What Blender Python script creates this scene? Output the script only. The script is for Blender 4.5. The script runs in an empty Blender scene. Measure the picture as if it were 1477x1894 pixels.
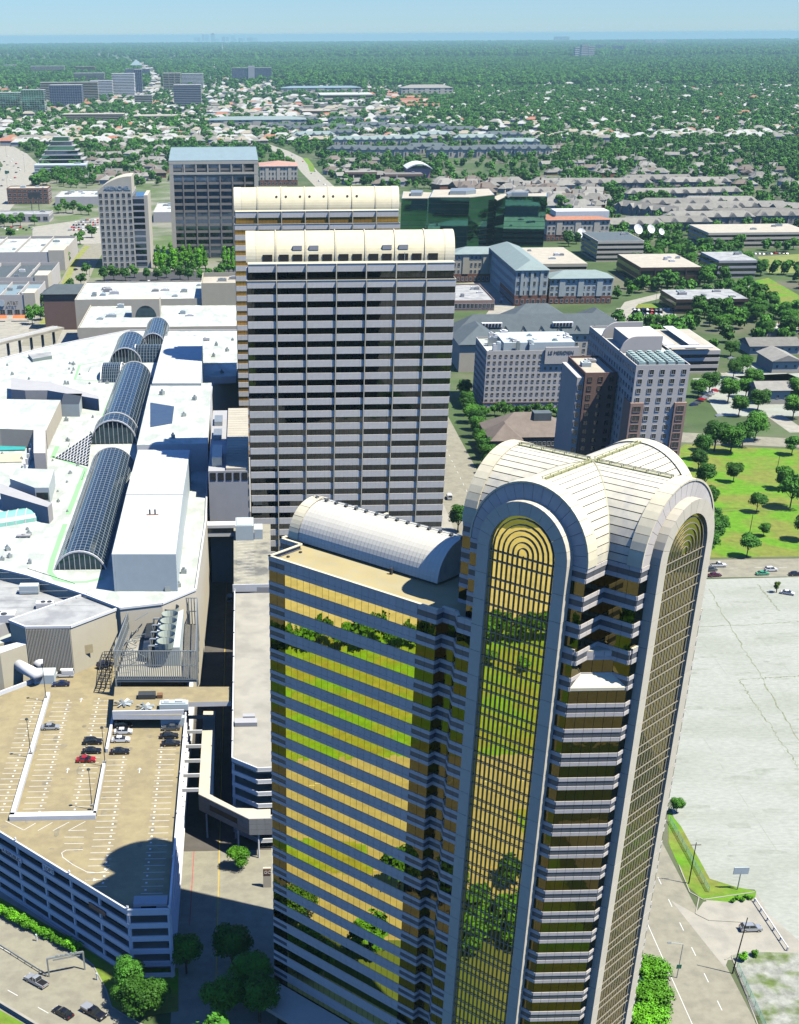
import bpy, bmesh, math, random
import numpy as np
from mathutils import Vector, Matrix
random.seed(7); rng = np.random.default_rng(7)
scene = bpy.context.scene
COL = scene.collection

# ---------------------------------------------------------------- camera
F, PX, PY, H = 2407.0, 531.0, 1549.0, 165.0          # focal length and principal point in photo pixels, camera height in metres
W_, H_ = 1477.0, 1894.0
RC = np.array([[0.9995668361887832, 0.019562551284022733, -0.021987418648084005],
               [-0.028983884847786637, 0.5247171820441227, -0.8507830588856394],
               [-0.005106310867581023, 0.8510518112635299, 0.5250568922834824]])
cam = bpy.data.cameras.new('camera'); camo = bpy.data.objects.new('camera', cam); COL.objects.link(camo)
cam.sensor_fit = 'HORIZONTAL'; cam.sensor_width = 36.0; cam.lens = F / W_ * 36.0
cam.shift_x = (W_ / 2 - PX) / W_; cam.shift_y = (PY - H_ / 2) / W_
cam.clip_start = 1.0; cam.clip_end = 120000.0
camo.matrix_world = Matrix([list(RC[0]) + [0], list(RC[1]) + [0], list(RC[2]) + [H], [0, 0, 0, 1]])
scene.camera = camo

# ---------------------------------------------------------------- light
SUN = Vector((0.50, -0.22, 1.0)).normalized()       # towards the sun
world = bpy.data.worlds.new('World'); scene.world = world; world.use_nodes = True
wn = world.node_tree; wn.nodes.clear()
sky = wn.nodes.new('ShaderNodeTexSky'); sky.sky_type = 'NISHITA'; sky.sun_disc = False
sky.sun_elevation = math.asin(SUN.z); sky.sun_rotation = math.atan2(SUN.x, SUN.y)
sky.air_density = 1.0; sky.dust_density = 0.0; sky.ozone_density = 3.0
tint = wn.nodes.new('ShaderNodeMix'); tint.data_type = 'RGBA'; tint.blend_type = 'MULTIPLY'; tint.inputs[0].default_value = 1.0
tint.inputs[7].default_value = (0.63, 0.98, 1.55, 1)
bg = wn.nodes.new('ShaderNodeBackground'); bg.inputs[1].default_value = 0.061
wo = wn.nodes.new('ShaderNodeOutputWorld')
wn.links.new(sky.outputs[0], tint.inputs[6]); wn.links.new(tint.outputs[2], bg.inputs[0]); wn.links.new(bg.outputs[0], wo.inputs[0])
sl = bpy.data.lights.new('sun', 'SUN'); sl.energy = 4.7; sl.angle = math.radians(0.53); sl.color = (1.0, 0.945, 0.80)
so = bpy.data.objects.new('sun', sl); COL.objects.link(so); so.rotation_euler = SUN.to_track_quat('Z', 'Y').to_euler()
so.location = (0, 300, 400)
vs = scene.view_settings; vs.view_transform = 'Standard'; vs.look = 'None'; vs.exposure = 0.6; vs.gamma = 1.0; vs.use_curve_mapping = False
scene.cycles.max_bounces = 7; scene.cycles.diffuse_bounces = 0; scene.cycles.glossy_bounces = 4; scene.cycles.transmission_bounces = 4
scene.cycles.volume_bounces = 0; scene.cycles.caustics_reflective = False; scene.cycles.caustics_refractive = False
scene.cycles.use_denoising = True

# ---------------------------------------------------------------- surveying: photo pixel + height -> place
def ray(px, py):
    v = RC @ np.array([px - PX, -(py - PY), -F]); return v / np.linalg.norm(v)
def at(px, py, z=0.0):
    w = ray(px, py); t = (z - H) / w[2]; return Vector((w[0] * t, w[1] * t, z))
def aty(px, py, Y):
    w = ray(px, py); t = Y / w[1]; return Vector((w[0] * t, Y, H + w[2] * t))
def bb(pl, pr, ptop, pbase):
    """x0, x1, y, height of an upright face from its left, right, top and foot in the photo"""
    Y = at((pl + pr) / 2, pbase).y
    return aty(pl, ptop, Y).x, aty(pr, ptop, Y).x, Y, aty((pl + pr) / 2, ptop, Y).z
def bz(pl, pr, ptop, z):
    Y = at((pl + pr) / 2, ptop, z).y
    return aty(pl, ptop, Y).x, aty(pr, ptop, Y).x, Y, z

# ---------------------------------------------------------------- materials
MATS = {}
def M(name, rgb, rough=0.8, var=0.12, scale=0.3, metal=0.0, bump=0.0, bscale=None, spec=0.4, obj=0.0, rgb2=None, scale2=None, amt2=0.35, stretch=None, spec_tint=None):
    if name in MATS: return MATS[name]
    m = bpy.data.materials.new(name); m.use_nodes = True; MATS[name] = m
    t = m.node_tree; b = t.nodes['Principled BSDF']; L = t.links.new
    b.inputs['Roughness'].default_value = rough; b.inputs['Metallic'].default_value = metal
    b.inputs['Specular IOR Level'].default_value = spec
    tc = t.nodes.new('ShaderNodeTexCoord'); src = tc.outputs['Object']
    if stretch:
        mp = t.nodes.new('ShaderNodeMapping'); mp.inputs['Scale'].default_value = stretch; L(src, mp.inputs[0]); src = mp.outputs[0]
    nz = t.nodes.new('ShaderNodeTexNoise'); nz.inputs['Scale'].default_value = scale; nz.inputs['Detail'].default_value = 6; nz.inputs['Roughness'].default_value = 0.65
    L(src, nz.inputs['Vector'])
    mr = t.nodes.new('ShaderNodeMapRange'); mr.inputs[1].default_value = 0.3; mr.inputs[2].default_value = 0.7
    mr.inputs[3].default_value = 1 - var; mr.inputs[4].default_value = 1 + var; L(nz.outputs[0], mr.inputs[0])
    fac = mr.outputs[0]
    if obj:
        oi = t.nodes.new('ShaderNodeObjectInfo'); m2 = t.nodes.new('ShaderNodeMapRange')
        m2.inputs[3].default_value = 1 - obj; m2.inputs[4].default_value = 1 + obj; L(oi.outputs['Random'], m2.inputs[0])
        mu = t.nodes.new('ShaderNodeMath'); mu.operation = 'MULTIPLY'; L(fac, mu.inputs[0]); L(m2.outputs[0], mu.inputs[1]); fac = mu.outputs[0]
    base = t.nodes.new('ShaderNodeRGB'); base.outputs[0].default_value = (*rgb, 1); col = base.outputs[0]
    if rgb2:
        n2 = t.nodes.new('ShaderNodeTexNoise'); n2.inputs['Scale'].default_value = scale2 or scale * 0.2; n2.inputs['Detail'].default_value = 8; L(src, n2.inputs['Vector'])
        r2 = t.nodes.new('ShaderNodeMapRange'); r2.inputs[1].default_value = 0.62 - amt2 * 0.4; r2.inputs[2].default_value = 0.72 - amt2 * 0.25; L(n2.outputs[0], r2.inputs[0])
        mx = t.nodes.new('ShaderNodeMix'); mx.data_type = 'RGBA'; L(r2.outputs[0], mx.inputs[0]); L(col, mx.inputs[6]); mx.inputs[7].default_value = (*rgb2, 1); col = mx.outputs[2]
    vm = t.nodes.new('ShaderNodeVectorMath'); vm.operation = 'SCALE'; L(col, vm.inputs[0]); L(fac, vm.inputs['Scale']); L(vm.outputs[0], b.inputs['Base Color'])
    if bump:
        bp = t.nodes.new('ShaderNodeBump'); bp.inputs['Strength'].default_value = 1.0; bp.inputs['Distance'].default_value = bump
        bn = nz
        if bscale:
            bn = t.nodes.new('ShaderNodeTexNoise'); bn.inputs['Scale'].default_value = bscale; bn.inputs['Detail'].default_value = 2; L(src, bn.inputs['Vector'])
        L(bn.outputs[0], bp.inputs['Height']); L(bp.outputs[0], b.inputs['Normal'])
    return m
def leafmat(name, rgb, obj=0.38):
    m = M(name, rgb, 0.6, 0.35, 0.55, spec=0.25, obj=obj)
    b = m.node_tree.nodes['Principled BSDF']
    return m

# ---------------------------------------------------------------- mesh helpers
class MB:
    def __init__(s): s.v = []; s.f = []; s.m = []
    def quad(s, a, b, c, d, m=0):
        i = len(s.v); s.v += [tuple(a), tuple(b), tuple(c), tuple(d)]; s.f.append((i, i + 1, i + 2, i + 3)); s.m.append(m); return s
    def poly(s, pts, m=0):
        i = len(s.v); s.v += [tuple(p) for p in pts]; s.f.append(tuple(range(i, i + len(pts)))); s.m.append(m); return s
    def box(s, x0, x1, y0, y1, z0, z1, m=0, top=None):
        i = len(s.v)
        s.v += [(x0, y0, z0), (x1, y0, z0), (x1, y1, z0), (x0, y1, z0), (x0, y0, z1), (x1, y0, z1), (x1, y1, z1), (x0, y1, z1)]
        for q in ((0, 3, 2, 1), (4, 5, 6, 7), (0, 1, 5, 4), (1, 2, 6, 5), (2, 3, 7, 6), (3, 0, 4, 7)):
            s.f.append(tuple(i + k for k in q)); s.m.append(m)
        if top is not None: s.m[-5] = top
        return s
    def prism(s, pts, z0, z1, m=0, top=None, bottom=True):
        n = len(pts); area = sum(pts[k][0] * pts[(k + 1) % n][1] - pts[(k + 1) % n][0] * pts[k][1] for k in range(n))
        if area < 0: pts = list(pts)[::-1]
        i = len(s.v)
        s.v += [(p[0], p[1], z0) for p in pts] + [(p[0], p[1], z1) for p in pts]
        for k in range(n):
            j = (k + 1) % n; s.f.append((i + k, i + j, i + n + j, i + n + k)); s.m.append(m)
        s.f.append(tuple(range(i + n, i + 2 * n))); s.m.append(m if top is None else top)
        if bottom: s.f.append(tuple(range(i + n - 1, i - 1, -1))); s.m.append(m)
        return s
    def bar(s, p, q, w=0.1, h=None, m=0):
        """square bar from p to q"""
        p = Vector(p); q = Vector(q); d = q - p
        if d.length < 1e-6: return s
        d.normalize(); u = d.cross(Vector((0, 0, 1)))
        if u.length < 1e-4: u = Vector((1, 0, 0))
        u.normalize(); v = u.cross(d).normalized(); h = h or w; u *= w / 2; v *= h / 2
        i = len(s.v)
        for c in (p, q): s.v += [tuple(c - u - v), tuple(c + u - v), tuple(c + u + v), tuple(c - u + v)]
        for f in ((3, 2, 1, 0), (4, 5, 6, 7), (0, 1, 5, 4), (1, 2, 6, 5), (2, 3, 7, 6), (3, 0, 4, 7)): s.f.append(tuple(i + k for k in f)); s.m.append(m)
        return s
    def tube(s, p, q, r0, r1=None, n=8, m=0, cap=True):
        p = Vector(p); q = Vector(q); d = (q - p).normalized(); r1 = r0 if r1 is None else r1
        u = d.cross(Vector((0, 0, 1)));
        if u.length < 1e-4: u = Vector((1, 0, 0))
        u.normalize(); v = d.cross(u); i = len(s.v)
        for c, r in ((p, r0), (q, r1)):
            for k in range(n):
                a = 2 * math.pi * k / n; s.v.append(tuple(c + u * (r * math.cos(a)) + v * (r * math.sin(a))))
        for k in range(n):
            j = (k + 1) % n; s.f.append((i + k, i + j, i + n + j, i + n + k)); s.m.append(m)
        if cap: s.f.append(tuple(range(i + n - 1, i - 1, -1))); s.m.append(m); s.f.append(tuple(range(i + n, i + 2 * n))); s.m.append(m)
        return s
    def mesh(s, name, mats):
        me = bpy.data.meshes.new(name); me.from_pydata(s.v, [], s.f)
        for mt in (mats if isinstance(mats, (list, tuple)) else [mats]): me.materials.append(mt)
        if any(s.m): me.polygons.foreach_set('material_index', s.m)
        me.update(); return me
    def build(s, name, mats, parent=None, smooth=False, loc=None, rotz=0.0):
        me = s.mesh(name, mats)
        if smooth: me.polygons.foreach_set('use_smooth', [True] * len(me.polygons))
        return ob(name, me, parent, loc, rotz)
def ob(name, me, parent=None, loc=None, rotz=0.0, scale=None):
    o = bpy.data.objects.new(name, me); COL.objects.link(o)
    if parent is not None: o.parent = parent
    if loc is not None: o.location = loc
    if rotz: o.rotation_euler = (0, 0, rotz)
    if scale is not None: o.scale = scale if isinstance(scale, (tuple, list)) else (scale,) * 3
    return o
def tag(o, label=None, cat=None, group=None, kind=None):
    if label: o['label'] = label
    if cat: o['category'] = cat
    if group: o['group'] = group
    if kind: o['kind'] = kind
    return o
def thing(name, label, cat, loc=(0, 0, 0), rotz=0.0, group=None):
    o = bpy.data.objects.new(name, None); COL.objects.link(o); o.location = loc; o.rotation_euler = (0, 0, rotz); o.empty_display_size = 0.5
    return tag(o, label, cat, group)
def struct(name, mb, mat, z=0, smooth=False):
    o = mb.build(name, mat, None, smooth); o['kind'] = 'structure'; return o
FOOT = []       # footprints (x0, x1, y0, y1) kept clear of trees
def foot(x0, x1, y0, y1, pad=1.0): FOOT.append((min(x0, x1) - pad, max(x0, x1) + pad, min(y0, y1) - pad, max(y0, y1) + pad))
def boxmesh(name, w, d, h, mat, cz=0.0):
    return MB().box(-w / 2, w / 2, -d / 2, d / 2, cz - h / 2, cz + h / 2).mesh(name, mat)

# palette (real-world base colours)
STONE = M('granite_panel', (0.64, 0.595, 0.56), 0.55, 0.06, 0.8, obj=0.05)
STONE_L = M('pale_granite', (0.64, 0.59, 0.48), 0.6, 0.05, 0.8, obj=0.04)
STONE_D = M('dark_granite', (0.12, 0.13, 0.15), 0.4, 0.1, 0.8)
COPING = M('cream_coping', (0.74, 0.68, 0.50), 0.6, 0.08, 0.6, obj=0.04)
GOLD = M('gold_mirror_glass', (0.92, 0.74, 0.22), 0.012, 0.03, 0.2, metal=1.0, bump=0.004, bscale=0.35)
BRONZE = M('bronze_mirror_glass', (0.10, 0.085, 0.035), 0.02, 0.05, 0.2, metal=1.0, bump=0.010, bscale=0.5)
DARKGL = M('dark_mirror_glass', (0.05, 0.053, 0.058), 0.03, 0.25, 0.25, obj=0.5, metal=1.0, bump=0.008, bscale=0.4)
AMBER = M('amber_mirror_glass', (0.62, 0.34, 0.07), 0.12, 0.1, 0.4, metal=0.45, bump=0.01, bscale=0.4)
GREENGL = M('green_mirror_glass', (0.10, 0.26, 0.20), 0.03, 0.15, 0.15, metal=1.0, bump=0.01, bscale=0.2)
BLUEGL = M('blue_mirror_glass', (0.10, 0.14, 0.22), 0.05, 0.15, 0.15, metal=1.0, bump=0.01, bscale=0.2)
WINGL = M('window_glass', (0.025, 0.03, 0.035), 0.05, 0.2, 0.5, spec=0.6)
FRAME = M('bronze_mullion', (0.03, 0.028, 0.025), 0.5, 0.05, 1.0)
BARM = M('bronze_glazing_bar', (0.30, 0.275, 0.22), 0.45, 0.05, 1.0)
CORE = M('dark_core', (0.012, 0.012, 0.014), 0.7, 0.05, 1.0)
VAULT = M("white_metal_roof", (0.76, 0.71, 0.56), 0.5, 0.10, 0.7, obj=0.06, rgb2=(0.64, 0.61, 0.52), scale2=0.5, amt2=0.4)
MEMB = M('tan_roof_membrane', (0.46, 0.385, 0.20), 0.9, 0.10, 0.25, rgb2=(0.41, 0.36, 0.21), scale2=0.5, amt2=0.5)
WHITE = M('white_roof_membrane', (0.63, 0.67, 0.61), 0.7, 0.06, 0.3, rgb2=(0.46, 0.50, 0.46), scale2=0.2, amt2=0.45, stretch=(1.0, 0.45, 1.0))
WHITEP = M('white_paint', (0.78, 0.79, 0.80), 0.6, 0.05, 0.4)
GREYROOF = M('grey_gravel_roof', (0.42, 0.43, 0.43), 0.9, 0.12, 0.2, rgb2=(0.30, 0.31, 0.32), scale2=0.15, amt2=0.4)
TANROOF = M('tan_gravel_roof', (0.50, 0.46, 0.38), 0.9, 0.12, 0.15)
CONC = M('concrete', (0.40, 0.38, 0.32), 0.9, 0.10, 0.15, rgb2=(0.34, 0.325, 0.28), scale2=0.2, amt2=0.4, bump=0.01)
CONCD = M('stained_concrete', (0.36, 0.345, 0.28), 0.9, 0.14, 0.4, rgb2=(0.17, 0.17, 0.16), scale2=0.16, amt2=0.28)
GDECK = M('parking_deck_concrete', (0.36, 0.30, 0.17), 0.9, 0.10, 0.5, rgb2=(0.305, 0.255, 0.15), scale2=0.22, amt2=0.5, bump=0.01)
LOT = M('bleached_asphalt', (0.385, 0.405, 0.36), 0.95, 0.14, 1.2, rgb2=(0.34, 0.36, 0.31), scale2=0.07, amt2=0.42, stretch=(0.45, 1.0, 1.0), bump=0.01)
ROAD = M('road_concrete', (0.31, 0.295, 0.225), 0.9, 0.10, 0.6, rgb2=(0.27, 0.255, 0.20), scale2=0.25, amt2=0.45)
ASPH = M('asphalt', (0.075, 0.075, 0.08), 0.9, 0.15, 0.2)
GRASS = M('grass', (0.12, 0.29, 0.010), 0.95, 0.25, 0.35, rgb2=(0.20, 0.23, 0.04), scale2=0.06, amt2=0.55, bump=0.05, bscale=2.0)
TANW = M('tan_stucco', (0.58, 0.53, 0.40), 0.9, 0.05, 0.2)
CREAMW = M('cream_wall', (0.62, 0.57, 0.46), 0.85, 0.05, 0.2)
GREYW = M('grey_wall', (0.44, 0.44, 0.45), 0.85, 0.06, 0.2)
WARMW = M('warm_grey_stucco', (0.62, 0.585, 0.54), 0.85, 0.04, 0.2)
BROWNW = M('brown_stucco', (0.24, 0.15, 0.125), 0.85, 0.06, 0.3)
PINKW = M('rose_stucco', (0.42, 0.28, 0.22), 0.85, 0.06, 0.3)
DBROWN = M('dark_brown_cladding', (0.07, 0.045, 0.035), 0.6, 0.1, 0.3)
BRICK = M('red_brick', (0.25, 0.11, 0.07), 0.9, 0.15, 0.6)
PALEBL = M('pale_metal_siding', (0.58, 0.66, 0.68), 0.5, 0.05, 0.3)
STEEL = M('galvanised_steel', (0.42, 0.46, 0.47), 0.4, 0.1, 0.8, metal=0.5)
STEELD = M('dark_steel', (0.06, 0.065, 0.07), 0.5, 0.1, 0.8)
SLATE = M('slate_shingle', (0.105, 0.13, 0.145), 0.85, 0.12, 0.3, obj=0.12)
GREENRF = M('green_metal_roof', (0.27, 0.34, 0.33), 0.6, 0.08, 0.2)
BLUERF = M('blue_grey_metal_roof', (0.25, 0.34, 0.38), 0.5, 0.06, 0.2)
REDTILE = M('clay_tile', (0.42, 0.19, 0.12), 0.9, 0.15, 0.5, obj=0.1)
SHINGLE = M('grey_brown_shingle', (0.27, 0.26, 0.235), 0.9, 0.15, 0.3, obj=0.22)
SHINGLEB = M('brown_shingle', (0.20, 0.165, 0.14), 0.9, 0.15, 0.3, obj=0.12)
TYRE = M('rubber', (0.015, 0.015, 0.015), 0.9, 0.05, 1.0)
RIM = M('alloy', (0.5, 0.5, 0.52), 0.3, 0.05, 1.0, metal=0.8)
LINE = M('white_line_paint', (0.74, 0.75, 0.72), 0.8, 0.12, 0.8)
YLINE = M('yellow_line_paint', (0.60, 0.42, 0.05), 0.8, 0.12, 0.8)
RLINE = M('red_kerb_paint', (0.50, 0.10, 0.09), 0.8, 0.12, 0.8)
BARK = M('bark', (0.10, 0.075, 0.05), 0.95, 0.2, 1.0)
MARKG = M('green_walkway_coating', (0.30, 0.62, 0.30), 0.8, 0.05, 0.3)
# ================================================================ front tower with crossing vaults
S2 = math.sqrt(0.5)
CA, CB = -95.5, 163.9
TC = Vector((S2 * (CA + CB), S2 * (CB - CA), 0))
tower = thing('vaulted_office_tower', 'tall office tower in front with crossing white barrel vaults and gold mirror glass', 'tower', TC, -math.pi / 4)
ZG0, PITCH, GH = 89.7, 4.0, 1.9        # top of first glass row, storey height, glass height
ZS, RV, LA = 103.8, 9.6, 14.8          # vault springing, outer radius, arm length
counts = {}
STUFF = {}
_mc = {}
def piece(name, key, maker, mats, parent, loc, rotz, cap=300):
    """an own object for the first `cap` pieces of a kind, the rest joined"""
    k = (parent.name, name); counts[k] = counts.get(k, 0) + 1
    if counts[k] <= cap:
        if key not in _mc: _mc[key] = maker().mesh(name, mats)
        o = ob(name, _mc[key], parent, loc, rotz)
        if name == 'window_pane': o.rotation_euler = (random.uniform(-.0035, .0035), 0, rotz + random.uniform(-.0035, .0035))
        return o
    mb = maker(); sk = (parent, name, mats.name if not isinstance(mats, list) else mats[0].name)
    if sk not in STUFF: STUFF[sk] = (MB(), mats)
    tgt = STUFF[sk][0]; c, s_ = math.cos(rotz), math.sin(rotz); i = len(tgt.v)
    tgt.v += [(v[0] * c - v[1] * s_ + loc[0], v[0] * s_ + v[1] * c + loc[1], v[2] + loc[2]) for v in mb.v]
    tgt.f += [tuple(i + q for q in f) for f in mb.f]; tgt.m += mb.m
def flush_stuff():
    for (par, name, _), (mb, mats) in STUFF.items():
        tag(mb.build(name + '_field', mats, par), kind='stuff')
    STUFF.clear()
def pane_mb(w, h): return MB().box(0.03, w - 0.03, 0.0, 0.05, 0, h)
def span_c(w, h):
    g = 0.02; return MB().box(g, w - g, -0.10, 0.05, 0.02, h * 0.36 - 0.02).box(g, w - g, -0.10, 0.05, h * 0.36 + 0.02, h - 0.02)
def span_s(w, h):
    g = 0.02; mb = MB(); a, b = h * 0.30, h * 0.70
    mb.box(g, w - g, -0.10, 0.05, 0.02, a, 0); mb.box(g, w - g, -0.03, 0.05, a, b, 1); mb.box(g, w - g, -0.10, 0.05, b, h - 0.02, 0); return mb
def facade(p0, p1, n, k0, k1, style, glass, parent=tower, ztop0=None):
    """rows k0..k1 of glass panes over spandrels along p0->p1; outside is to the right of the direction of travel"""
    d = Vector((p1[0] - p0[0], p1[1] - p0[1])); L = d.length; d.normalize(); rz = math.atan2(d.y, d.x); w = L / n
    wk = round(w, 2)
    for k in range(k0, k1 + 1):
        zt = ZG0 - PITCH * k
        for i in range(n):
            x, y = p0[0] + d.x * w * i, p0[1] + d.y * w * i
            piece('window_pane', ('p', wk, glass.name), lambda: pane_mb(w, GH), glass, parent, (x, y, zt - GH), rz)
            mk = span_c if style == 'c' else span_s
            h = PITCH - GH
            piece('spandrel_panel', ('s', wk, style), lambda: mk(w, h), [STONE, STONE_D], parent, (x, y, zt - PITCH), rz)
def top_band(p0, p1, n, z0, z1, style, parent=tower):
    d = Vector((p1[0] - p0[0], p1[1] - p0[1])); L = d.length; d.normalize(); rz = math.atan2(d.y, d.x); w = L / n
    mk = span_c if style == 'c' else span_s
    for i in range(n):
        mb = mk(w, z1 - z0); mb.build('parapet_panel', [STONE, STONE_D], parent, loc=(p0[0] + d.x * w * i, p0[1] + d.y * w * i, z0), rotz=rz)
KB = 22
# (start, end, panes, style, glass) along the visible walls, wing west end to east arm
WF = -16.05
segs = [((-53.4, 6.6), (-53.4, -8.4), 6, 's', BRONZE), ((-53.4, -8.4), (-48.7, -8.4), 3, 's', BRONZE), ((-48.7, -8.4), (-48.7, WF), 4, 's', BRONZE),
        ((-48.7, WF), (-45.1, WF), 2, 's', BRONZE), ((-45.1, WF), (-17.5, WF), 20, 'c', GOLD), ((-17.5, WF), (-13.86, WF), 2, 's', BRONZE),
        ((-13.86, WF), (-13.86, -14.6), 1, 's', BRONZE), ((-13.86, -14.6), (-11.5, -14.6), 2, 's', BRONZE),
        ((-11.5, -14.6), (-9.9, -16.2), 1, 's', BRONZE), ((-9.9, -16.2), (-7.4, -16.2), 2, 's', BRONZE),
        ((7.4, -15.0), (9.2, -15.0), 1, 's', BRONZE)]
segs = sorted(segs, key=lambda q: -q[2])
for p0, p1, n, st, gl in segs:
    facade(p0, p1, n, 0, KB - 1, st, gl); top_band(p0, p1, n, ZG0, 92.0, st)
facade((9.2, -15.0), (15.0, -9.2), 6, 1, KB - 1, 's', BRONZE)
facade((15.0, -9.2), (15.0, -7.4), 1, 0, KB - 1, 's', BRONZE); top_band((15.0, -9.2), (15.0, -7.4), 1, ZG0, 92.0, 's')
facade((15.0, 7.4), (15.0, 10.4), 2, 0, KB - 1, 's', BRONZE); top_band((15.0, 7.4), (15.0, 10.4), 2, ZG0, 92.0, 's')
facade((15.0, 10.4), (10.4, 15.0), 6, 0, KB - 1, 's', BRONZE); top_band((15.0, 10.4), (10.4, 15.0), 6, ZG0, 92.0, 's')
# set-back top storey between the arms
facade((9.2, -12.4), (12.4, -9.2), 3, 0, 0, 'c', BRONZE); top_band((9.2, -12.4), (12.4, -9.2), 3, ZG0, 91.0, 'c')
top_band((9.2, -15.0), (9.2, -12.4), 1, ZG0, 92.0, 's'); top_band((12.4, -9.2), (15.0, -9.2), 1, ZG0, 92.0, 's')
facade((9.2, -15.0), (9.2, -12.4), 1, 0, 0, 's', BRONZE); facade((12.4, -9.2), (15.0, -9.2), 1, 0, 0, 's', BRONZE)
# upper arms: three storeys over the ledge
up = [((7.4, -LA), (RV, -LA), 1), ((RV, -LA), (RV, -RV), 3), ((RV, -RV), (LA, -RV), 3), ((LA, -RV), (LA, -7.4), 1), ((LA, 7.4), (LA, RV), 1), ((LA, RV), (RV, RV), 3),
      ((-RV, -LA), (-7.4, -LA), 1), ((-RV, -RV), (-RV, -LA), 3), ((-LA, -RV), (-RV, -RV), 3), ((-LA, 7.4), (-LA, -RV), 9)]
for p0, p1, n in up:
    facade(p0, p1, n, -3, -1, 's', BRONZE); top_band(p0, p1, n, ZG0 + 12.0, ZS, 's')
# solid body behind the glass
core = MB(); e = 0.12
core.prism([(-53.4 + e, -8.4 + e), (-48.7 + e, -8.4 + e), (-48.7 + e, WF + e), (-13.86 - e, WF + e), (-13.86 - e, -14.6 + e), (-11.5 - .1, -14.6 + e), (-9.9, -16.2 + e + .1), (-5.6, -15.9), (-5.6, -15.2), (5.6, -15.2), (7.4, -14.9),
            (9.2 - .05, -15 + e), (9.2 - .05, -12.4 + .16), (12.4 - .16, -9.2 + .05), (15 - e, -9.2 + .05), (15 - e, -7.4), (15.2, -5.6), (15.2, 5.6), (15 - e, 7.4), (15 - e, 10.4 - .05), (10.4 - .05, 15 - e), (-9.6, 15 - e),
            (-9.6, 14.3), (-48.7 + e, 14.3), (-48.7 + e, 6.6 - e), (-53.4 + e, 6.6 - e)], 0.0, 91.0)
core.prism([(9.2 + .1, -15 + .16), (15 - .16, -9.2 - .1), (12.4, -9.2), (9.2, -12.4)], 0, 85.6)
core.build('building_core', CORE, tower)
ca = MB(); ca.box(-RV + e, RV - e, -LA + e, LA - e, 91.0, ZS); ca.box(-LA + e, -RV + e + .01, -RV + e, RV - e, 91.0, ZS); ca.box(RV - e - .01, LA - e, -RV + e, RV - e, 91.0, ZS)
ca.build('upper_core', CORE, tower)
# wing roof, ledges
rf = MB()
rf.prism([(-53.2, -8.2), (-48.5, -8.2), (-48.5, WF + .2), (-13.9, WF + .2), (-13.9, -14.4), (-11.4, -14.4), (-9.8, -15.9), (-9.7, 14.2), (-48.5, 14.2), (-48.5, 6.4), (-53.2, 6.4)], 91.02, 91.25)
rf.build('wing_roof_deck', MEMB, tower)
def coping(pts, z, w=0.5, h=0.14, name='parapet_coping'):
    for a, b in zip(pts[:-1], pts[1:]):
        d = Vector((b[0] - a[0], b[1] - a[1])); L = d.length; d.normalize()
        mb = MB().box(-0.12, L + 0.12, -0.12, w - 0.12, 0, h); mb.build(name, COPING, tower, loc=(a[0], a[1], z), rotz=math.atan2(d.y, d.x))
coping([(-48.7, 14.3), (-48.7, 6.6), (-53.4, 6.6), (-53.4, -8.4), (-48.7, -8.4), (-48.7, WF), (-13.86, WF)], 92.0)
coping([(-13.86, -14.6), (-11.5, -14.6), (-9.9, -16.2), (-7.4, -16.2)], 92.01)
coping([(7.4, -15.0), (9.2, -15.0)], 92.0); coping([(15.0, -9.2), (15.0, -7.4)], 92.0); coping([(9.2, -15.0), (9.2, -12.4)], 92.02); coping([(12.4, -9.2), (15.0, -9.2)], 92.02)
coping([(15.0, 7.4), (15.0, 10.4), (10.4, 15.0)], 92.0)
MB().prism([(9.25, -12.45), (12.45, -9.25), (9.62, -9.62)], 91.0, 91.12).build('upper_ledge', COPING, tower)
mb = MB(); o1, o2 = 0.12, 0.0
mb.poly([(9.1, -15.05, 85.75), (15.05, -9.1, 85.75), (15.05, -9.1, 86.2), (9.1, -15.05, 86.2)]); mb.poly([(9.1, -15.05, 86.2), (15.05, -9.1, 86.2), (12.35, -9.2, 87.7), (9.2, -12.35, 87.7)])
mb.build('lower_ledge', COPING, tower)
# vault skins: one strip of roofing per panel, cut at the groins
NS = 26
def vault_strips(Rv, zs, dirv, end, name='roof_panel'):
    """dirv: 'b-','b+','a-','a+' arm; strips run from the end ring to the groin"""
    for i in range(NS):
        t0, t1 = math.pi * i / NS + 0.007, math.pi * (i + 1) / NS - 0.007
        x0, z0, x1, z1 = Rv * math.cos(t0), Rv * math.sin(t0), Rv * math.cos(t1), Rv * math.sin(t1)
        pts = [(x0, end, z0), (x1, end, z1), (x1, abs(x1), z1), (x0, abs(x0), z0)]
        def mp(p):
            u, l, z = p
            return {'b-': (u, -l, z + zs), 'b+': (-u, l, z + zs), 'a-': (-l, -u, z + zs), 'a+': (l, u, z + zs)}[dirv]
        mb = MB().poly([mp(p) for p in pts][::-1]); inn = [mp((u * .992, l, z * .992)) for u, l, z in pts]
        P = [mp(p) for p in pts]
        for j in range(4): mb.quad(P[j], P[(j + 1) % 4], inn[(j + 1) % 4], inn[j])
        mb.build(name, VAULT, tower)
for dv in ('b-', 'b+', 'a-', 'a+'): vault_strips(RV, ZS, dv, LA - 2.1)
und = MB()
for ax in (0, 1):
    for i in range(32):
        t0, t1 = math.pi * i / 32, math.pi * (i + 1) / 32; r = RV - 0.09
        q = [(r * math.cos(t0), -LA + .3, ZS + r * math.sin(t0)), (r * math.cos(t1), -LA + .3, ZS + r * math.sin(t1)), (r * math.cos(t1), LA - .3, ZS + r * math.sin(t1)), (r * math.cos(t0), LA - .3, ZS + r * math.sin(t0))]
        und.poly([(p[0], p[1], p[2]) if ax == 0 else (p[1], -p[0], p[2]) for p in q])
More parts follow.
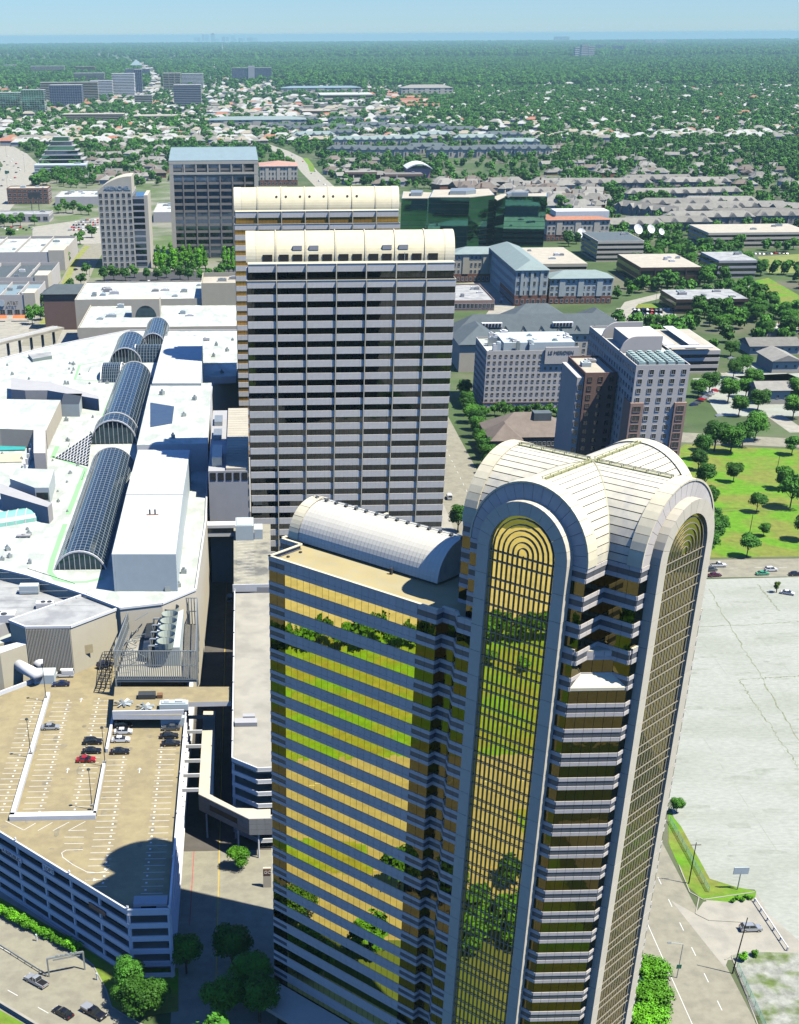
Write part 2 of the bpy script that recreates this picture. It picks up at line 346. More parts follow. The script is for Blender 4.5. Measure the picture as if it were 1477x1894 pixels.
und.build('vault_underlay', M('underlay', (0.10, 0.095, 0.07), 0.9), tower)
def arm_xf(arm):
    return {'b-': lambda u, l: (u, -l), 'b+': lambda u, l: (-u, l), 'a+': lambda u, l: (l, u), 'a-': lambda u, l: (-l, -u)}[arm]
def arch_ring(arm, r0, r1, l0, l1, zs, n, name, mat, a0=0.0, a1=math.pi, gap=0.003, sub=2):
    """voussoirs between radii r0<r1 and depths l0<l1 along the arm"""
    X = arm_xf(arm)
    for i in range(n):
        t0 = a0 + (a1 - a0) * i / n + gap; t1 = a0 + (a1 - a0) * (i + 1) / n - gap; mb = MB(); ring = []
        for j in range(sub + 1):
            t = t0 + (t1 - t0) * j / sub; c, s_ = math.cos(t), math.sin(t)
            ring.append([(*X(r0 * c, l1), zs + r0 * s_), (*X(r1 * c, l1), zs + r1 * s_), (*X(r1 * c, l0), zs + r1 * s_), (*X(r0 * c, l0), zs + r0 * s_)])
        for a, b in zip(ring[:-1], ring[1:]):
            for k in range(4): mb.quad(a[k], a[(k + 1) % 4], b[(k + 1) % 4], b[k])
        mb.quad(*ring[0][::-1]); mb.quad(*ring[-1]); mb.build(name, mat, tower)
for arm in ('b-', 'a+', 'a-', 'b+'):
    arch_ring(arm, RV - 0.05, RV + 0.22, LA - 2.15, LA + 0.12, ZS, 14, 'vault_edge_stone', COPING)
    if arm in ('b-', 'a+', 'a-'): arch_ring(arm, 5.4, RV - 0.06, LA - 0.5, LA, ZS, 18, 'gable_stone', STONE)
    mb = MB()
for arm in ('b-', 'a+'):
    X = arm_xf(arm)
    RO, RI, LF = 7.4, 5.45, 16.3
    arch_ring(arm, RI, RO, LA + 0.01, LF, ZS, 11, 'arch_stone', STONE_L)
    for sgn in (-1, 1):                                     # piers below the arch, block on block
        z = ZS
        while z > 0.1:
            zb = max(0.0, z - 4.0); mb = MB(); u0, u1 = sorted((sgn * RI, sgn * RO))
            pts = [X(u0, LA + .01), X(u1, LA + .01), X(u1, LF), X(u0, LF)]
            mb.prism(pts, zb + 0.03, z - 0.03 if z < ZS else z); mb.build('pier_block', STONE_L, tower); z = zb
        p = [X(sgn * 5.5, LA - .3), X(sgn * 7.35, LA - .3), X(sgn * 7.35, LF - .06), X(sgn * 5.5, LF - .06)]
        MB().prism(p, 0.0, ZS - .1).build('pier_backing', FRAME, tower)
    # arched sheet of gold glass
    GL = 15.8; mb = MB(); pts = [X(-RI, GL) + (0.0,), X(RI, GL) + (0.0,)]
    arc = [(*X(RI * math.cos(t), GL), ZS + RI * math.sin(t)) for t in [math.pi * j / 24 for j in range(25)]]
    mb.poly([(*X(-RI, GL), 0.2), (*X(RI, GL), 0.2)] + arc); mb.build('arched_glass', GOLD, tower)
    # glazing bars
    bw = 0.11
    for j in range(1, 7):
        r = RI * j / 6.6; n = 12; mb = MB()
        for q in range(n):
            t0, t1 = math.pi * q / n, math.pi * (q + 1) / n
            mb.bar((*X(r * math.cos(t0), GL + .12), ZS + r * math.sin(t0)), (*X(r * math.cos(t1), GL + .12), ZS + r * math.sin(t1)), bw, 0.13)
        mb.build('curved_glazing_bar', BARM, tower)
        for sg in (-1, 1): MB().bar((*X(sg * r, GL + .12), 0.5), (*X(sg * r, GL + .12), ZS), 0.09, 0.2).build('glazing_bar', BARM, tower)
    MB().bar((*X(0, GL + .12), 0.5), (*X(0, GL + .12), ZS - 0.3), 0.09, 0.2).build('glazing_bar', BARM, tower)
    z = ZS - 0.5
    while z > 2:
        for zz in (z, z - 1.4): MB().bar((*X(-RI, GL + .2), zz), (*X(RI, GL + .2), zz), 0.15, 0.10).build('glazing_rail', BARM, tower)
        z -= PITCH
# ridge walkways and groin ribs
for arm in ('b-', 'b+', 'a-', 'a+'):
    X = arm_xf(arm); mb = MB()
    for u in (-0.25, 0.25): mb.bar((*X(u, 0.6), ZS + RV + .42), (*X(u, LA - 2.2), ZS + RV + .42), 0.08)
    for q in range(7):
        l = 0.8 + (LA - 3.2) * q / 6
        for u in (-0.25, 0.25): mb.bar((*X(u, l), ZS + RV - .05), (*X(u, l), ZS + RV + .42), 0.08)
    mb.bar((*X(0, 0.3), ZS + RV + .06), (*X(0, LA - 2.2), ZS + RV + .06), 0.45, 0.12)
    mb.build('ridge_rail', M('ridge_rail_metal', (0.42, 0.42, 0.20), 0.5), tower)
for sx in (-1, 1):
    for sy in (-1, 1):
        mb = MB(); pr = None
        for q in range(17):
            t = math.pi / 2 * q / 16; r = RV * math.cos(t); p = (sx * r, sy * r, ZS + RV * math.sin(t) + .02)
            if pr: mb.bar(pr, p, 0.18, 0.1)
            pr = p
        mb.build('groin_rib', M('groin_metal', (0.45, 0.44, 0.30), 0.5), tower)
# wing barrel roof
BR, BZ, BY, B0, B1 = 5.8, 91.7, -0.9, -53.0, -21.0
NBW = 40
for q in range(NBW):
    xa = B0 + 2.2 + (B1 - B0 - 2.2) * q / NBW; xb = B0 + 2.2 + (B1 - B0 - 2.2) * (q + 1) / NBW - 0.05; mb = MB()
    for i in range(24):
        t0, t1 = math.pi * i / 24, math.pi * (i + 1) / 24
        y0, z0, y1, z1 = BY - BR * math.cos(t0), BZ + BR * math.sin(t0), BY - BR * math.cos(t1), BZ + BR * math.sin(t1)
        mb.quad((xa, y0, z0), (xb, y0, z0), (xb, y1, z1), (xa, y1, z1))
    mb.build('barrel_roof_panel', M('barrel_metal', (0.74, 0.71, 0.62), .5, .04, .3, obj=.015), tower, smooth=True)
for q in range(9):
    t0, t1 = math.pi * q / 9 + .006, math.pi * (q + 1) / 9 - .006; mb = MB()
    for j in range(3):
        a, b = t0 + (t1 - t0) * j / 3, t0 + (t1 - t0) * (j + 1) / 3; r = BR + .15
        mb.quad((B0, BY - r * math.cos(a), BZ + r * math.sin(a)), (B0 + 2.2, BY - r * math.cos(a), BZ + r * math.sin(a)), (B0 + 2.2, BY - r * math.cos(b), BZ + r * math.sin(b)), (B0, BY - r * math.cos(b), BZ + r * math.sin(b)))
    mb.build('barrel_edge_stone', COPING, tower, smooth=True)
mb = MB()
for x, rr in ((B1 - .08, BR - .02), (B0 + .1, BR - .02)):
    mb.poly([(x, BY - rr * math.cos(math.pi * i / 24), BZ + rr * math.sin(math.pi * i / 24)) for i in range(25)])
ur = BR - 0.06
for i in range(24):
    t0, t1 = math.pi * i / 24, math.pi * (i + 1) / 24
    mb.quad((B0 + .2, BY - ur * math.cos(t0), BZ + ur * math.sin(t0)), (B1 - .1, BY - ur * math.cos(t0), BZ + ur * math.sin(t0)), (B1 - .1, BY - ur * math.cos(t1), BZ + ur * math.sin(t1)), (B0 + .2, BY - ur * math.cos(t1), BZ + ur * math.sin(t1)))
mb.build('barrel_gable', VAULT, tower)
mb = MB()
for y in (-.3, .3): mb.bar((B0 + .5, BY + y, BZ + BR + .35), (B1, BY + y, BZ + BR + .35), .08)
for q in range(15): mb.box(B0 + 1 + q * 2.2, B0 + 1.4 + q * 2.2, BY - .3, BY + .3, BZ + BR - .02, BZ + BR + .4, 1)
mb.build('barrel_ridge_rail', [STEEL, STEELD], tower)
for q in range(NBW):      # low standing fins at the foot of the barrel
    pass
mb = MB()
for x in range(-44, -16, 7): mb.box(x, x + .35, WF + .9, WF + 1.25, 91.25, 91.5)
mb.box(-47.6, -47.2, -13, -12.6, 91.25, 91.5).box(-47.6, -47.2, -10, -9.6, 91.25, 91.5).box(-30, -29.6, -7.6, -7.2, 91.25, 92.3)
mb.build('roof_vents', STEELD, tower)
MB().prism([(-47, WF - 7.5), (-18, WF - 7.5), (-18, WF - .2), (-47, WF - .2)], 3.6, 4.4).build('entrance_canopy', STONE_L, tower)
flush_stuff()
foot(-8, 75, 145, 250)
# ================================================================ the two slab towers with barrel tops
SPAN = M('lavender_granite', (0.74, 0.715, 0.66), 0.6, 0.06, 0.7, obj=0.04)
VAULTC = M('cream_barrel_roof', (0.74, 0.67, 0.46), 0.5, 0.08, 0.3)
def slab_tower(name, label, x0, x1, Y, zf, glass, top_rows, rows, left_only=False, vents=None, caps=True, ribs=7):
    t = thing(name, label, 'tower', ((x0 + x1) / 2, Y, 0)); W = (x1 - x0); D = 28.8; hw = W / 2
    bw = W / ribs; yc = D / 2; r = 8.1; setb = 2.0
    MB().box(-hw + .25, hw - .25, .35, D - .35, 0, zf - 4.4).box(-hw + 1.2, hw - 1.2, setb + .35, D - setb - .35, zf - 4.4, zf - .2).build('building_core', CORE, t)
    # vault
    n = 26
    for b in range(ribs):
        xa, xb = -hw + b * bw + .22, -hw + (b + 1) * bw - .22; mb = MB()
        if b == 0: xa = -hw + 3.2
        if b == ribs - 1: xb = hw - 3.2
        for i in range(n):
            a0, a1 = math.pi * i / n, math.pi * (i + 1) / n
            mb.quad((xa, yc - r * math.cos(a0), zf + r * math.sin(a0)), (xb, yc - r * math.cos(a0), zf + r * math.sin(a0)), (xb, yc - r * math.cos(a1), zf + r * math.sin(a1)), (xa, yc - r * math.cos(a1), zf + r * math.sin(a1)))
        mb.build('barrel_panel', VAULTC, t, smooth=True)
    for sx in (-1, 1):
        mb = MB(); xa, xb = sorted((sx * hw, sx * (hw - 3.15)))
        rr = r + .1
        for i in range(n):
            a0, a1 = math.pi * i / n, math.pi * (i + 1) / n
            mb.quad((xa, yc - rr * math.cos(a0), zf + rr * math.sin(a0)), (xb, yc - rr * math.cos(a0), zf + rr * math.sin(a0)), (xb, yc - rr * math.cos(a1), zf + rr * math.sin(a1)), (xa, yc - rr * math.cos(a1), zf + rr * math.sin(a1)))
        for x in (xa + .01, xb - .01): mb.poly([(x, yc - rr * math.cos(math.pi * i / n), zf + rr * math.sin(math.pi * i / n)) for i in range(n + 1)])
        mb.build('barrel_end_cap', COPING, t)
    mb = MB(); ru = r - .15
    for i in range(n):
        a0, a1 = math.pi * i / n, math.pi * (i + 1) / n
        mb.quad((-hw + .3, yc - ru * math.cos(a0), zf + ru * math.sin(a0)), (hw - .3, yc - ru * math.cos(a0), zf + ru * math.sin(a0)), (hw - .3, yc - ru * math.cos(a1), zf + ru * math.sin(a1)), (-hw + .3, yc - ru * math.cos(a1), zf + ru * math.sin(a1)))
    mb.build('barrel_underlay', CORE, t)
    for b in range(1, ribs):
        x = -hw + b * bw; mb = MB(); pr = None
        for i in range(n + 1):
            a = math.pi * i / n; p = (x, yc - (r + .12) * math.cos(a), zf + (r + .12) * math.sin(a))
            if pr: mb.bar(pr, p, 0.3, 0.35)
            pr = p
        mb.build('barrel_rib', COPING, t)
    # dark openings at the foot of the barrel
    if vents == 'rect':
        for b in range(ribs):
            for k, fx in enumerate((0.27, 0.72)):
                if (b == 0 and k == 0) or (b == ribs - 1 and k == 1): continue
                x = -hw + (b + fx) * bw; MB().box(x - 1.5, x + 1.5, yc - r - .12, yc - r + .8, zf + .35, zf + 2.2).build('louvre_opening', CORE, t)
        for b, fx in ((1, .72), (2, .27), (4, .72), (5, .27)):
            x = -hw + (b + fx) * bw; MB().box(x - 1.45, x + 1.45, yc - r * .92 - .1, yc - r * .92 + .6, zf + 3.4, zf + 4.7).build('barrel_hatch', GREYW, t)
        MB().bar((hw - 16, yc - r - .3, zf + .2), (hw - 16, yc - r - .3, zf + 2.6), .18).build('vent_pipe', STEEL, t)
    else:
        for b in range(1, ribs - 1):
            for fx in ((.8,) if b == 1 else (.2,) if b == ribs - 2 else (.2, .8)):
                x = -hw + (b + fx) * bw; a = math.radians(38); mb = MB()
                c = Vector((x, yc - r * math.cos(a), zf + r * math.sin(a))); nn = Vector((0, -math.cos(a), math.sin(a)))
                mb.tube(c - nn * .3, c + nn * .1, .55, n=12); mb.build('round_port', CORE, t)
    # stepped top storeys then full body, one spandrel and one window band per bay and storey
    h = 4.0
    def row(z_top, sp_h, gl_h, y, xa, xb, g, bays):
        for b in bays:
            p0, p1 = max(xa, -hw + b * bw + .2), min(xb, -hw + (b + 1) * bw - .2)
            key = ('slabspan', name, round(p1 - p0, 2), round(sp_h, 2))
            if key not in _mc:
                w = p1 - p0; npn = max(3, round(w / 1.5)); mb = MB()
                for q in range(npn): mb.box(w * q / npn + .012, w * (q + 1) / npn - .012, 0, .35, 0.0, sp_h)
                mb.box(0, w, 0.05, .3, .05, sp_h - .02)
                _mc[key] = mb.mesh('spandrel', SPAN)
            ob('spandrel', _mc[key], t, (p0, y, z_top - sp_h))
            key = ('slabwin', name, round(p1 - p0, 2), round(gl_h, 2), g.name)
            if key not in _mc:
                w = p1 - p0; npn = max(3, round(w / 1.5)); mb = MB()
                for q in range(npn): mb.box(w * q / npn + .03, w * (q + 1) / npn - .03, 0.0, .06, 0, gl_h)
                _mc[key] = mb.mesh('window_band', g)
            ob('window_band', _mc[key], t, (p0, y + .22, z_top - sp_h - gl_h))
    bays = range(ribs)
    row(zf, 2.3, 2.26, setb, -hw + .6, hw - .6, glass if vents == 'rect' else AMBER, bays)
    MB().box(-hw + .5, hw - .5, setb - .12, yc - r + .4, zf, zf + .12).build('parapet_ledge', COPING, t)
    z = zf - 4.56
    MB().box(-hw + .1, hw - .1, -.12, setb + .4, z, z + .12).build('parapet_ledge', COPING, t)
    k = 0
    while z > 3.0:
        bs = bays if (not left_only or k < 2) else [0]
        if k < rows: row(z, 2.1, 1.9, 0.0, -hw, hw, glass, bs)
        z -= h; k += 1
    # side walls
    for sx in (-1, 1):
        mb = MB(); zz = zf - 4.56
        while zz > 3:
            xa, xb = sorted((sx * hw, sx * (hw - .3))); mb.box(xa, xb, .36, D - .02, zz - 2.1, zz, 0)
            xa, xb = sorted((sx * (hw - .12), sx * (hw - .2))); mb.box(xa, xb, .5, D - .3, zz - 4.0, zz - 2.1, 1); zz -= h
        xa, xb = sorted((sx * (hw - .6), sx * (hw - .9))); mb.box(xa, xb, setb + .37, D - setb, zf - 2.3, zf, 0)
        mb.build('end_wall', [SPAN, glass], t)
    for b in range(1, ribs):
        x = -hw + b * bw
        MB().box(x - .13, x + .13, -.42, .34, 0, zf - 4.6).build('fin', COPING, t)
        MB().box(x - .17, x + .17, setb - .5, setb + .34, zf - 4.4, zf + .1).build('upper_fin', COPING, t)
    foot(x0, x1, Y, Y + D)
    return t
mid = slab_tower('slab_office_tower', 'slab office tower with cream barrel top and dark window bands, behind gold tower', -0.4, 65.8, 440.0, 103.6, DARKGL, 2, 24, vents='rect')
far = slab_tower('slab_office_tower', 'farther slab tower with amber windows and round ports in its barrel top', -5.2, 64.6, 600.0, 101.8, AMBER, 2, 24, left_only=True, vents='round')
# ================================================================ ground, streets, markings
def P2(pts, z=0.0): return [(at(px, py, z).x, at(px, py, z).y) for px, py in pts]
def sheet(name, pts, z, mat):
    mb = MB(); n = len(pts); a = sum(pts[k][0] * pts[(k + 1) % n][1] - pts[(k + 1) % n][0] * pts[k][1] for k in range(n))
    mb.poly([(p[0], p[1], z) for p in (pts if a > 0 else pts[::-1])]); return struct(name, mb, mat)
g = MB(); ring = [(40000 * math.cos(2 * math.pi * k / 96), 40000 * math.sin(2 * math.pi * k / 96), 0) for k in range(96)]; g.poly(ring)
GROUND = M('distant_ground', (0.075, 0.12, 0.04), 0.95, 0.30, 0.02, rgb2=(0.15, 0.15, 0.10), scale2=0.012, amt2=0.30)
struct('ground', g, GROUND)
def kerb(name, pts, mat=CONC, w=0.25, h=0.14):
    mb = MB()
    for a, b in zip(pts[:-1], pts[1:]): mb.bar((a[0], a[1], h / 2), (b[0], b[1], h / 2), w, h)
    return struct(name, mb, mat)
def dashes(name, p, q, z, w, seg, gap, mat=LINE):
    p = Vector((p[0], p[1], z)); q = Vector((q[0], q[1], z)); d = q - p; L = d.length; d.normalize(); n = Vector((-d.y, d.x, 0)) * (w / 2); mb = MB(); s = 0.0
    while s < L:
        a, b = p + d * s, p + d * min(L, s + seg); mb.quad(a - n, b - n, b + n, a + n); s += seg + gap
    return struct(name, mb, mat)
# paved area round the shopping centre
sheet('centre_paving', [(-420, 210), (80, 210), (80, 520), (80, 1000), (-420, 1000)], 0.01, CONC)
sheet('office_district_paving', [(-600, 1000), (20, 1000), (60, 2050), (-700, 2050)], 0.008, M('district_paving', (0.26, 0.255, 0.20), .9, .25, .03, rgb2=(0.12, 0.17, 0.06), scale2=0.02, amt2=0.6))
# street between garage and tower
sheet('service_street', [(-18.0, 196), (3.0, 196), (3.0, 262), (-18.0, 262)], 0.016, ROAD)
sheet('shaded_street', [(-18.0, 262), (3.0, 262), (0.0, 520), (-16.5, 520)], 0.016, M('shade_dark_asphalt', (0.11, 0.10, 0.09), .9, .2, .3))  # asphalt darkened so its colour carries the shade of this stretch
dashes('street_centre_line', (-9.3, 196), (-9.6, 500), 0.022, 0.22, 600, 1, YLINE)
dashes('red_kerb_line', (-15.4, 232), (-15.4, 262), 0.03, 0.18, 99, 1, RLINE)
sheet('tower_forecourt', [(3.0, 205), (30, 205), (60, 262), (3.0, 262)], 0.02, CONC)
# road at lower left with its kerbs
rl = P2([(-60, 1650), (0, 1690), (75, 1727), (140, 1758), (172, 1785), (196, 1830), (206, 1862), (235, 1880), (330, 1930)])
sheet('access_road', rl + P2([(330, 2300), (-300, 2300), (-300, 1700)]), 0.018, ROAD)
kerb('access_road_kerb', rl)
dashes('lane_line', at(-40, 1800), at(180, 1925), 0.024, 0.16, 3.0, 6.0)
dashes('lane_edge_line', at(-20, 1740), at(70, 1790), 0.024, 0.14, 300, 1)
bed = P2([(-60, 1650), (0, 1690), (75, 1727), (140, 1758), (172, 1785), (196, 1830), (206, 1862), (250, 1882), (330, 1870), (330, 1790), (215, 1790), (130, 1735), (0, 1660), (-60, 1630)])
sheet('planting_bed', bed, 0.03, GRASS)
sheet('verge', P2([(-60, 1850), (0, 1868), (75, 1910), (75, 2000), (-60, 2000)]), 0.03, GRASS)
# grounds west of the tower that its glass mirrors
for nm, x0, x1, y0, y1, mt in (('west_road', -52, -34, 60, 196, ROAD), ('west_verge', -69, -52, 60, 180, GRASS), ('west_frontage_road', -98, -69, 40, 330, ROAD), ('west_lawn', -163, -98, 40, 330, GRASS),
                               ('west_parking', -285, -185, 20, 330, CONC), ('west_hedge_bed', -185, -163, 20, 330, GRASS), ('south_lawn', -34, 70, 20, 150, GRASS), ('east_lawn', 112, 165, 60, 214, GRASS), ('south_road', -40, 300, -260, 20, ROAD)):
    sheet(nm, [(x0, y0), (x1, y0), (x1, y1), (x0, y1)], 0.012, mt)
dashes('west_lane_line', (-84, 40), (-84, 330), 0.02, 0.2, 3, 6); dashes('west_lane_line', (-43, 60), (-43, 196), 0.02, 0.2, 300, 1, YLINE)
# right-hand avenue, drive and lots
sheet('avenue', [(74, 60), (96.5, 60), (96.5, 262), (100, 330), (100, 760), (80, 760), (78, 330), (74, 200)], 0.014, ROAD)
dashes('avenue_lane_line', (90.5, 100), (91.5, 268), 0.02, 0.16, 3.0, 6.0); dashes('avenue_centre_line', (83.5, 100), (84.5, 300), 0.02, 0.14, 400, 1)
dashes('avenue_lane_line', (91, 480), (91, 700), 0.02, 0.16, 3.0, 6.0)
lotp = P2([(1230, 1440), (1262, 1590), (1312, 1640), (1395, 1645), (1420, 1690), (1500, 1760), (1700, 1760)]) + [(330, 225), (330, 440), (160, 436), (103, 436)]
sheet('concrete_lot', lotp, 0.02, LOT)
dr = P2([(1240, 1665), (1285, 1690), (1300, 1668), (1395, 1652), (1440, 1742), (1380, 1755), (1350, 1762), (1340, 1790)])
sheet('lot_apron', P2([(1300, 1650), (1700, 1640), (1700, 1778), (1345, 1775)]), 0.017, CONC)
sheet('driveway', dr, 0.026, CONC)
kerb('driveway_kerb', P2([(1255, 1600), (1275, 1650), (1300, 1664), (1395, 1650)])); kerb('avenue_kerb', P2([(1340, 1775), (1352, 1768), (1372, 1820), (1400, 1894), (1420, 1960)]))
kerb('median_kerb', P2([(1292, 1660), (1286, 1690), (1310, 1702), (1380, 1706)]))
sheet('lot_verge', P2([(1236, 1500), (1260, 1530), (1312, 1625), (1360, 1640), (1398, 1648), (1396, 1660), (1350, 1668), (1300, 1664), (1272, 1640), (1236, 1560)]), 0.03, GRASS)
sheet('scrub_verge', P2([(1352, 1768), (1370, 1760), (1477, 1762), (1700, 1770), (1700, 2000), (1430, 2000), (1396, 1890)]), 0.03, M('scrub_grass', (0.12, 0.17, 0.045), 0.95, 0.35, 0.4, rgb2=(0.33, 0.34, 0.30), scale2=0.22, amt2=0.7, bump=0.05, bscale=2.0))
# east-west street beyond the lot, the green and the street behind it
sheet('cross_street', [(100, 438), (420, 436), (420, 455), (100, 456)], 0.016, ROAD)
dashes('cross_street_line', (100, 447), (420, 446), 0.022, 0.16, 3, 6)
sheet('green', P2([(1265, 822), (1480, 832), (1800, 850)]) + [(420, 458), (102, 458)], 0.02, GRASS)
sheet('green_back_street', P2([(1180, 800), (1262, 800), (1480, 812), (1700, 815), (1700, 838), (1480, 828), (1262, 818), (1180, 818)]), 0.024, ROAD)
# cracks with weeds across the lot
mb = MB(); random.seed(5)
for (p, q) in (((1310, 1090), (1477, 1370)), ((1290, 1160), (1477, 1150)), ((1366, 1257), (1477, 1250)), ((1366, 1257), (1477, 1420)), ((1400, 1080), (1440, 1130))):
    a, b = at(*p), at(*q); n = 46; pr = None
    for k in range(n + 1):
        c = a.lerp(b, k / n) + Vector((random.uniform(-.5, .5), random.uniform(-.5, .5), 0)); c.z = 0.03
        if pr: mb.bar(pr, c, random.uniform(.12, .45), 0.012)
        pr = c
jn = MB()
for k in range(11): jn.box(103 + k * 19.5, 103.12 + k * 19.5, 250, 436, .021, .026)
for k in range(13): jn.box(103, 330, 245 + k * 14.8, 245.12 + k * 14.8, .022, .027)
struct('lot_joints', jn, M('joint_sealant', (0.33, 0.35, 0.29), .95, .3, .2))
pt = MB(); rp_ = random.Random(12)
for k in range(190):
    x, y = rp_.uniform(104, 230), rp_.uniform(250, 430); a, b = rp_.uniform(.3, 4.5) ** 1.2, rp_.uniform(.25, 1.6)
    pt.poly([(x + a * math.cos(q * .785) * rp_.uniform(.6, 1.2), y + b * math.sin(q * .785) * rp_.uniform(.6, 1.2), .0285 + k * .00002) for q in range(8)])
struct('lot_patches', pt, M('lot_patch', (0.33, 0.35, 0.30), .95, .2, .5))
struct('lot_crack_weeds', mb, M('crack_weeds', (0.24, 0.26, 0.17), 0.95, 0.4, 0.6))

# ================================================================ parking garage
GZ = 16.0
gar = thing('parking_garage', 'open parking garage at lower left, cars parked on its tan roof deck', 'garage')
ge = -18.0
C0 = at(236, 1690, GZ); C1 = at(0, 1545, GZ); C0 = Vector((C0.x, C0.y)); C1 = Vector((C1.x, C1.y)); dW = (C1 - C0).normalized(); C2 = C0 + dW * 75
ySE = C0.y
gp = [(ge, ySE), (C0.x, C0.y), (C2.x, C2.y), (-95, 330)] + P2([(0, 1285), (205, 1208)], GZ) + [(ge, P2([(205, 1208)], GZ)[0][1])]
MB().prism(gp, GZ - .5, GZ).build('roof_deck', GDECK, gar)
ctr = Vector((-45, 275))
inn = [(ctr.x + (p[0] - ctr.x) * 0.93 - 0.2, ctr.y + (p[1] - ctr.y) * 0.93) for p in gp]
MB().prism(inn, 0, GZ - .6).build('garage_core', CORE, gar)
for lv in range(1, 5): MB().prism([(ctr.x + (p[0] - ctr.x) * .985, ctr.y + (p[1] - ctr.y) * .985) for p in gp], lv * 3.2 - .35, lv * 3.2 - .02).build('floor_slab', CONC, gar)
def gwall(a, b, nm_cols):
    a = Vector(a); b = Vector(b); d = b - a; L = d.length; d.normalize(); rz = math.atan2(d.y, d.x); n = max(1, round(L / 9.0))
    for lv in range(0, 6):
        z0 = lv * 3.2 - .4 if lv < 5 else GZ - .4; z1 = z0 + 1.25 + (.25 if lv == 5 else 0)
        if lv == 0: z0, z1 = 0, 1.0
        if lv == 5 or lv < 5:
            for k in range(n):
                w = L / n; MB().box(.015, w - .015, -.02, .25, z0, z1).box(.015, w - .015, -.13, -.02, z1 - .3, z1).box(.015, w - .015, -.1, -.02, z0, z0 + .2).build('parapet_panel' if lv == 5 else 'spandrel_beam', WHITEP, gar, loc=(a.x + d.x * w * k, a.y + d.y * w * k, 0), rotz=rz)
    for k in range(n + 1):
        p = a + d * (L * k / n); MB().box(-.25, .25, .1, .5, 0, GZ - .4).build('column', WHITEP, gar, loc=(p.x, p.y, 0), rotz=rz)
        if k % 2 == 0: MB().tube((0, .12, GZ + 1.0), (0, .12, GZ + 1.5), .06, n=6).tube((0, .12, GZ + 1.5), (0, .12, GZ + 1.9), .25, .16, n=8).build('post_lamp', WHITEP, gar, loc=(p.x, p.y, 0), rotz=rz)
gwall((C2.x, C2.y), (C0.x, C0.y), 0); gwall((C0.x, C0.y), (ge, ySE), 0); gwall((ge, ySE), (ge, gp[-1][1]), 0)
# inner white ramp walls
X_ = lambda px, py=1443.7: at(px, py, GZ).x
Y_ = lambda py, px=150: at(px, py, GZ).y
def gw(x0, x1, y0, y1, h, name='ramp_wall'): MB().box(min(x0, x1), max(x0, x1), min(y0, y1), max(y0, y1), GZ, GZ + h).build(name, WHITEP, gar)
xl, xm = X_(44), X_(188)
gw(xl - .5, xl + .5, Y_(1512), Y_(1286), 1.15); gw(xm - .3, xm + .3, Y_(1512), Y_(1415), 1.15); gw(xm - .3, xm + .3, Y_(1393), Y_(1290), 1.15); gw(xl - .5, xm + .3, Y_(1516), Y_(1508), 1.15)
wl = P2([(-30, 1297), (0, 1285), (205, 1208)], GZ)
for a, b in zip(wl[:-1], wl[1:]): MB().bar((a[0], a[1] - .3, GZ + .55), (b[0], b[1] - .3, GZ + .55), .5, 1.1).build('ramp_wall', WHITEP, gar)
# stall lines, T marks and arrows
mk = MB(); zl = GZ + 0.008
def stall_row(x0, x1, ya, yb, tee, skip=lambda y: False):
    y = ya
    while y < yb:
        if not skip(y):
            mk.quad((x0, y - .07, zl), (x1, y - .07, zl), (x1, y + .07, zl), (x0, y + .07, zl))
            t = x0 + (x1 - x0) * tee; mk.quad((t - .22, y + 1.05, zl), (t + .22, y + 1.05, zl), (t + .22, y + 1.6, zl), (t - .22, y + 1.6, zl))
        y += 2.62
stall_row(X_(192), X_(229), Y_(1640), Y_(1405), .8); stall_row(X_(285), X_(320), Y_(1668), Y_(1385), .2)
stall_row(X_(57), X_(96), Y_(1505), Y_(1292), .8); stall_row(X_(141), X_(176), Y_(1502), Y_(1293), .25); stall_row(X_(0), X_(36), Y_(1500), Y_(1290), .6)
for px, py in ((125, 1425), (258, 1425), (150, 1295)):
    c = at(px, py, GZ); mk.quad((c.x - .1, c.y - 1.2, zl), (c.x + .1, c.y - 1.2, zl), (c.x + .1, c.y + .8, zl), (c.x - .1, c.y + .8, zl)); mk.poly([(c.x - .6, c.y + .3, zl + .001), (c.x, c.y + 1.4, zl + .001), (c.x, c.y + .9, zl + .001)]); mk.poly([(c.x, c.y + .9, zl + .001), (c.x, c.y + 1.4, zl + .001), (c.x + .6, c.y + .3, zl + .001)])
c = at(168, 1627, GZ); mk.quad((c.x - 1.2, c.y - .12, zl), (c.x + .6, c.y - .12, zl), (c.x + .6, c.y + .12, zl), (c.x - 1.2, c.y + .12, zl)); mk.poly([(c.x + .5, c.y - .5, zl + .001), (c.x + 1.5, c.y, zl + .001), (c.x + .5, c.y + .5, zl + .001)])
def pline(pts, z=GZ, w=.14):
    q = [at(px, py, z) for px, py in pts]
    for a, b in zip(q[:-1], q[1:]):
        d = (b - a); d.z = 0
        if d.length < 1e-3: continue
        d.normalize(); n = Vector((-d.y, d.x, 0)) * (w / 2); a2, b2 = a.copy(), b.copy(); a2.z = b2.z = z + .009; mk.quad(a2 - n, b2 - n, b2 + n, a2 + n)
pline([(153, 1571), (122, 1572), (114, 1577), (116, 1585), (135, 1599), (160, 1612), (180, 1614), (195, 1611), (203, 1604)])
pline([(10, 1518), (44, 1535), (66, 1522)]); pline([(70, 1536), (97, 1521)]); pline([(98, 1536), (128, 1520)]); pline([(160, 1535), (126, 1536), (158, 1519)])
for py in (1548, 1560): pline([(119, py), (155, py)])
tag(mk.build('deck_markings', LINE, gar), kind='stuff')
sm = MB(); rs_ = random.Random(6)
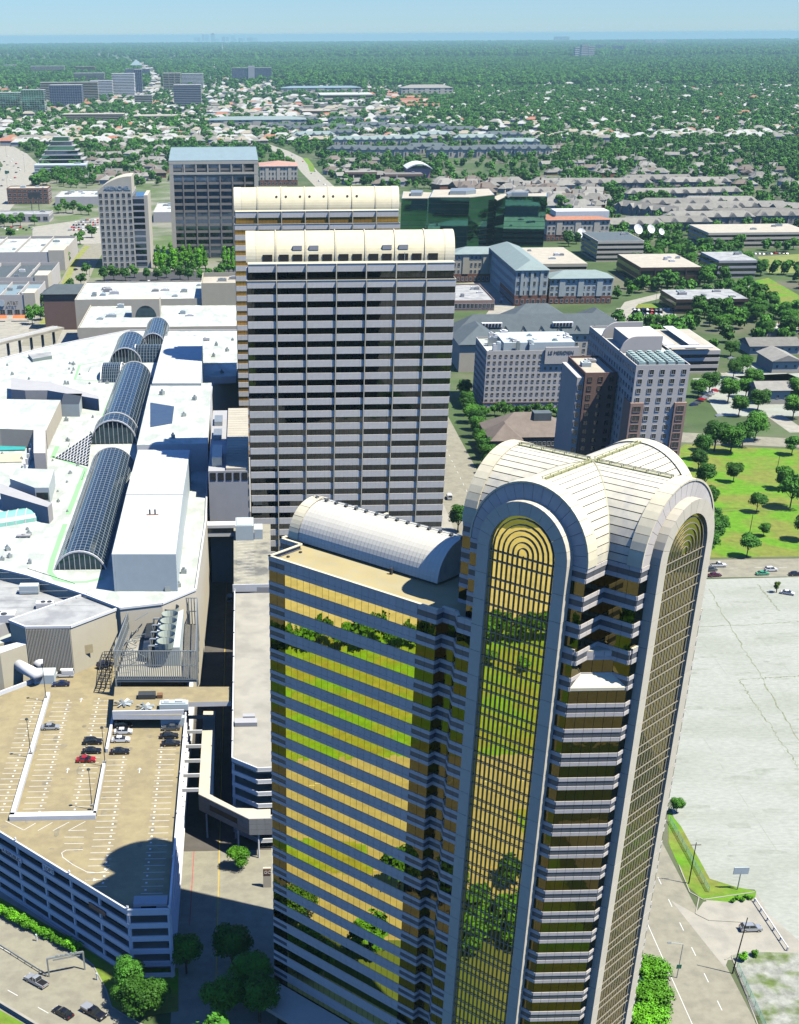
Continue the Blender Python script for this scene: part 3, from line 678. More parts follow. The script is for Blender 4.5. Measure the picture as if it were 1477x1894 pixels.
for k in range(60):
    x, y = rs_.uniform(-58, -19), rs_.uniform(232, 318); a, b = rs_.uniform(.25, .9), rs_.uniform(.3, 2.2)
    if x < -45 and y < 245: continue
    sm.poly([(x + a * math.cos(q * .785) * rs_.uniform(.7, 1.2), y + b * math.sin(q * .785) * rs_.uniform(.7, 1.2), GZ + .004 + k * .00004) for q in range(8)])
tag(sm.build('oil_stains', M('oil_stain', (0.27, 0.235, 0.155), .85, .25, .6), gar), kind='stuff')
MB().box(at(248, 1676, GZ).x, at(310, 1676, GZ).x, at(280, 1684, GZ).y, at(280, 1668, GZ).y, GZ, GZ + 1.6).box(at(262, 1676, GZ).x, at(290, 1676, GZ).x, at(280, 1684, GZ).y - .05, at(280, 1684, GZ).y, GZ + .5, GZ + 1.1, 1).build('stair_head', [GREYW, CORE], gar)
# platform over the ramp mouth, fans and louvred cooling plant
pz = 20.0
pl = P2([(208, 1322), (335, 1322), (341, 1299), (427, 1297), (427, 1270), (212, 1270)], pz)
MB().prism(pl, pz - 1.3, pz, 0, 1).build('upper_platform', [WHITEP, GDECK], gar)
p0, p1 = at(208, 1322, pz), at(340, 1322, pz)
MB().box(p0.x, p1.x, p0.y, p0.y + .35, pz, pz + 1.0).build('platform_parapet', WHITEP, gar)
MB().box(p0.x, p1.x, p0.y + 7, p0.y + 7.3, GZ, pz - 1.3).build('ramp_mouth_dark', CORE, gar)  # near-black sheet standing in for the shade inside the ramp mouth
MB().box(p1.x - 6, p1.x, p0.y + .4, p0.y + 3.5, GZ, pz - 1.35).build('booth_wall', PALEBL, gar)
for px, py in ((228, 1303), (268, 1310)):
    c = at(px, py, pz); f = thing('ventilation_fan', 'grey star-bladed fan lying on roof, %s of the pair' % ('left one' if px < 250 else 'right one'), 'fan', c)
    for k in range(8):
        a = 2 * math.pi * k / 8 + .3; r = random.uniform(2.0, 2.6); x, y = math.cos(a), math.sin(a)
        MB().quad((-.25 * y, .25 * x, .5), (.25 * y, -.25 * x, .5), (r * x + .35 * y, r * y - .35 * x, .35), (r * x - .35 * y, r * y + .35 * x, .7)).bar((0, 0, .45), (r * x, r * y, .5), .12).build('blade', PALEBL if k % 2 else STEEL, f)
    MB().tube((0, 0, 0), (0, 0, .7), .5, n=12).build('hub', STEEL, f)
c = at(272, 1290, pz)
tag(MB().box(-2.2, 2.2, -1.2, 1.2, 0, 1.3).box(2.6, 4.0, -.8, .8, 0, 1.0, 1).build('pallet_stack', [STEELD, M('rust', (0.22, 0.12, 0.06), .9)], None, loc=c), 'dark crate stack with rusty box beside the fans', 'crates')
c = at(322, 1310, pz); tag(MB().box(-3.6, 3.6, -1.3, 1.3, 0, 1.7).box(-3.0, 3.0, -.9, .9, 1.7, 2.0).box(-2.4, -1.2, -.6, .6, 2.0, 2.25).box(.4, 2.2, -.6, .6, 2.0, 2.3).build('air_handler', PALEBL, None, loc=c), 'pale blue air handler box at edge of the fan platform', 'air handler')
# cooling plant
cp = thing('cooling_plant', 'louvred rooftop cooling plant with a row of round fan stacks', 'cooling plant')
zb, zt = 21.0, 29.0
Q = [at(210, 1204, zt), at(362, 1204, zt), at(364, 1106, zt), at(246, 1106, zt)]
y0 = Q[0].y
def louvre(a, b, z0, z1, name='louvre_slat', pitch=.55):
    d = Vector((b.x - a.x, b.y - a.y)); L = d.length; d.normalize(); n = int(L / pitch); rz = math.atan2(d.y, d.x); key = ('slat', round(z1 - z0, 1))
    if key not in _mc: _mc[key] = MB().box(-.14, .14, -.08, .08, 0, z1 - z0).mesh(name, STEEL)
    for k in range(n + 1): ob(name, _mc[key], cp, (a.x + d.x * L * k / n, a.y + d.y * L * k / n, z0), rz)
    for z in (z0, (z0 + z1) / 2, z1): MB().bar((a.x, a.y, z), (b.x, b.y, z), .22).build('screen_rail', STEEL, cp)
louvre(Q[0], Q[1], zb, zt); louvre(Q[1], Q[2], zb, zt); louvre(Q[3], Q[0], zb + 3, zt, pitch=1.3); louvre(Q[2], Q[3], zb, zt, pitch=.8)
MB().prism([(p.x, p.y) for p in Q], zb - .8, zb).build('plant_deck', CONC, cp)
for k in range(6):
    for q in (0, 1):
        t_ = k / 5; a = Q[0].lerp(Q[3], t_) if q == 0 else Q[1].lerp(Q[2], t_); MB().bar((a.x, a.y, GZ), (a.x, a.y, zb), .4).build('support_leg', STEEL, cp)
for k in range(8):
    c = at(306 + k * 2.0, 1190 - 12.6 * k, 27.6); MB().tube((c.x, c.y, 26.0), (c.x, c.y, 26.6), 1.75, 2.0, 16).tube((c.x, c.y, 26.6), (c.x, c.y, 28.4), 2.0, 2.35, 16, cap=False).tube((c.x, c.y, 26.6), (c.x, c.y, 28.3), 1.9, 2.2, 16, cap=False).build('fan_stack', M('pale_green_metal', (0.50, 0.57, 0.50), .5), cp)
    MB().tube((c.x - 4.5, c.y, 27), (c.x - 1.8, c.y, 27), .28, n=8).tube((c.x - 4.5, c.y, 27), (c.x - 4.5, c.y, zb), .28, n=8).build('riser_pipe', STEEL, cp)
a, b = at(306, 1192, 26), at(322, 1098, 26); MB().box(a.x - 2.8, b.x + 3.2, a.y - 2, b.y + 2, zb, 26).build('cooling_cell', PALEBL, cp)
MB().box(a.x - 6.2, a.x - 4.2, a.y, b.y, zb, 25).build('water_tank', BLUEGL, cp)
mb = MB(); random.seed(3)
for k in range(30):
    x0, x1 = sorted((random.uniform(Q[0].x + 1, a.x - 7), random.uniform(Q[0].x + 1, a.x - 5))); y = random.uniform(Q[0].y + 2, Q[2].y - 2); z = random.uniform(22, 28); mb.bar((x0, y, z), (x1, y + random.uniform(-4, 4), z + random.uniform(-2, 1)), .18)
tag(mb.build('pipe_rack', STEEL, cp), kind='stuff')
MB().box(Q[0].x + 1, Q[1].x - 4, y0 + 1.5, y0 + 4, GZ, zb - .9).build('plant_room', CORE, cp)
# ramp ladder frame leaning beside the plant
mb = MB(); a0, a1, b0, b1 = at(178, 1272, 16.4), at(205, 1272, 16.4), at(190, 1205, 19), at(210, 1205, 19)
for k in range(13):
    t_ = k / 12; mb.bar(a0.lerp(b0, t_), a1.lerp(b1, t_), .14)
for k in range(4): mb.bar(a0.lerp(a1, k / 3), b0.lerp(b1, k / 3), .16)
tag(mb.build('scaffold_frame', STEELD, None), 'dark steel ladder frame lying beside the cooling plant', 'scaffold')
# lettering on the garage
def text(body, size, mat, parent, loc, rot, name='lettering', ext=.03, align='LEFT'):
    cu = bpy.data.curves.new(name, 'FONT'); cu.body = body; cu.size = size; cu.extrude = ext; cu.align_x = align; cu.materials.append(mat)
    tmp = bpy.data.objects.new(name, cu); COL.objects.link(tmp); dg = bpy.context.evaluated_depsgraph_get(); me = bpy.data.meshes.new_from_object(tmp.evaluated_get(dg)); bpy.data.objects.remove(tmp)
    o = bpy.data.objects.new(name, me); COL.objects.link(o); o.parent = parent; o.location = loc; o.rotation_euler = rot; return o
rzw = math.atan2(-dW.y, -dW.x); BLACK = M('black_paint', (0.01, 0.01, 0.012), .5)
def gsign(px, py, L, h, z, body, board, ink, label, size):
    p = at(px, py, z); s = (Vector((p.x, p.y)) - C0).dot(dW); p = C0 + dW * s; n = Vector((-math.sin(rzw), math.cos(rzw))) * -.35
    o = thing('wall_sign', label, 'sign', (p.x + n.x, p.y + n.y, z), rzw)
    MB().box(0, L, 0, .15, -h / 2, h / 2).build('board', board, o)
    if body: text(body, size, ink, o, (.25, -.02, -size * .36), (math.pi / 2, 0, 0))
gsign(-6, 1574, 7.2, 1.3, 12.9, 'A REPUBLIC', WHITEP, BLACK, 'white wall sign with black letters at left edge of the garage', 1.25)
gsign(74, 1604, 3.6, 1.5, 15.3, 'LOFT', WHITEP, BLACK, 'small white sign with black letters under the garage parapet', 1.4)
gsign(157, 1676, 5.4, 1.2, 12.6, '', M('navy_sign', (0.02, 0.025, 0.06), .5), WHITEP, 'dark blue blank sign panel near the garage corner', 1.0)

# ================================================================ lower parking deck, walkway, bridges
DZ = 21.0
dk = thing('parking_deck', 'narrow multi-level parking deck with stained roof beside the gold tower', 'garage')
dl = at(431, 1300, DZ).x; dr_ = dl + 17.0; ys = at(430, 1408, DZ).y; ye = at(432, 1098, DZ).y
dp = [(dl, ys), (dl, ye), (dr_ + 4, ye), (dr_ + 4, ys - 4.5)] + P2([(476, 1427)], DZ)
MB().prism(dp, DZ - .5, DZ).build('roof_deck', CONCD, dk)
for lv in range(0, 7):
    z = DZ - 1.95 - lv * 3.2
    mb = MB(); pts = [dp[1], dp[0], dp[4], dp[3]]
    for a, b in zip(pts[:-1], pts[1:]):
        mb.bar((a[0], a[1], z + 2.55), (b[0], b[1], z + 2.55), .3, .9); mb.bar((a[0], a[1], z + 2.05), (b[0], b[1], z + 2.05), .42, .16)
    mb.build('spandrel_beam', WHITEP, dk)
    MB().prism([(dl + .3, ys + .3), (dl + .3, ye), (dr_ + 3.6, ye), (dr_ + 3.6, ys - 3.8), (dp[4][0], dp[4][1] + .5)], z + 1.7, z + 2.05).build('floor_slab', CONC, dk)
MB().prism([(dl + 2.5, ys + 2.5), (dl + 2.5, ye), (dr_ + 3.6, ye), (dr_ + 3.6, ys - 1.2)], 0, DZ - .6).build('deck_core', CORE, dk)
for k in range(14):
    y = ys + (ye - ys) * k / 13; MB().box(dl + .1, dl + .5, y - .25, y + .25, 0, DZ - .4).build('column', WHITEP, dk)
    if k % 2: MB().tube((dl, y, DZ + .9), (dl, y, DZ + 1.5), .22, n=8).build('post_lamp', WHITEP, dk)
mb = MB(); y = ys + 4
while y < ye - 2:
    mb.poly([(dl + 1.2, y, DZ + .01), (dl + 6.8, y + .9, DZ + .01), (dl + 6.8, y + 1.04, DZ + .01), (dl + 1.2, y + .14, DZ + .01)]); y += 2.75
tag(mb.build('deck_markings', LINE, dk), kind='stuff')
a = at(434, 1345, DZ); MB().box(a.x, a.x + 5.5, a.y, a.y + 2.6, DZ, DZ + 1.2).box(a.x + 2, a.x + 5, a.y + 2.8, a.y + 4.5, DZ, DZ + 1.5).build('rooftop_unit', GREYW, dk)
a = at(436, 1000, DZ); MB().box(a.x, a.x + 6, a.y, a.y + 9, DZ, DZ + 5).box(a.x + 6.2, a.x + 9, a.y + 1, a.y + 7, DZ, DZ + 3.4).box(a.x + .4, a.x + 5.6, a.y + .5, a.y + 8.5, DZ + 5, DZ + 5.2).build('stair_tower', PALEBL, dk)
foot(dl, dr_ + 4, ys - 5, ye)
b2 = P2([(432, 1086), (500, 1086), (500, 965), (432, 965)], DZ)     # northern part of the deck across the cross-drive
MB().prism(b2, 0, DZ, 0, 1).build('north_deck', [GREYW, CONCD], dk)
mb = MB(); x0 = b2[0][0]; y = b2[0][1] + 2
while y < b2[2][1] - 3: mb.poly([(x0 + 1, y, DZ + .01), (x0 + 6.5, y + 1, DZ + .01), (x0 + 6.5, y + 1.15, DZ + .01), (x0 + 1, y + .15, DZ + .01)]); y += 2.7
tag(mb.build('north_deck_markings', LINE, dk), kind='stuff')
MB().box(x0 - .3, x0 + 14, b2[0][1] - .3, b2[0][1], DZ - 1.4, DZ + .9).build('north_parapet', WHITEP, dk)
# covered walkway
wk = thing('covered_walkway', 'elevated covered walkway with grey panel front wrapping round the parking deck', 'walkway')
wz0, wz1 = 6.6, 11.0
MB().prism(P2([(376, 1315), (398, 1315), (394, 1472), (437, 1494), (500, 1496), (500, 1513), (460, 1514), (367, 1468)], wz1), wz0, wz1, 0, 1).build('walkway_body', [GREYW, CREAMW], wk)
seg = P2([(367, 1468), (460, 1514), (504, 1513)], wz1); PANEL = M('grey_metal_panel', (0.30, 0.31, 0.32), .5, .06, .5, obj=.08)
for (a, b) in zip(seg[:-1], seg[1:]):
    a = Vector(a); b = Vector(b); d = b - a; L = d.length; d.normalize(); n = max(2, round(L / 1.9)); rz = math.atan2(d.y, d.x)
    for k in range(n):
        for r in range(3):
            if r == 1 and 2 <= k <= n - 3 and L > 8: MB().box(.0, L / n, -.02, .02, 0, 1.4).build('strip_window', CORE, wk, loc=(a.x + d.x * L * k / n, a.y + d.y * L * k / n, wz0 + 1.45), rotz=rz); continue
            MB().box(.03, L / n - .03, -.1, .02, .03, 1.42).build('wall_panel', PANEL, wk, loc=(a.x + d.x * L * k / n, a.y + d.y * L * k / n, wz0 + r * 1.45), rotz=rz)
for px, py in ((380, 1480), (439, 1507), (477, 1516)):
    c = at(px, py, wz1); MB().tube((c.x, c.y + 1, 0), (c.x, c.y + 1, wz0), .22, n=10).build('column', WHITEP, wk)
for k in range(6):
    y = at(360, 1335 + 27 * k, 11).y; MB().bar((ge, y, 12.4), (at(372, 1400, 11).x, y, 12.4), .35, .9).build('link_beam', WHITEP, wk)
# footbridges across the street
mb = MB(); a, b = at(372, 972, 22), at(436, 972, 22); fb = thing('footbridge', 'white footbridge from the mall roof to the parking deck', 'footbridge')
MB().box(a.x - 4, b.x + 3, a.y, a.y + 5, 18, 22).build('bridge_deck', WHITEP, fb); MB().box(a.x - 4, b.x + 3, a.y - .06, a.y, 19.4, 21, 0).build('bridge_window', WINGL, fb)
MB().box(a.x - 3, b.x + 3, a.y + 9, a.y + 12, 22, 24.5).build('bridge_parapet', CREAMW, fb)
# ================================================================ shopping centre
MZ, XZ = 30.0, 41.0
mall = thing('shopping_mall', 'white-roofed shopping mall with long arched glass skylights', 'mall', (-60, 420, 0))
def mbuild(mb, name, mat, smooth=False): return mb.build(name, mat, mall, smooth, loc=(60, -420, 0))
ml = P2([(-400, 1060), (0, 1054), (52, 1067), (160, 1103), (222, 1127), (300, 1118), (362, 1092), (381, 960), (383, 870), (392, 712), (444, 700), (446, 612), (240, 612), (100, 640), (0, 665), (-400, 740)], MZ)
mbuild(MB().prism(ml, 0, MZ, 0, 1), 'main_roof', [CREAMW, WHITE])
foot(-140, -14, 330, 900)
mb = MB(); q = ml + [ml[0]]
for a, b in zip(q[:-1], q[1:]): mb.bar((a[0], a[1], MZ + .3), (b[0], b[1], MZ + .3), .5, .6)
mbuild(mb, 'roof_parapet', WHITEP)
def mbox(pts, z0, z1, name, wall=PALEBL, top=None):
    return mbuild(MB().prism(P2(pts, z1), z0, z1, 0, 1), name, [wall, top or M('pale_grey_roof', (0.60, 0.63, 0.63), .75, .05, .2, rgb2=(.52, .55, .55), scale2=.2)])
mbox([(206.4, 1025), (325, 1025), (338, 915), (233, 915)], MZ, XZ, 'roof_box')
mbox([(233, 914), (338, 914), (351, 832), (255, 832)], MZ, XZ + .05, 'roof_box')
mbox([(253, 823), (384, 820), (391, 708), (279, 711)], MZ, XZ - 1, 'roof_box', WHITEP, WHITE)
mbox([(281, 709), (372, 709), (375, 622), (304, 622)], MZ, XZ, 'roof_box')
mbox([(340, 700), (436, 696), (440, 640), (380, 640)], MZ, MZ + 3, 'roof_box', WHITEP, WHITE)
S = P2([(250, 833), (392, 829)], XZ)      # siding ribs on the south faces
for (pa, pb) in (((206.4, 1025), (325, 1025)),):
    a, b = at(*pa, XZ), at(*pb, XZ); n = 26
    for k in range(n): mbuild(MB().box(a.x + (b.x - a.x) * k / n + .02, a.x + (b.x - a.x) * (k + 1) / n - .02, a.y - .06, a.y - .005, MZ, XZ - .1), 'siding_panel', PALEBL)
mbuild(MB().prism(P2([(278, 745), (322, 752), (318, 783), (278, 790)], XZ - .9), XZ - 1, XZ - .8), 'dark_roof_panel', M('dark_blue_panel', (0.05, 0.09, 0.17), .6))  # thin dark blue panel laid flat on the box roof
c = at(282, 952, XZ); mbuild(MB().tube((c.x - .8, c.y, XZ), (c.x - .8, c.y, XZ + 1.6), .25, n=8).tube((c.x + .8, c.y, XZ), (c.x + .8, c.y, XZ + 1.6), .25, n=8).box(c.x - 1.8, c.x + 1.8, c.y - .4, c.y + .1, XZ, XZ + .2, 1), 'roof_vent', [STEELD, REDTILE])
# ---- arched skylights
SKYGL = M('skylight_glass', (0.035, 0.065, 0.09), 0.06, 0.15, 0.4, metal=0.6)
SKYBAR = M('skylight_bar', (0.34, 0.40, 0.44), 0.5, 0.05, .5)
def skylight(x0, x1, y0, y1, rise, label_name='skylight', z=MZ, npan=None, dense=True, axis='y', front=True):
    """barrel skylight: glass shell with glazing bars, gable of glass and mullions"""
    hw = (x1 - x0) / 2; xc = (x0 + x1) / 2; n = 14
    R = (hw * hw + rise * rise) / (2 * rise); th = math.asin(min(1, hw / R)); zc = z + rise - R
    arc = [(xc + R * math.sin(-th + 2 * th * i / n), zc + R * math.cos(-th + 2 * th * i / n)) for i in range(n + 1)]
    T = (lambda x, y, zz: (x, y, zz)) if axis == 'y' else (lambda x, y, zz: (y, x, zz))
    mb = MB()
    for i in range(n): mb.quad(T(arc[i][0], y0, arc[i][1]), T(arc[i + 1][0], y0, arc[i + 1][1]), T(arc[i + 1][0], y1, arc[i + 1][1]), T(arc[i][0], y1, arc[i][1]))
    if front:
        mb.poly([T(x, y0 + .05, zz) for x, zz in arc]); mb.poly([T(x, y1 - .05, zz) for x, zz in arc])
    s = mb.build(label_name, SKYGL, mall, True, loc=(60, -420, 0))
    for i in range(0, n + 1): MB().bar(T(arc[i][0], y0, arc[i][1] + .05), T(arc[i][0], y1, arc[i][1] + .05), .09, .08).build('long_bar', SKYBAR, s)
    m = npan or max(3, round(abs(y1 - y0) / 2.2))
    for k in range(m + 1):
        y = y0 + (y1 - y0) * k / m; mb = MB(); w = .45 if k in (0, m) else .10
        for i in range(n): mb.bar(T(arc[i][0], y, arc[i][1] + .04), T(arc[i + 1][0], y, arc[i + 1][1] + .04), w, w)
        mb.build('edge_arch' if k in (0, m) else 'cross_bar', WHITEP if k in (0, m) else SKYBAR, s)
    if front:
        for k in range(1, 10):
            x = x0 + (x1 - x0) * k / 10; zz = zc + math.sqrt(max(0, R * R - (x - xc) ** 2)); MB().bar(T(x, y0 - .03, z), T(x, y0 - .03, zz), .16).build('gable_mullion', WHITEP, s)
    return s
f0, f1 = at(100.7, 1054.5, MZ), at(196.6, 1052.8, MZ); yb = at(207, 856, MZ).y
skylight(f0.x, f1.x, f0.y, yb, 5.6, npan=46)
p0, p1 = at(172, 822, MZ), at(250, 822, MZ); yb2 = at(240, 700, MZ).y
skylight(p0.x - .6, p1.x + .6, p0.y, p0.y + 12, 9.0, npan=4)
skylight(p0.x + .6, p1.x - .6, p0.y + 12, yb2, 7.4, npan=24)
p0, p1 = at(196, 690, MZ), at(256, 690, MZ); skylight(p0.x, p1.x, at(220, 672, MZ).y, at(250, 640, MZ).y, 7.0, npan=10)
q0, q1 = at(186, 708, MZ), at(228, 690, MZ); skylight(q0.y, q1.y + 8, q0.x, q1.x, 5.5, axis='x', npan=9)
q0, q1 = at(250, 668, MZ), at(300, 668, MZ); skylight(q0.y - 4, q0.y + 18, q0.x, q1.x, 6.0, axis='x', npan=9)
p0, p1 = at(262, 640, MZ), at(305, 640, MZ); skylight(p0.x, p1.x, p0.y, at(290, 609, MZ).y, 6.0, npan=10)
# sloped triangular glazing beside the big arch
A, B, C_, D_ = at(102, 848, MZ), at(163, 863, MZ), at(166, 815, MZ), at(170, 800, MZ + 6)
mb = MB().poly([(A.x, A.y, MZ + .2), (B.x, B.y, MZ + .2), (D_.x, D_.y, MZ + 6)]); mb.poly([(A.x, A.y, MZ + .2), (D_.x, D_.y, MZ + 6), (D_.x - 1, D_.y + 9, MZ + .1), (A.x + 3, A.y + 8, MZ + .1)], 1)
sg = mbuild(mb, 'sloped_glazing', [SKYGL, GREYROOF])
va, vb, vd = Vector((A.x, A.y, MZ + .28)), Vector((B.x, B.y, MZ + .28)), Vector((D_.x, D_.y, MZ + 6.1))
for k in range(1, 11):
    t_ = k / 11; MB().bar(va.lerp(vb, t_), vd.lerp(vb, t_), .16).build('glazing_bar', WHITEP, sg)
    MB().bar(va.lerp(vd, t_), va.lerp(vb, t_), .16).build('glazing_bar', WHITEP, sg)
# green walkway coating
def strip(pts, w, z=MZ, mat=MARKG, name='roof_walkway'):
    mb = MB(); q = [Vector((*p, z + .03)) for p in P2(pts, z)]
    for i, (a, b) in enumerate(zip(q[:-1], q[1:])):
        d = (b - a).normalized(); n = Vector((-d.y, d.x, 0)) * w / 2; e_ = d * w * .35; z_ = Vector((0, 0, .002 * (i % 2))); mb.quad(a - n - e_ + z_, b - n + e_ + z_, b + n + e_ + z_, a + n - e_ + z_)
    mbuild(mb, name, mat)
strip([(188, 1070), (160, 1076), (130, 1077), (104, 1072), (92, 1058), (97, 1035), (120, 970)], 1.6)
strip([(126, 950), (158, 868)], 1.7); strip([(158, 866), (98, 845)], 1.2); strip([(97, 846), (106, 826)], 1.7)
strip([(190, 775), (215, 712)], 1.7); strip([(214, 707), (138, 702), (147, 676), (190, 668)], 1.2); strip([(265, 678), (272, 690)], 1.2); strip([(240, 640), (238, 632), (262, 626)], 1.0)
# ---- smaller roof volumes on the west part
mbox([(0, 793), (85, 796), (112, 740), (0, 738), (-100, 738), (-100, 793)], MZ, MZ + 7, 'hotel_wing_roof', CREAMW, WHITE)
mbox([(62, 838), (84, 838), (84, 790), (62, 790)], MZ, MZ + 7.1, 'hotel_pier', WARMW, WARMW)
for k in range(6): 
    a = at(46 + 3.2 * k, 862 - 9 * k, MZ + 3); mbuild(MB().box(a.x - .4, a.x + .4, a.y - .4, a.y + .4, MZ, MZ + 4), 'terrace_post', WHITEP)
MB().prism(P2([(-40, 834), (46, 832), (52, 812), (-40, 812)], MZ + .4), MZ + .2, MZ + .5).build('terrace_pool', M('turquoise_court', (0.05, 0.42, 0.42), .4), mall, loc=(60, -420, 0))
mbuild(MB().prism(P2([(-40, 856), (40, 854), (40, 838), (-40, 838)], MZ + .3), MZ + .1, MZ + .32), 'terrace_floor', TANW)
mbox([(112, 748), (146, 748), (152, 728), (118, 728)], MZ, MZ + 5, 'plant_screen', PALEBL, STEELD)
mbox([(18, 885), (64, 902), (90, 902), (100, 868), (30, 866)], MZ, MZ + 6, 'plant_room', PALEBL, WHITE)
a = at(66, 905, MZ + 6); mbuild(MB().box(a.x, a.x + 4, a.y - .1, a.y + .3, MZ + 2.4, MZ + 4.8), 'plant_room_window', WINGL)
mbox([(0, 912), (88, 938), (96, 930), (0, 894)], MZ, MZ + 5.5, 'screen_wall', GREYW, GREYW)
mbox([(20, 698), (46, 702), (90, 706), (182, 732), (182, 738), (88, 722), (46, 722), (20, 720)], MZ, MZ + 5, 'screen_wall', GREYW, GREYW)
a = at(0, 985, MZ); b = at(84, 965, MZ)
# teal barrel skylight at left edge
a0, a1 = at(-60, 985, MZ), at(82, 962, MZ); sk = MB(); n = 8
for i in range(n):
    t0, t1 = math.pi * i / n, math.pi * (i + 1) / n; w = 5.0
    f = lambda t, e: (e.x, e.y + 5 - w * math.cos(t), MZ + 3.2 * math.sin(t))
    sk.quad(f(t0, a0), f(t0, a1), f(t1, a1), f(t1, a0))
tk = mbuild(sk, 'teal_skylight', M('teal_panel', (0.25, 0.55, 0.48), .4, .06, .4), True)
for k in range(9):
    e_ = a0.lerp(a1, k / 8); mb = MB()
    for i in range(n):
        t0, t1 = math.pi * i / n, math.pi * (i + 1) / n; mb.bar((e_.x, e_.y + 5 - 5.05 * math.cos(t0), MZ + 3.25 * math.sin(t0)), (e_.x, e_.y + 5 - 5.05 * math.cos(t1), MZ + 3.25 * math.sin(t1)), .25)
    mb.build('skylight_rib', WHITEP, tk)
mbox([(52, 655), (95, 651), (96, 658), (60, 664)], MZ, MZ + 1.5, 'roof_lantern', GREENRF, GREYROOF)
# ---- tan store at the garage level, lower left roofs
st = thing('store_block', 'beige store block with striped wall beside the garage deck', 'building')
def sbox(pts, z0, z1, name, wall, top): return MB().prism(P2(pts, z1), z0, z1, 0, 1).build(name, [wall, top], st)
S1 = [(17, 1150), (47, 1162), (130, 1161), (222, 1126), (160, 1100)]
sbox(S1, 0, 29.5, 'main_volume', TANW, GREYROOF)
q = P2(S1 + [S1[0]], 29.5); mb = MB()
for a, b in zip(q[:-1], q[1:]): mb.bar((a[0], a[1], 29.8), (b[0], b[1], 29.8), .5, .7)
mb.build('parapet', WHITEP, st)
a, b = at(47, 1162, 29.5), at(130, 1161, 29.5); n = 30; RIBD = M('rib_recess', (0.16, 0.12, 0.11), .8)
for k in range(n):
    x0, x1 = a.x + (b.x - a.x) * k / n, a.x + (b.x - a.x) * (k + .5) / n; MB().box(x0, x1, a.y - .35, a.y + .05, 0, 29.2).build('wall_rib', CREAMW, st)
MB().box(a.x, b.x, a.y - .06, a.y + .02, 0, 29.3).build('rib_backing', RIBD, st)
sbox([(0, 1208), (64, 1186), (62, 1180), (0, 1196), (-60, 1210)], 0, 25, 'parapet_wall', TANW, WHITEP)
sbox([(-60, 1196), (0, 1190), (62, 1176), (60, 1160), (17, 1150), (-60, 1180)], 0, 23.5, 'lower_roof', TANW, WHITE)
sbox([(-60, 1060), (0, 1056), (52, 1068), (158, 1100), (17, 1149), (-60, 1180)], 0, 27.0, 'grey_roof', GREYW, GREYROOF)
a = at(46, 1100, 27); MB().box(a.x - 1.5, a.x + 4, a.y, a.y + 3, 27.3, 29.5).box(a.x - 1, a.x - .5, a.y + 1, a.y + 1.5, 27, 27.4).build('rooftop_unit', PALEBL, st)
a = at(80, 1127, 27); MB().box(a.x - 2, a.x + 3, a.y, a.y + 2.4, 27, 28.8).tube((a.x, a.y + 1, 28.8), (a.x, a.y + 1, 29.0), .7, n=12, m=1).tube((a.x + 1.8, a.y + 1, 28.8), (a.x + 1.8, a.y + 1, 29.0), .7, n=12, m=1).build('rooftop_unit', [WHITEP, STEELD], st)
a = at(8, 1152, 27); MB().box(a.x - 4, a.x + 3, a.y, a.y + 4, 27, 29.2).tube((a.x, a.y + 1, 29.2), (a.x, a.y + 1, 29.4), .9, n=12, m=1).tube((a.x - 2, a.y + 2.6, 29.2), (a.x - 2, a.y + 2.6, 29.4), .9, n=12, m=1).build('rooftop_unit', [WHITEP, STEELD], st)
pa, pb = at(54, 1070, 27.0), at(140, 1098, 27.0)
for k in range(6):
    u, v = pa.lerp(pb, k / 6), pa.lerp(pb, (k + 1) / 6); MB().quad((u.x, u.y, 28.0), (v.x, v.y, 28.0), (v.x, v.y, 30.2), (u.x, u.y, 30.2)).bar((u.x, u.y, 27), (u.x, u.y, 30.3), .15).build('fence_panel', M('teal_screen', (0.12, 0.24, 0.26), .5), st)
a, b = at(145, 1182, 23), at(172, 1175, 23)
wv = Vector((b.x - a.x, b.y - a.y, 0)); aw = at(145, 1189, 24)
MB().quad((aw.x, aw.y - .1, 20.5), (aw.x + 3.6, aw.y + 1.4, 20.5), (aw.x + 3.6, aw.y + 1.4, 23), (aw.x, aw.y - .1, 23)).build('blank_window', M('tan_louvre', (0.50, 0.42, 0.25), .8), st)
for k, (px, py) in enumerate(((55, 1215), (48, 1236))):
    a = at(px - 22, py - 10, 20); b = at(px + 24, py + 14, 19); MB().tube(a, b, 1.6, n=16).build('duct', WHITEP, st, smooth=True)
a = at(62, 1244, 19); MB().box(a.x, a.x + 5.5, a.y - 1, a.y + 4, 15, 18.6).build('duct_box', PALEBL, st)
foot(-130, -22, 330, 420)
# link block between mall and slab tower
lk = thing('link_block', 'dark grey plant block with tan roof between mall and slab tower', 'building')
x0 = at(385, 866, 40).x
MB().box(x0, -0.9, 440.5, 524, 0, 39.4).build('front_wall', GREYW, lk)
MB().box(x0 + 6, -.95, 440.9, 524, 39.4, 40.2).build('roof', TANROOF, lk)
for k in range(5): MB().box(x0 + .6 + k * (abs(x0) - 1.2) / 5, x0 + .6 + (k + .72) * (abs(x0) - 1.2) / 5, 440.38, 440.5, 36.2, 38.8).build('vent_opening', CORE, lk)
MB().box(x0 + 1.2, x0 + 4.6, 446, 462, 39.4, 42.5).box(x0 + 1, x0 + 4, 480, 490, 39.4, 41).box(x0 + 1, x0 + 4, 500, 510, 39.4, 41).build('rooftop_unit', STEEL, lk)
for k in range(24): MB().box(x0 + 6.2, -1.1, 442 + k * 3.4, 442.15 + k * 3.4, 40.2, 40.26).build('roof_seam', TANW, lk)

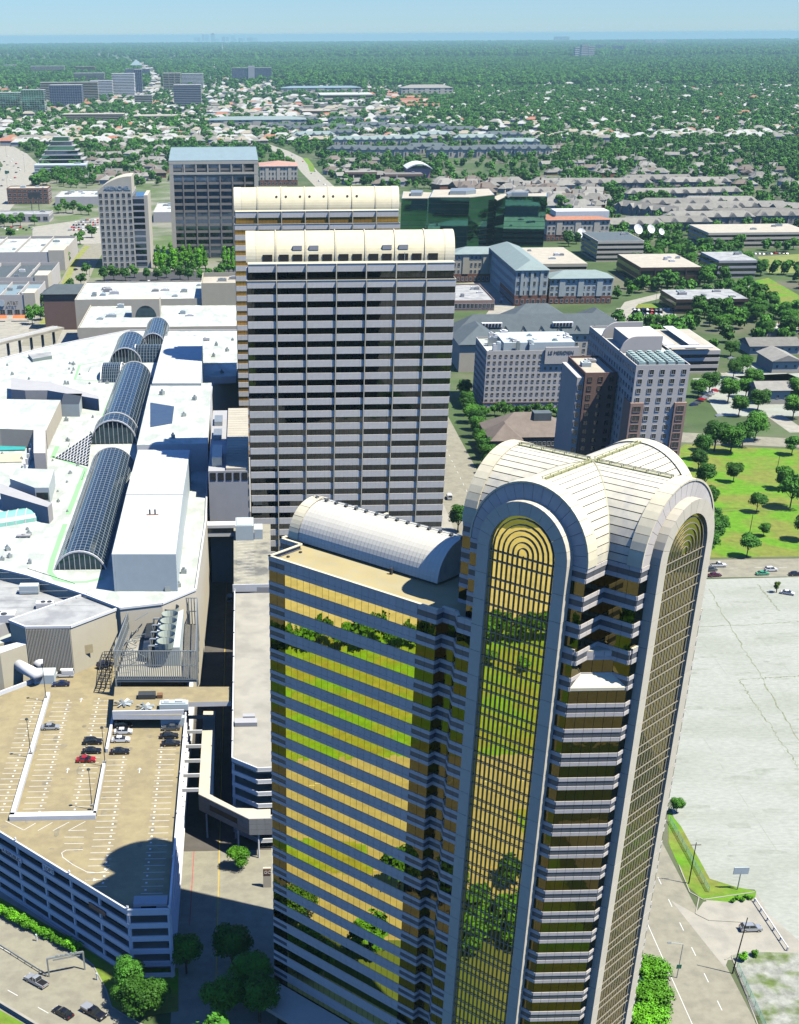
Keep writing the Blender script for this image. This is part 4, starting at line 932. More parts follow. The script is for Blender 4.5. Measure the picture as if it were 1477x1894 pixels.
# seams, vents and pipes over the white roofs
mb = MB()
for k in range(60):
    y = 345 + k * 5.2; mb.box(-150, -24 if y > 470 else -44, y, y + .10, MZ + .004, MZ + .02)
tag(mbuild(mb, 'membrane_seams', M('membrane_seam', (0.55, 0.58, 0.58), .8)), kind='stuff')
vm_ = MB().box(-.5, .5, -.4, .4, 0, .7).tube((0, 0, .7), (0, 0, 1.1), .25, n=8).mesh('roof_vent', STEEL); r5 = random.Random(55)
for k in range(70):
    px, py = r5.uniform(0, 200), r5.uniform(670, 1050); p = at(px, py, MZ)
    ob('roof_vent', vm_, mall, (p.x + 60, p.y - 420, MZ), r5.uniform(0, 6), r5.uniform(.6, 1.6))
for px, py, z in ((300, 1050, MZ), (340, 1060, MZ), (350, 900, MZ), (340, 770, XZ - 1), (360, 740, XZ - 1), (300, 730, XZ - 1), (320, 810, XZ - 1), (395, 660, MZ + 3), (410, 690, MZ + 3), (420, 650, MZ + 3), (400, 640, MZ), (430, 630, MZ), (330, 1085, MZ), (310, 1092, MZ)):
    p = at(px, py, z); ob('roof_vent', vm_, mall, (p.x + 60, p.y - 420, z), r5.uniform(0, 6), r5.uniform(1, 2))

for k in range(26):
    px, py = r5.choice(((r5.uniform(5, 190), r5.uniform(680, 1040)), (r5.uniform(300, 430), r5.uniform(625, 690)))); p = at(px, py, MZ)
    if -72 < p.x < -42 and 365 < p.y < 620: continue
    a, b, c = r5.uniform(1, 2.6), r5.uniform(.8, 1.8), r5.uniform(.8, 1.9); MB().box(-a, a, -b, b, .3, c).box(-a * .6, -a * .4, -b, b, 0, .3).box(a * .4, a * .6, -b, b, 0, .3).tube((0, 0, c), (0, 0, c + .25), b * .6, n=10).build('rooftop_unit', r5.choice((STEEL, PALEBL, WHITEP, GREYW)), mall, loc=(p.x + 60, p.y - 420, MZ), rotz=r5.choice((0, 1.57)))
for k in range(9):
    p = at(r5.uniform(10, 180), r5.uniform(680, 1000), MZ); L = r5.uniform(5, 16); MB().tube((0, 0, .4), (L * r5.choice((0, 1)), L * .9, .4), .16, n=6).build('roof_pipe', STEEL, mall, loc=(p.x + 60, p.y - 420, MZ))
# ================================================================ generic buildings
def win_mesh(w, h, frame=WHITEP, glass=WINGL):
    key = ('win', round(w, 2), round(h, 2), frame.name, glass.name)
    if key not in _mc:
        f = min(.12, w * .1); mb = MB(); mb.box(-w / 2, w / 2, -.03, .03, 0, h, 1)
        for a in ((-w / 2 - f, -w / 2, -f, h + f), (w / 2, w / 2 + f, -f, h + f), (-w / 2, w / 2, -f, 0), (-w / 2, w / 2, h, h + f)): mb.box(a[0], a[1], -.14, .03, a[2], a[3], 0)
        mb.box(-.04, .04, -.06, -.03, 0, h, 0)
        _mc[key] = mb.mesh('window', [frame, glass])
    return _mc[key]
def hip(mb, x0, x1, y0, y1, z, rise, ov=.6, m=0, gable=False, flat=0.0):
    x0 -= ov; x1 += ov; y0 -= ov; y1 += ov; w, d = x1 - x0, y1 - y0
    k = 0.12 if gable else 0.5
    if w >= d:
        i = d / 2 * (0.02 if gable else 1) * (1 - flat); a, b = (x0 + i, (y0 + y1) / 2, z + rise), (x1 - i, (y0 + y1) / 2, z + rise)
        mb.quad((x0, y0, z), (x1, y0, z), b, a, m); mb.quad((x1, y1, z), (x0, y1, z), a, b, m); mb.poly([(x0, y1, z), (x0, y0, z), a], m); mb.poly([(x1, y0, z), (x1, y1, z), b], m)
    else:
        i = w / 2 * (0.02 if gable else 1) * (1 - flat); a, b = ((x0 + x1) / 2, y0 + i, z + rise), ((x0 + x1) / 2, y1 - i, z + rise)
        mb.quad((x0, y1, z), (x0, y0, z), a, b, m); mb.quad((x1, y0, z), (x1, y1, z), b, a, m); mb.poly([(x0, y0, z), (x1, y0, z), a], m); mb.poly([(x1, y1, z), (x0, y1, z), b], m)
    mb.quad((x0, y0, z), (x0, y1, z), (x1, y1, z), (x1, y0, z), m)
    return mb
def units(par, w, D, h, n, seed):
    r = random.Random(seed)
    for k in range(n):
        x, y = r.uniform(-w * .4, w * .4), r.uniform(D * .15, D * .8); a, b, c = r.uniform(1, 3), r.uniform(1, 2.4), r.uniform(.8, 2)
        MB().box(x - a, x + a, y - b, y + b, h, h + c).box(x - a * .5, x + a * .3, y - b * .6, y + b * .4, h + c, h + c + .35).tube((x + a * .6, y, h + c), (x + a * .6, y, h + c + .3), .5, n=10).build('rooftop_unit', r.choice([PALEBL, STEEL, WHITEP, GREYW]), par)
def bld(name, label, x0, x1, Y, D, h, wall, roof, style='band', cat='building', group=None, fh=3.9, cols=None, ww=.6, wh=.5, glass=WINGL, nunits=3, parapet=.9, seed=0, piers=0, base=0.0, wins=True, penthouse=False, frame=WHITEP, rot=0.0):
    t = thing(name, label, cat, ((x0 + x1) / 2, Y, base), rot, group); w = x1 - x0; hw = w / 2; nf = max(1, int(round(h / fh))); fh = h / nf
    side = -1 if (x0 + x1) / 2 > 0 else 1; sx = side * hw
    if style == 'band':
        MB().box(-hw + .35, hw - .35, .35, D - .35, 0, h - .3).build('glazing', glass, t)
        for k in range(nf + 1):
            z0 = k * fh - fh * (1 - wh) * .55; z1 = k * fh + fh * (1 - wh) * .45; z0 = max(0, z0); z1 = h + parapet if k == nf else z1
            MB().box(-hw, hw, 0, D, z0, z1, 0).build('spandrel', wall, t)
        MB().box(-hw + .5, hw - .5, .5, D - .5, h + parapet - .6, h + parapet - .0 + .01).build('roof', roof, t)
        for k in range(piers + 1 if piers else 0):
            x = -hw + w * k / piers; MB().box(x - .5, x + .5, -.35, .2, 0, h + parapet).build('pier', wall, t)
    elif style == 'glass':
        MB().box(-hw, hw, 0, D, 0, h).build('curtain_wall', glass, t)
        for k in range(1, nf + 1):
            MB().box(-hw - .08, hw + .08, -.08, D + .08, k * fh - .35, k * fh - .05).build('floor_line', frame, t)
        n = cols or max(3, round(w / 6))
        for k in range(n + 1):
            x = -hw + w * k / n; MB().box(x - .12, x + .12, -.14, .05, 0, h).build('mullion', frame, t)
        MB().box(-hw + .3, hw - .3, .3, D - .3, h, h + .4).build('roof', roof, t)
    else:
        MB().box(-hw, hw, 0, D, 0, h).build('wall', wall, t)
        mb = MB()
        for a in ((-hw, hw, 0, .35), (-hw, hw, D - .35, D), (-hw, -hw + .35, .36, D - .36), (hw - .35, hw, .36, D - .36)): mb.box(a[0], a[1], a[2], a[3], h + .01, h + parapet)
        mb.build('parapet', wall, t); MB().box(-hw + .36, hw - .36, .36, D - .36, h, h + .12).build('roof', roof, t)
        if wins:
            n = cols or max(2, round(w / 4)); pw, ph = w / n * ww, fh * wh; me = win_mesh(pw, ph, frame, glass)
            for r in range(nf):
                for k in range(n): ob('window', me, t, (-hw + w * (k + .5) / n, -.02, r * fh + fh * .28))
            n2 = max(2, round(D / (w / n))); pw2 = D / n2 * ww; me2 = win_mesh(pw2, ph, frame, glass)
            for r in range(nf):
                for k in range(n2): ob('window', me2, t, (sx + side * .02, D * (k + .5) / n2, r * fh + fh * .28), -math.pi / 2 if side < 0 else math.pi / 2)
    if penthouse: MB().box(-hw * .5, hw * .5, D * .25, D * .75, h, h + 4).build('penthouse', wall, t)
    if nunits: units(t, w, D, h + (parapet if style == 'band' else .1), nunits, seed)
    foot(x0, x1, Y, Y + D)
    return t
def dep(p_front, p_back, z): return at(*p_back, z).y - at(*p_front, z).y

# ---------------------------------------------------------------- hotels right of the slab tower
x0, x1, Y, h = bz(900, 1068, 652, 28.0); D = dep((900, 652), (880, 626), 28)
hot = bld('hotel', 'white mid-rise hotel with rooftop letters, right of the slab tower', x0, x1, Y, D, 28.0, WARMW, WHITE, 'grid', 'hotel', fh=3.1, cols=16, ww=.36, wh=.42, nunits=0, frame=WARMW)
w = x1 - x0
MB().box(w * .14, w / 2 + .3, -.9, .1, 22.5, 30.5).build('sign_wall', WARMW, hot)
text('LE MERIDIEN', 2.3, M('sign_letter_grey', (0.16, 0.17, 0.18), .5), hot, (w * .17, -.95, 27.2), (math.pi / 2, 0, 0), ext=.12)
MB().box(-w / 2 - .3, w / 2 + .3, -.35, D, 3.4, 3.9).build('base_cornice', PINKW, hot)
MB().box(-w / 2 + 9, w / 2 - 1, 4, D - 4, 28.1, 32).build('penthouse', PALEBL, hot)
rr = random.Random(4)
for k in range(26):
    x, y = rr.uniform(-w / 2 + 2, w / 2 - 2), rr.uniform(2, D - 2); a, b, c = rr.uniform(.8, 2.2), rr.uniform(.8, 1.8), rr.uniform(1, 3)
    MB().box(x - a, x + a, y - b, y + b, 28, 28 + c + 2).tube((x, y, 30 + c), (x, y, 30.5 + c), b * .7, n=10).build('rooftop_unit', rr.choice([WHITEP, PALEBL, STEEL, WHITEP]), hot)
z2 = 64.0
x0, x1, Y, h = bz(1176, 1276, 680, z2); D = dep((1176, 680), (1091, 607), z2); w = x1 - x0
ht = bld('apartment_tower', 'tall pale apartment tower with rose corner bays and rooftop chillers', x0, x1, Y, D, z2, WARMW, WHITE, 'grid', 'apartment tower', fh=3.2, cols=5, ww=.36, wh=.5, nunits=0, frame=WARMW)
for xa, xb in ((-w / 2 - .5, -w * .28), (w * .30, w / 2 + .5)):
    MB().box(xa, xb, -1.0, .6, 0, z2 - 12).build('corner_bay', PINKW, ht)
    for k in range(16): ob('window', win_mesh((xb - xa) * .55, 1.9, PINKW), ht, ((xa + xb) / 2, -1.02, 1 + k * 3.2))
MB().box(-w / 2 - .5, -w / 2 + .5, .7, 9, 0, z2 - 12).build('corner_bay', PINKW, ht)
for i in range(5):
    for j in range(6):
        x, y = -w * .36 + i * w * .18, 3.5 + j * 3.2; MB().box(x - 1.2, x + 1.2, y - 1.3, y + 1.3, z2 + .1, z2 + 1.5).tube((x, y, z2 + 1.5), (x, y, z2 + 1.9), .9, n=10).build('chiller', M('pale_green_unit', (0.42, 0.55, 0.52), .5), ht)
for y in (24, 52):
    pts = []; n = 12
    for k in range(n + 1): a = math.pi / 2 * k / n; pts.append((-w / 2 + 6 - 6 * math.cos(a), z2 + 6.0 * math.sin(a)))
    MB().prism([(-w / 2, z2), *pts, (w * .32, z2 + 6), (w * .32, z2)], 0, .8).mesh('x', WARMW)
    mb = MB(); ring = [(-w / 2, z2 - .1)] + pts + [(w * .3, z2 + 6), (w * .3, z2 - .1)]
    mb.poly([(x, y, z) for x, z in ring]); mb.poly([(x, y + .8, z) for x, z in ring][::-1])
    for (a, b) in zip(ring, ring[1:] + ring[:1]): mb.quad((a[0], y, a[1]), (a[0], y + .8, a[1]), (b[0], y + .8, b[1]), (b[0], y, b[1]))
    mb.build('curved_parapet', WARMW, ht)
MB().box(-w * .3, w * .35, 28, 50, z2 + .1, z2 + 4.5).build('penthouse', WARMW, ht)
# brown side wing of the tower, in its shade
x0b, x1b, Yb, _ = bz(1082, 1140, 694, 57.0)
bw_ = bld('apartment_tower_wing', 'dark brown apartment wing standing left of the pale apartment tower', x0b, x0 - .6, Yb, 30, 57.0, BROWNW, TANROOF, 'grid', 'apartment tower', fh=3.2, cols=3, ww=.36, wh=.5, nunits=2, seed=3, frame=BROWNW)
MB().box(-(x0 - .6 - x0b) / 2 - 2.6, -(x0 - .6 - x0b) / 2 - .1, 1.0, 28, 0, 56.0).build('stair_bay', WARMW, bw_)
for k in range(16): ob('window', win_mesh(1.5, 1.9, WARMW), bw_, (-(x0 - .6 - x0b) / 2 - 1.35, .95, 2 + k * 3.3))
# brown-roofed low building at their foot
x0, x1, Y, h = bz(905, 1062, 800, 11.0)
lo = thing('townhouse_block', 'low stone townhouse block with brown shingle roof at foot of hotel', 'building', ((x0 + x1) / 2, Y, 0)); w = x1 - x0
MB().box(-w / 2, w / 2, 0, 26, 0, 9).box(-w / 2, -w / 2 + 14, -6, 0, 0, 9).build('wall', BROWNW, lo)
hip(MB(), -w / 2, w / 2, 0, 26, 9, 8).build('roof', SHINGLEB, lo); hip(MB(), -w / 2, -w / 2 + 14, -6, 12, 9.05, 6).build('roof', SHINGLEB, lo)
for k in range(9): ob('window', win_mesh(1.3, 1.8), lo, (-w / 2 + 17 + k * (w - 20) / 9, -.03, 5))
MB().box(2, 10, 8, 14, 12, 17.5).build('dormer', SLATE, lo); foot(x0, x1, Y - 6, Y + 26)
# slate-roofed residence behind the hotel
x0, x1, Y, h = bz(838, 1165, 618, 15)
def mansion():
    w = x1 - x0; t = thing('slate_roof_residence', 'large residence with dark slate hip roofs and dormers behind the hotel', 'building', ((x0 + x1) / 2, Y, 0))
    MB().box(-w / 2, w / 2, 0, 26, 0, 15).box(-w / 2, -w / 2 + 24, -28, 0, 0, 15).box(w / 2 - 24, w / 2, 26, 50, 0, 15).build('wall', CREAMW, t)
    hip(MB(), -w / 2, w / 2, 0, 26, 15, 9, 1).build('roof', SLATE, t); hip(MB(), -w / 2, -w / 2 + 24, -28, 10, 15.05, 8, 1).build('roof', SLATE, t); hip(MB(), w / 2 - 26, w / 2, 20, 52, 15.05, 8, 1).build('roof', SLATE, t)
    hip(MB(), -w * .2, w * .25, 18, 52, 15.1, 11, 1).build('roof', SLATE, t)
    for k in range(9):
        x = -w / 2 + 10 + k * (w - 20) / 8; MB().poly([(x - 2, 1.0, 15.8), (x + 2, 1.0, 15.8), (x, 1.0, 18.6)]).quad((x - 2.3, .7, 15.6), (x, .7, 18.9), (x, 7, 18.9), (x - 2.3, 7, 15.6), 1).quad((x, .7, 18.9), (x + 2.3, .7, 15.6), (x + 2.3, 7, 15.6), (x, 7, 18.9), 1).build('dormer', [CREAMW, SLATE], t)
    for r in range(4):
        for k in range(22): ob('window', win_mesh(1.4, 1.9), t, (-w / 2 + 3 + k * (w - 6) / 21, -.03, 1.2 + r * 3.5))
    for xx in (-.28, .12):
        MB().box(xx * w - 6, xx * w + 6, 2.5, 5.5, 18.5, 20.8).build('solar_frame', WHITEP, t)
        for q in range(6): MB().box(xx * w - 5.6 + q * 1.9, xx * w - 4.4 + q * 1.9, 2.3, 2.5, 18.8, 20.5).build('solar_panel', CORE, t)
    foot(x0, x1, Y - 28, Y + 52)
mansion()
# three-level garage with white shade canopies
x0, x1, Y, h = bb(1214, 1334, 640, 690)
tg = bld('parking_garage', 'three-level parking garage with white canopies behind the apartment tower', x0 - 10, x1, Y, 62, 11, WARMW, TANROOF, 'band', 'garage', fh=3.4, wh=.5, glass=CORE, nunits=0, parapet=1.2)
for k in range(3): MB().box(-22 + k * 14, -16 + k * 14, 4, 58, 14.4, 14.8).build('shade_canopy', WHITEP, tg)
MB().box(-24, 18, -2, 3, 14, 14.4).build('shade_canopy', WHITEP, tg)
# ---------------------------------------------------------------- green-roofed apartments
GW = M('pale_green_siding', (0.50, 0.55, 0.52), .8, .05, .3)
def apt(name, label, pl, pr, ptop, pbase, D, wallm, rf, rise, rows, cols, group=None, brick=True, gable=False):
    x0, x1, Y, h = bb(pl, pr, ptop, pbase); t = thing(name, label, 'apartments', ((x0 + x1) / 2, Y, 0), 0, group); w = x1 - x0; fh = h / rows
    MB().box(-w / 2, w / 2, 0, D, 0, h).build('wall', wallm, t)
    if brick: MB().box(-w / 2 - .05, w / 2 + .05, -.15, D * .5, 0, fh * 1.2).build('brick_base', BRICK, t)
    hip(MB(), -w / 2, w / 2, 0, D, h, rise, 1.0, gable=gable).build('roof', rf, t)
    me = win_mesh(w / cols * .45, fh * .5)
    side = -1 if (x0 + x1) / 2 > 0 else 1; n2 = max(2, int(D / (w / cols))); me2 = win_mesh(D / n2 * .45, fh * .5)
    for r in range(rows):
        for k in range(cols): ob('window', me, t, (-w / 2 + w * (k + .5) / cols, -.17 if (brick and r == 0) else -.03, r * fh + fh * .25))
        for k in range(n2): ob('window', me2, t, (side * (w / 2 + .03), D * (k + .5) / n2, r * fh + fh * .25), -math.pi / 2 if side < 0 else math.pi / 2)
    for k in range(3): MB().box(-w * .35 + k * w * .3, -w * .35 + k * w * .3 + w * .09, -.5, .1, fh * 1.2, h + .3).build('bay', wallm, t)
    foot(x0, x1, Y, Y + D); return t
apt('green_roof_apartments', 'apartment block with green metal roof just right of the slab tower top', 838, 962, 470, 522, 22, TANW, GREENRF, 4, 4, 16)
apt('green_roof_apartments', 'corner apartment block with green metal roof and grey siding facing camera', 1018, 1134, 515, 562, 22, GW, GREENRF, 4, 4, 12)
apt('green_roof_apartments', 'long side wing of green-roofed apartments running back beside the court', 955, 1015, 500, 566, 120, GW, GREENRF, 5, 4, 6)
x0, x1, Y, h = bb(1000, 1110, 490, 540); bld('parking_garage', 'flat tan garage roof enclosed by the green-roofed apartments', x0, x1, Y + 40, 90, 13, TANW, TANROOF, 'band', 'garage', wh=.45, glass=CORE, nunits=4, seed=8)
x0, x1, Y, h = bb(840, 915, 552, 575); bld('shop_building', 'single-storey grey-roofed shops between slab tower and apartment court', x0, x1, Y, 70, 6, PINKW, GREYROOF, 'grid', 'shops', fh=6, cols=10, ww=.7, nunits=5, seed=2)
x0, x1, Y, h = bb(1013, 1112, 402, 444)
a = apt('red_roof_apartments', 'tan apartment block with red tile roof right of the green glass offices', 1013, 1128, 407, 446, 40, CREAMW, REDTILE, 4, 4, 14)
MB().box(-20, 30, 10, 34, 14, 24).build('white_roof_block', WHITEP, a)
# ---------------------------------------------------------------- green glass office group
def prismb(name, label, pts_px, z, glass, roof, nf, group=None, fr=None):
    pts = P2(pts_px, z); cx = sum(p[0] for p in pts) / len(pts); cy = sum(p[1] for p in pts) / len(pts); t = thing(name, label, 'office', (cx, cy, 0), 0, group)
    q = [(p[0] - cx, p[1] - cy) for p in pts]; MB().prism(q, 0, z).build('curtain_wall', glass, t)
    for k in range(1, nf + 1):
        zz = z * k / nf; s = 1.004; MB().prism([(p[0] * s, p[1] * s) for p in q], zz - .3, zz - .05).build('floor_line', fr or FRAME, t)
    MB().prism([(p[0] * .97, p[1] * .97) for p in q], z, z + .4).build('roof', roof, t)
    MB().prism([(p[0] * .4, p[1] * .4) for p in q], z + .4, z + 3.2).build('penthouse', STEEL, t)
    xs, ys = [p[0] for p in pts], [p[1] for p in pts]; foot(min(xs), max(xs), min(ys), max(ys)); return t
prismb('green_glass_office', 'leftmost block of the dark green mirror-glass offices behind slab towers', [(742, 368), (793, 368), (800, 357), (745, 355)], 48, GREENGL, TANROOF, 12)
prismb('green_glass_office', 'middle block of the dark green mirror-glass offices behind slab towers', [(793, 366), (868, 366), (915, 361), (905, 350), (800, 352)], 50, GREENGL, TANROOF, 12)
prismb('green_glass_office', 'rightmost block of the dark green mirror-glass offices, nearest one', [(918, 372), (935, 364), (1012, 364), (1012, 358), (925, 360), (910, 366)], 46, GREENGL, TANROOF, 12)
# ---------------------------------------------------------------- offices at right
x0, x1, Y, h = bb(1158, 1178, 448, 484); bld('low_office', 'white banded low office with dark roof below the satellite dishes', x0 - 24, x1 + 6, Y, 60, h, CREAMW, SLATE, 'band', 'office', fh=3.8, wh=.5, nunits=2)
x0, x1, Y, h = bb(1218, 1298, 497, 528); bld('low_office', 'square brown office with tan roof deck and central plant', x0 - 14, x1, Y, 72, h, DBROWN, TANROOF, 'band', 'office', fh=5, wh=.55, nunits=5, seed=6, piers=4)
x0, x1, Y, h = bb(1376, 1400, 484, 514); bld('low_office', 'small dark glass office with grey roof beside the mown lot', x0 - 20, x1, Y, 48, h, GREYW, GREYROOF, 'band', 'office', fh=4, wh=.6, nunits=2)
x0, x1, Y, h = bb(1250, 1384, 556, 580); bld('low_office', 'long single-storey brick office with flat white roofs among trees', x0, x1, Y, 40, h, DBROWN, GREYROOF, 'band', 'office', fh=4, wh=.5, nunits=5, seed=9)
x0, x1, Y, h = bb(1310, 1500, 432, 458); bld('low_office', 'wide tan two-storey office at right edge in front of townhouses', x0, x1, Y, 60, h, CREAMW, TANROOF, 'band', 'office', fh=4, wh=.5, nunits=3)
x0, x1, Y, h = bb(1420, 1477, 604, 622); t = thing('metal_shed', 'white metal shed with rusty roof at the right edge', 'shed', ((x0 + x1) / 2, Y, 0)); w = x1 - x0
MB().box(-w / 2, w / 2, 0, 16, 0, 4).build('wall', WARMW, t); hip(MB(), -w / 2, w / 2, 0, 16, 4, 2.6, .6, gable=True).build('roof', M('rusty_roof', (0.62, 0.60, 0.56), .8, .08, .2, rgb2=(.36, .16, .08), scale2=.15, amt2=.4), t)
for nm, (pl, pr, pt, pb_), dd, lb in (('a', (1388, 1480, 640, 656), 20, 'long grey-roofed apartment house behind the parking, right edge'), ('b', (1430, 1480, 668, 690), 26, 'grey-roofed apartment house cut by the right edge'), ('c', (1402, 1462, 722, 748), 14, 'small beige apartment house with grey gable roof near trees')):
    x0, x1, Y, h = bb(pl, pr, pt, pb_); w = x1 - x0; t = thing('apartment_house', lb, 'house', ((x0 + x1) / 2, Y, 0)); MB().box(-w / 2, w / 2, 0, dd, 0, h).build('wall', CREAMW, t)
    hip(MB(), -w / 2, w / 2, 0, dd, h, 3.2, 1, gable=True).build('roof', SHINGLE, t); n = max(3, int(w / 4))
    for k in range(n): ob('window', win_mesh(1.3, 1.5), t, (-w / 2 + w * (k + .5) / n, -.03, h * .45))
    foot(x0, x1, Y, Y + dd)
# satellite dishes
def dish(px, py, r, label, z=0.0):
    c = at(px, py, z); t = thing('satellite_dish', label, 'dish', c); mb = MB(); n = 20; rings = 5; N = Vector((.35, -.75, .55)).normalized(); u = N.cross(Vector((0, 0, 1))).normalized(); v = u.cross(N)
    ctr = Vector((0, 0, r * 1.25)); g_ = []
    for i in range(rings + 1):
        q = r * i / rings; g_.append([tuple(ctr + N * (.28 * q * q / r) + u * (q * math.cos(2 * math.pi * k / n)) + v * (q * math.sin(2 * math.pi * k / n))) for k in range(n)])
    for i in range(rings):
        for k in range(n): mb.quad(g_[i][k], g_[i][(k + 1) % n], g_[i + 1][(k + 1) % n], g_[i + 1][k])
    mb.build('reflector', WHITEP, t, smooth=True); MB().tube((0, 0, 0), tuple(ctr - N * .1), r * .12, r * .08).build('mast', STEEL, t)
    f_ = ctr + N * r * .9; mb = MB()
    for k in (0, 7, 13): mb.bar(g_[rings][k], f_, .12)
    mb.tube(f_ - N * .4, f_ + N * .1, .3).build('feed_arm', STEEL, t)
dish(1060, 446, 5.0, 'white satellite dish on the ground near the green glass offices, left of two'); dish(1073, 447, 5.0, 'grey satellite dish on the ground near the green glass offices, right of two')
dish(1177, 438, 4.5, 'leftmost large satellite dish on the dark-roofed office', 12); dish(1201, 436, 4.0, 'white satellite dish right of the grey one on the dark-roofed office', 12); dish(1221, 438, 3.0, 'smallest satellite dish, at right end of the row', 12)
# ---------------------------------------------------------------- offices and shops at left
x0, x1, Y, h = bb(180, 244, 357, 497); Y0 = Y
ta = bld('curved_top_office', 'tan office tower with curved rooftop sign wall left of the dark glass tower', x0, x1, Y, 44, h, CREAMW, GREYROOF, 'grid', 'office tower', fh=h / 12, cols=6, ww=.5, wh=.62, nunits=0)
w = x1 - x0; x2 = aty(284 - 12, 357, Y).x - (x0 + x1) / 2
MB().box(w / 2, x2 - 3, .8, 40, 0, h - 3).build('glass_corner', BLUEGL, ta); MB().box(x2 - 3, x2, 1.2, 40, 0, h - 2).build('side_wall', CREAMW, ta)
for k in range(12): MB().box(w / 2 + .01, x2 - 3.01, .4, .8, h / 12 * k, h / 12 * k + 1.2).build('corner_spandrel', GREYW, ta)
n = 10; rz_ = []
for k in range(n + 1): rz_.append((-w / 2 + w * k / n, h + .9 + 11 * math.sin(math.pi / 2 * (k / n) ** .8)))
mb = MB(); ring = [(-w / 2, h + .9)] + rz_ + [(w / 2, h + .9)]; mb.poly([(x, .1, z) for x, z in ring]); mb.poly([(x, 30, z) for x, z in ring][::-1])
for a, b in zip(ring, ring[1:] + ring[:1]): mb.quad((a[0], .1, a[1]), (a[0], 30, a[1]), (b[0], 30, b[1]), (b[0], .1, b[1]))
mb.build('curved_crown', [CREAMW], ta)
text('ARENCHEL', 4.4, M('pale_letter', (0.45, 0.55, 0.65), .4), ta, (-w * .32, -.1, h + 2.0), (math.pi / 2, 0, 0), ext=.15)
x0, x1, Y, h = bb(314, 475, 300, 478)
tb = bld('glass_office_tower', 'dark glass office tower with tan frame and blue-grey sloped roof', x0, x1, Y, 42, h, M('umber_precast', (0.30, 0.265, 0.22), .8, .08, .3), GREYROOF, 'band', 'office tower', fh=h / 14, glass=BLUEGL, wh=.66, piers=7, nunits=0, parapet=.2)
w = x1 - x0; fl = h / 14
MB().box(-w / 2 - 1, -w / 2 + 2.5, -.6, 42.5, 0, h).build('corner_pier', CREAMW, tb); MB().box(w / 2 - 2.5, w / 2 + 1, -.6, 42.5, 0, h).build('corner_pier', CREAMW, tb); MB().box(-w / 2 - 1, w / 2 + 1, -.7, 42.6, h - 1.5, h + 1.2).build('cornice', CREAMW, tb)
MB().box(-w / 2 - 1, w / 2 + 1, -.65, .2, h - 9.3, h - 7.6).build('cornice', CREAMW, tb)
for k in range(8): MB().box(-w / 2 + 2 + k * (w - 4) / 7 - .5, -w / 2 + 2 + k * (w - 4) / 7 + .5, -.62, .2, h - 8, h).build('upper_pier', CREAMW, tb)
mb = MB(); mb.quad((-w / 2 - 1, -.8, h + 1.25), (w / 2 + 1, -.8, h + 1.25), (w / 2 - .5, 16, h + 9.5), (-w / 2 + .5, 16, h + 9.5)); mb.quad((w / 2 + 1, 42.6, h + 1.25), (-w / 2 - 1, 42.6, h + 1.25), (-w / 2 + .5, 26, h + 9.5), (w / 2 - .5, 26, h + 9.5)); mb.quad((-w / 2 + .5, 16, h + 9.5), (w / 2 - .5, 16, h + 9.5), (w / 2 - .5, 26, h + 9.5), (-w / 2 + .5, 26, h + 9.5))
mb.quad((-w / 2 - 1, 42.6, h + 1.25), (-w / 2 - 1, -.8, h + 1.25), (-w / 2 + .5, 16, h + 9.5), (-w / 2 + .5, 26, h + 9.5)); mb.quad((w / 2 + 1, -.8, h + 1.25), (w / 2 + 1, 42.6, h + 1.25), (w / 2 - .5, 26, h + 9.5), (w / 2 - .5, 16, h + 9.5)); mb.build('sloped_roof', BLUERF, tb)
# shops and flat roofs along the avenue at left
for (pl, pr, pt, D, z, mt, rf, lb) in ((-60, 118, 472, 100, 12, WARMW, WHITE, 'white flat-roofed store with small roof units left of the avenue'), (-60, 64, 552, 58, 11, WARMW, BLUERF, 'store with dark roof wells and orange awnings at left edge'), (-60, 88, 519, 74, 11, WARMW, SLATE, 'middle store with dark sunken roof at left edge')):
    x0, x1, Y, h = bz(pl, pr, pt, z); o = bld('store', lb, x0, x1, Y, D, z, mt, rf, 'grid', 'store', fh=z, wins=False, nunits=7, seed=int(pt), parapet=2.2); w = x1 - x0
    for k in range(3): MB().box(-w / 2 + w * (.22 + .26 * k), -w / 2 + w * (.22 + .26 * k) + .5, .4, D - .4, z + .13, z + 2.0).build('roof_divider', mt, o)
    for k in range(9): ob('window', win_mesh(w / 14, 3.0, mt), o, (-w / 2 + w * (k + .5) / 9, -.03, .6))
    MB().box(w / 2 - w * .16, w / 2 + .4, -.5, D * .3, 0, z + 3.4).build('corner_block', CREAMW, o)
x0, x1, Y, h = bb(-10, 45, 574, 594); st2 = thing('awning', 'two orange awnings on the store front at left edge', 'awning', ((x0 + x1) / 2, Y - 3, 0))
for k in (-1, 1): MB().poly([(k * 8 - 6, 0, 2.2), (k * 8 + 6, 0, 2.2), (k * 8 + 6, 2.8, 3.8), (k * 8 - 6, 2.8, 3.8)]).build('awning_cloth', M('orange_cloth', (0.75, 0.18, 0.05), .8), st2)
x0, x1, Y, h = bb(100, 186, 354, 380); bld('store', 'white flat-roofed store behind the tan office tower', x0, x1, Y, 70, 8, WARMW, WHITE, 'grid', 'store', wins=False, nunits=9, seed=21)
x0, x1, Y, h = bb(12, 88, 350, 378); bld('brick_shops', 'brick shop building with tan entrance at left by the highway', x0, x1, Y, 30, max(8, h), BRICK, TANROOF, 'grid', 'shops', fh=4, cols=8, nunits=3, seed=22)
x0, x1, Y, h = bb(-20, 90, 395, 412); bld('store', 'grey-roofed store at left edge behind parked cars', x0, x1, Y, 34, 7, WARMW, GREYROOF, 'grid', 'store', fh=7, cols=8, nunits=2, seed=23)
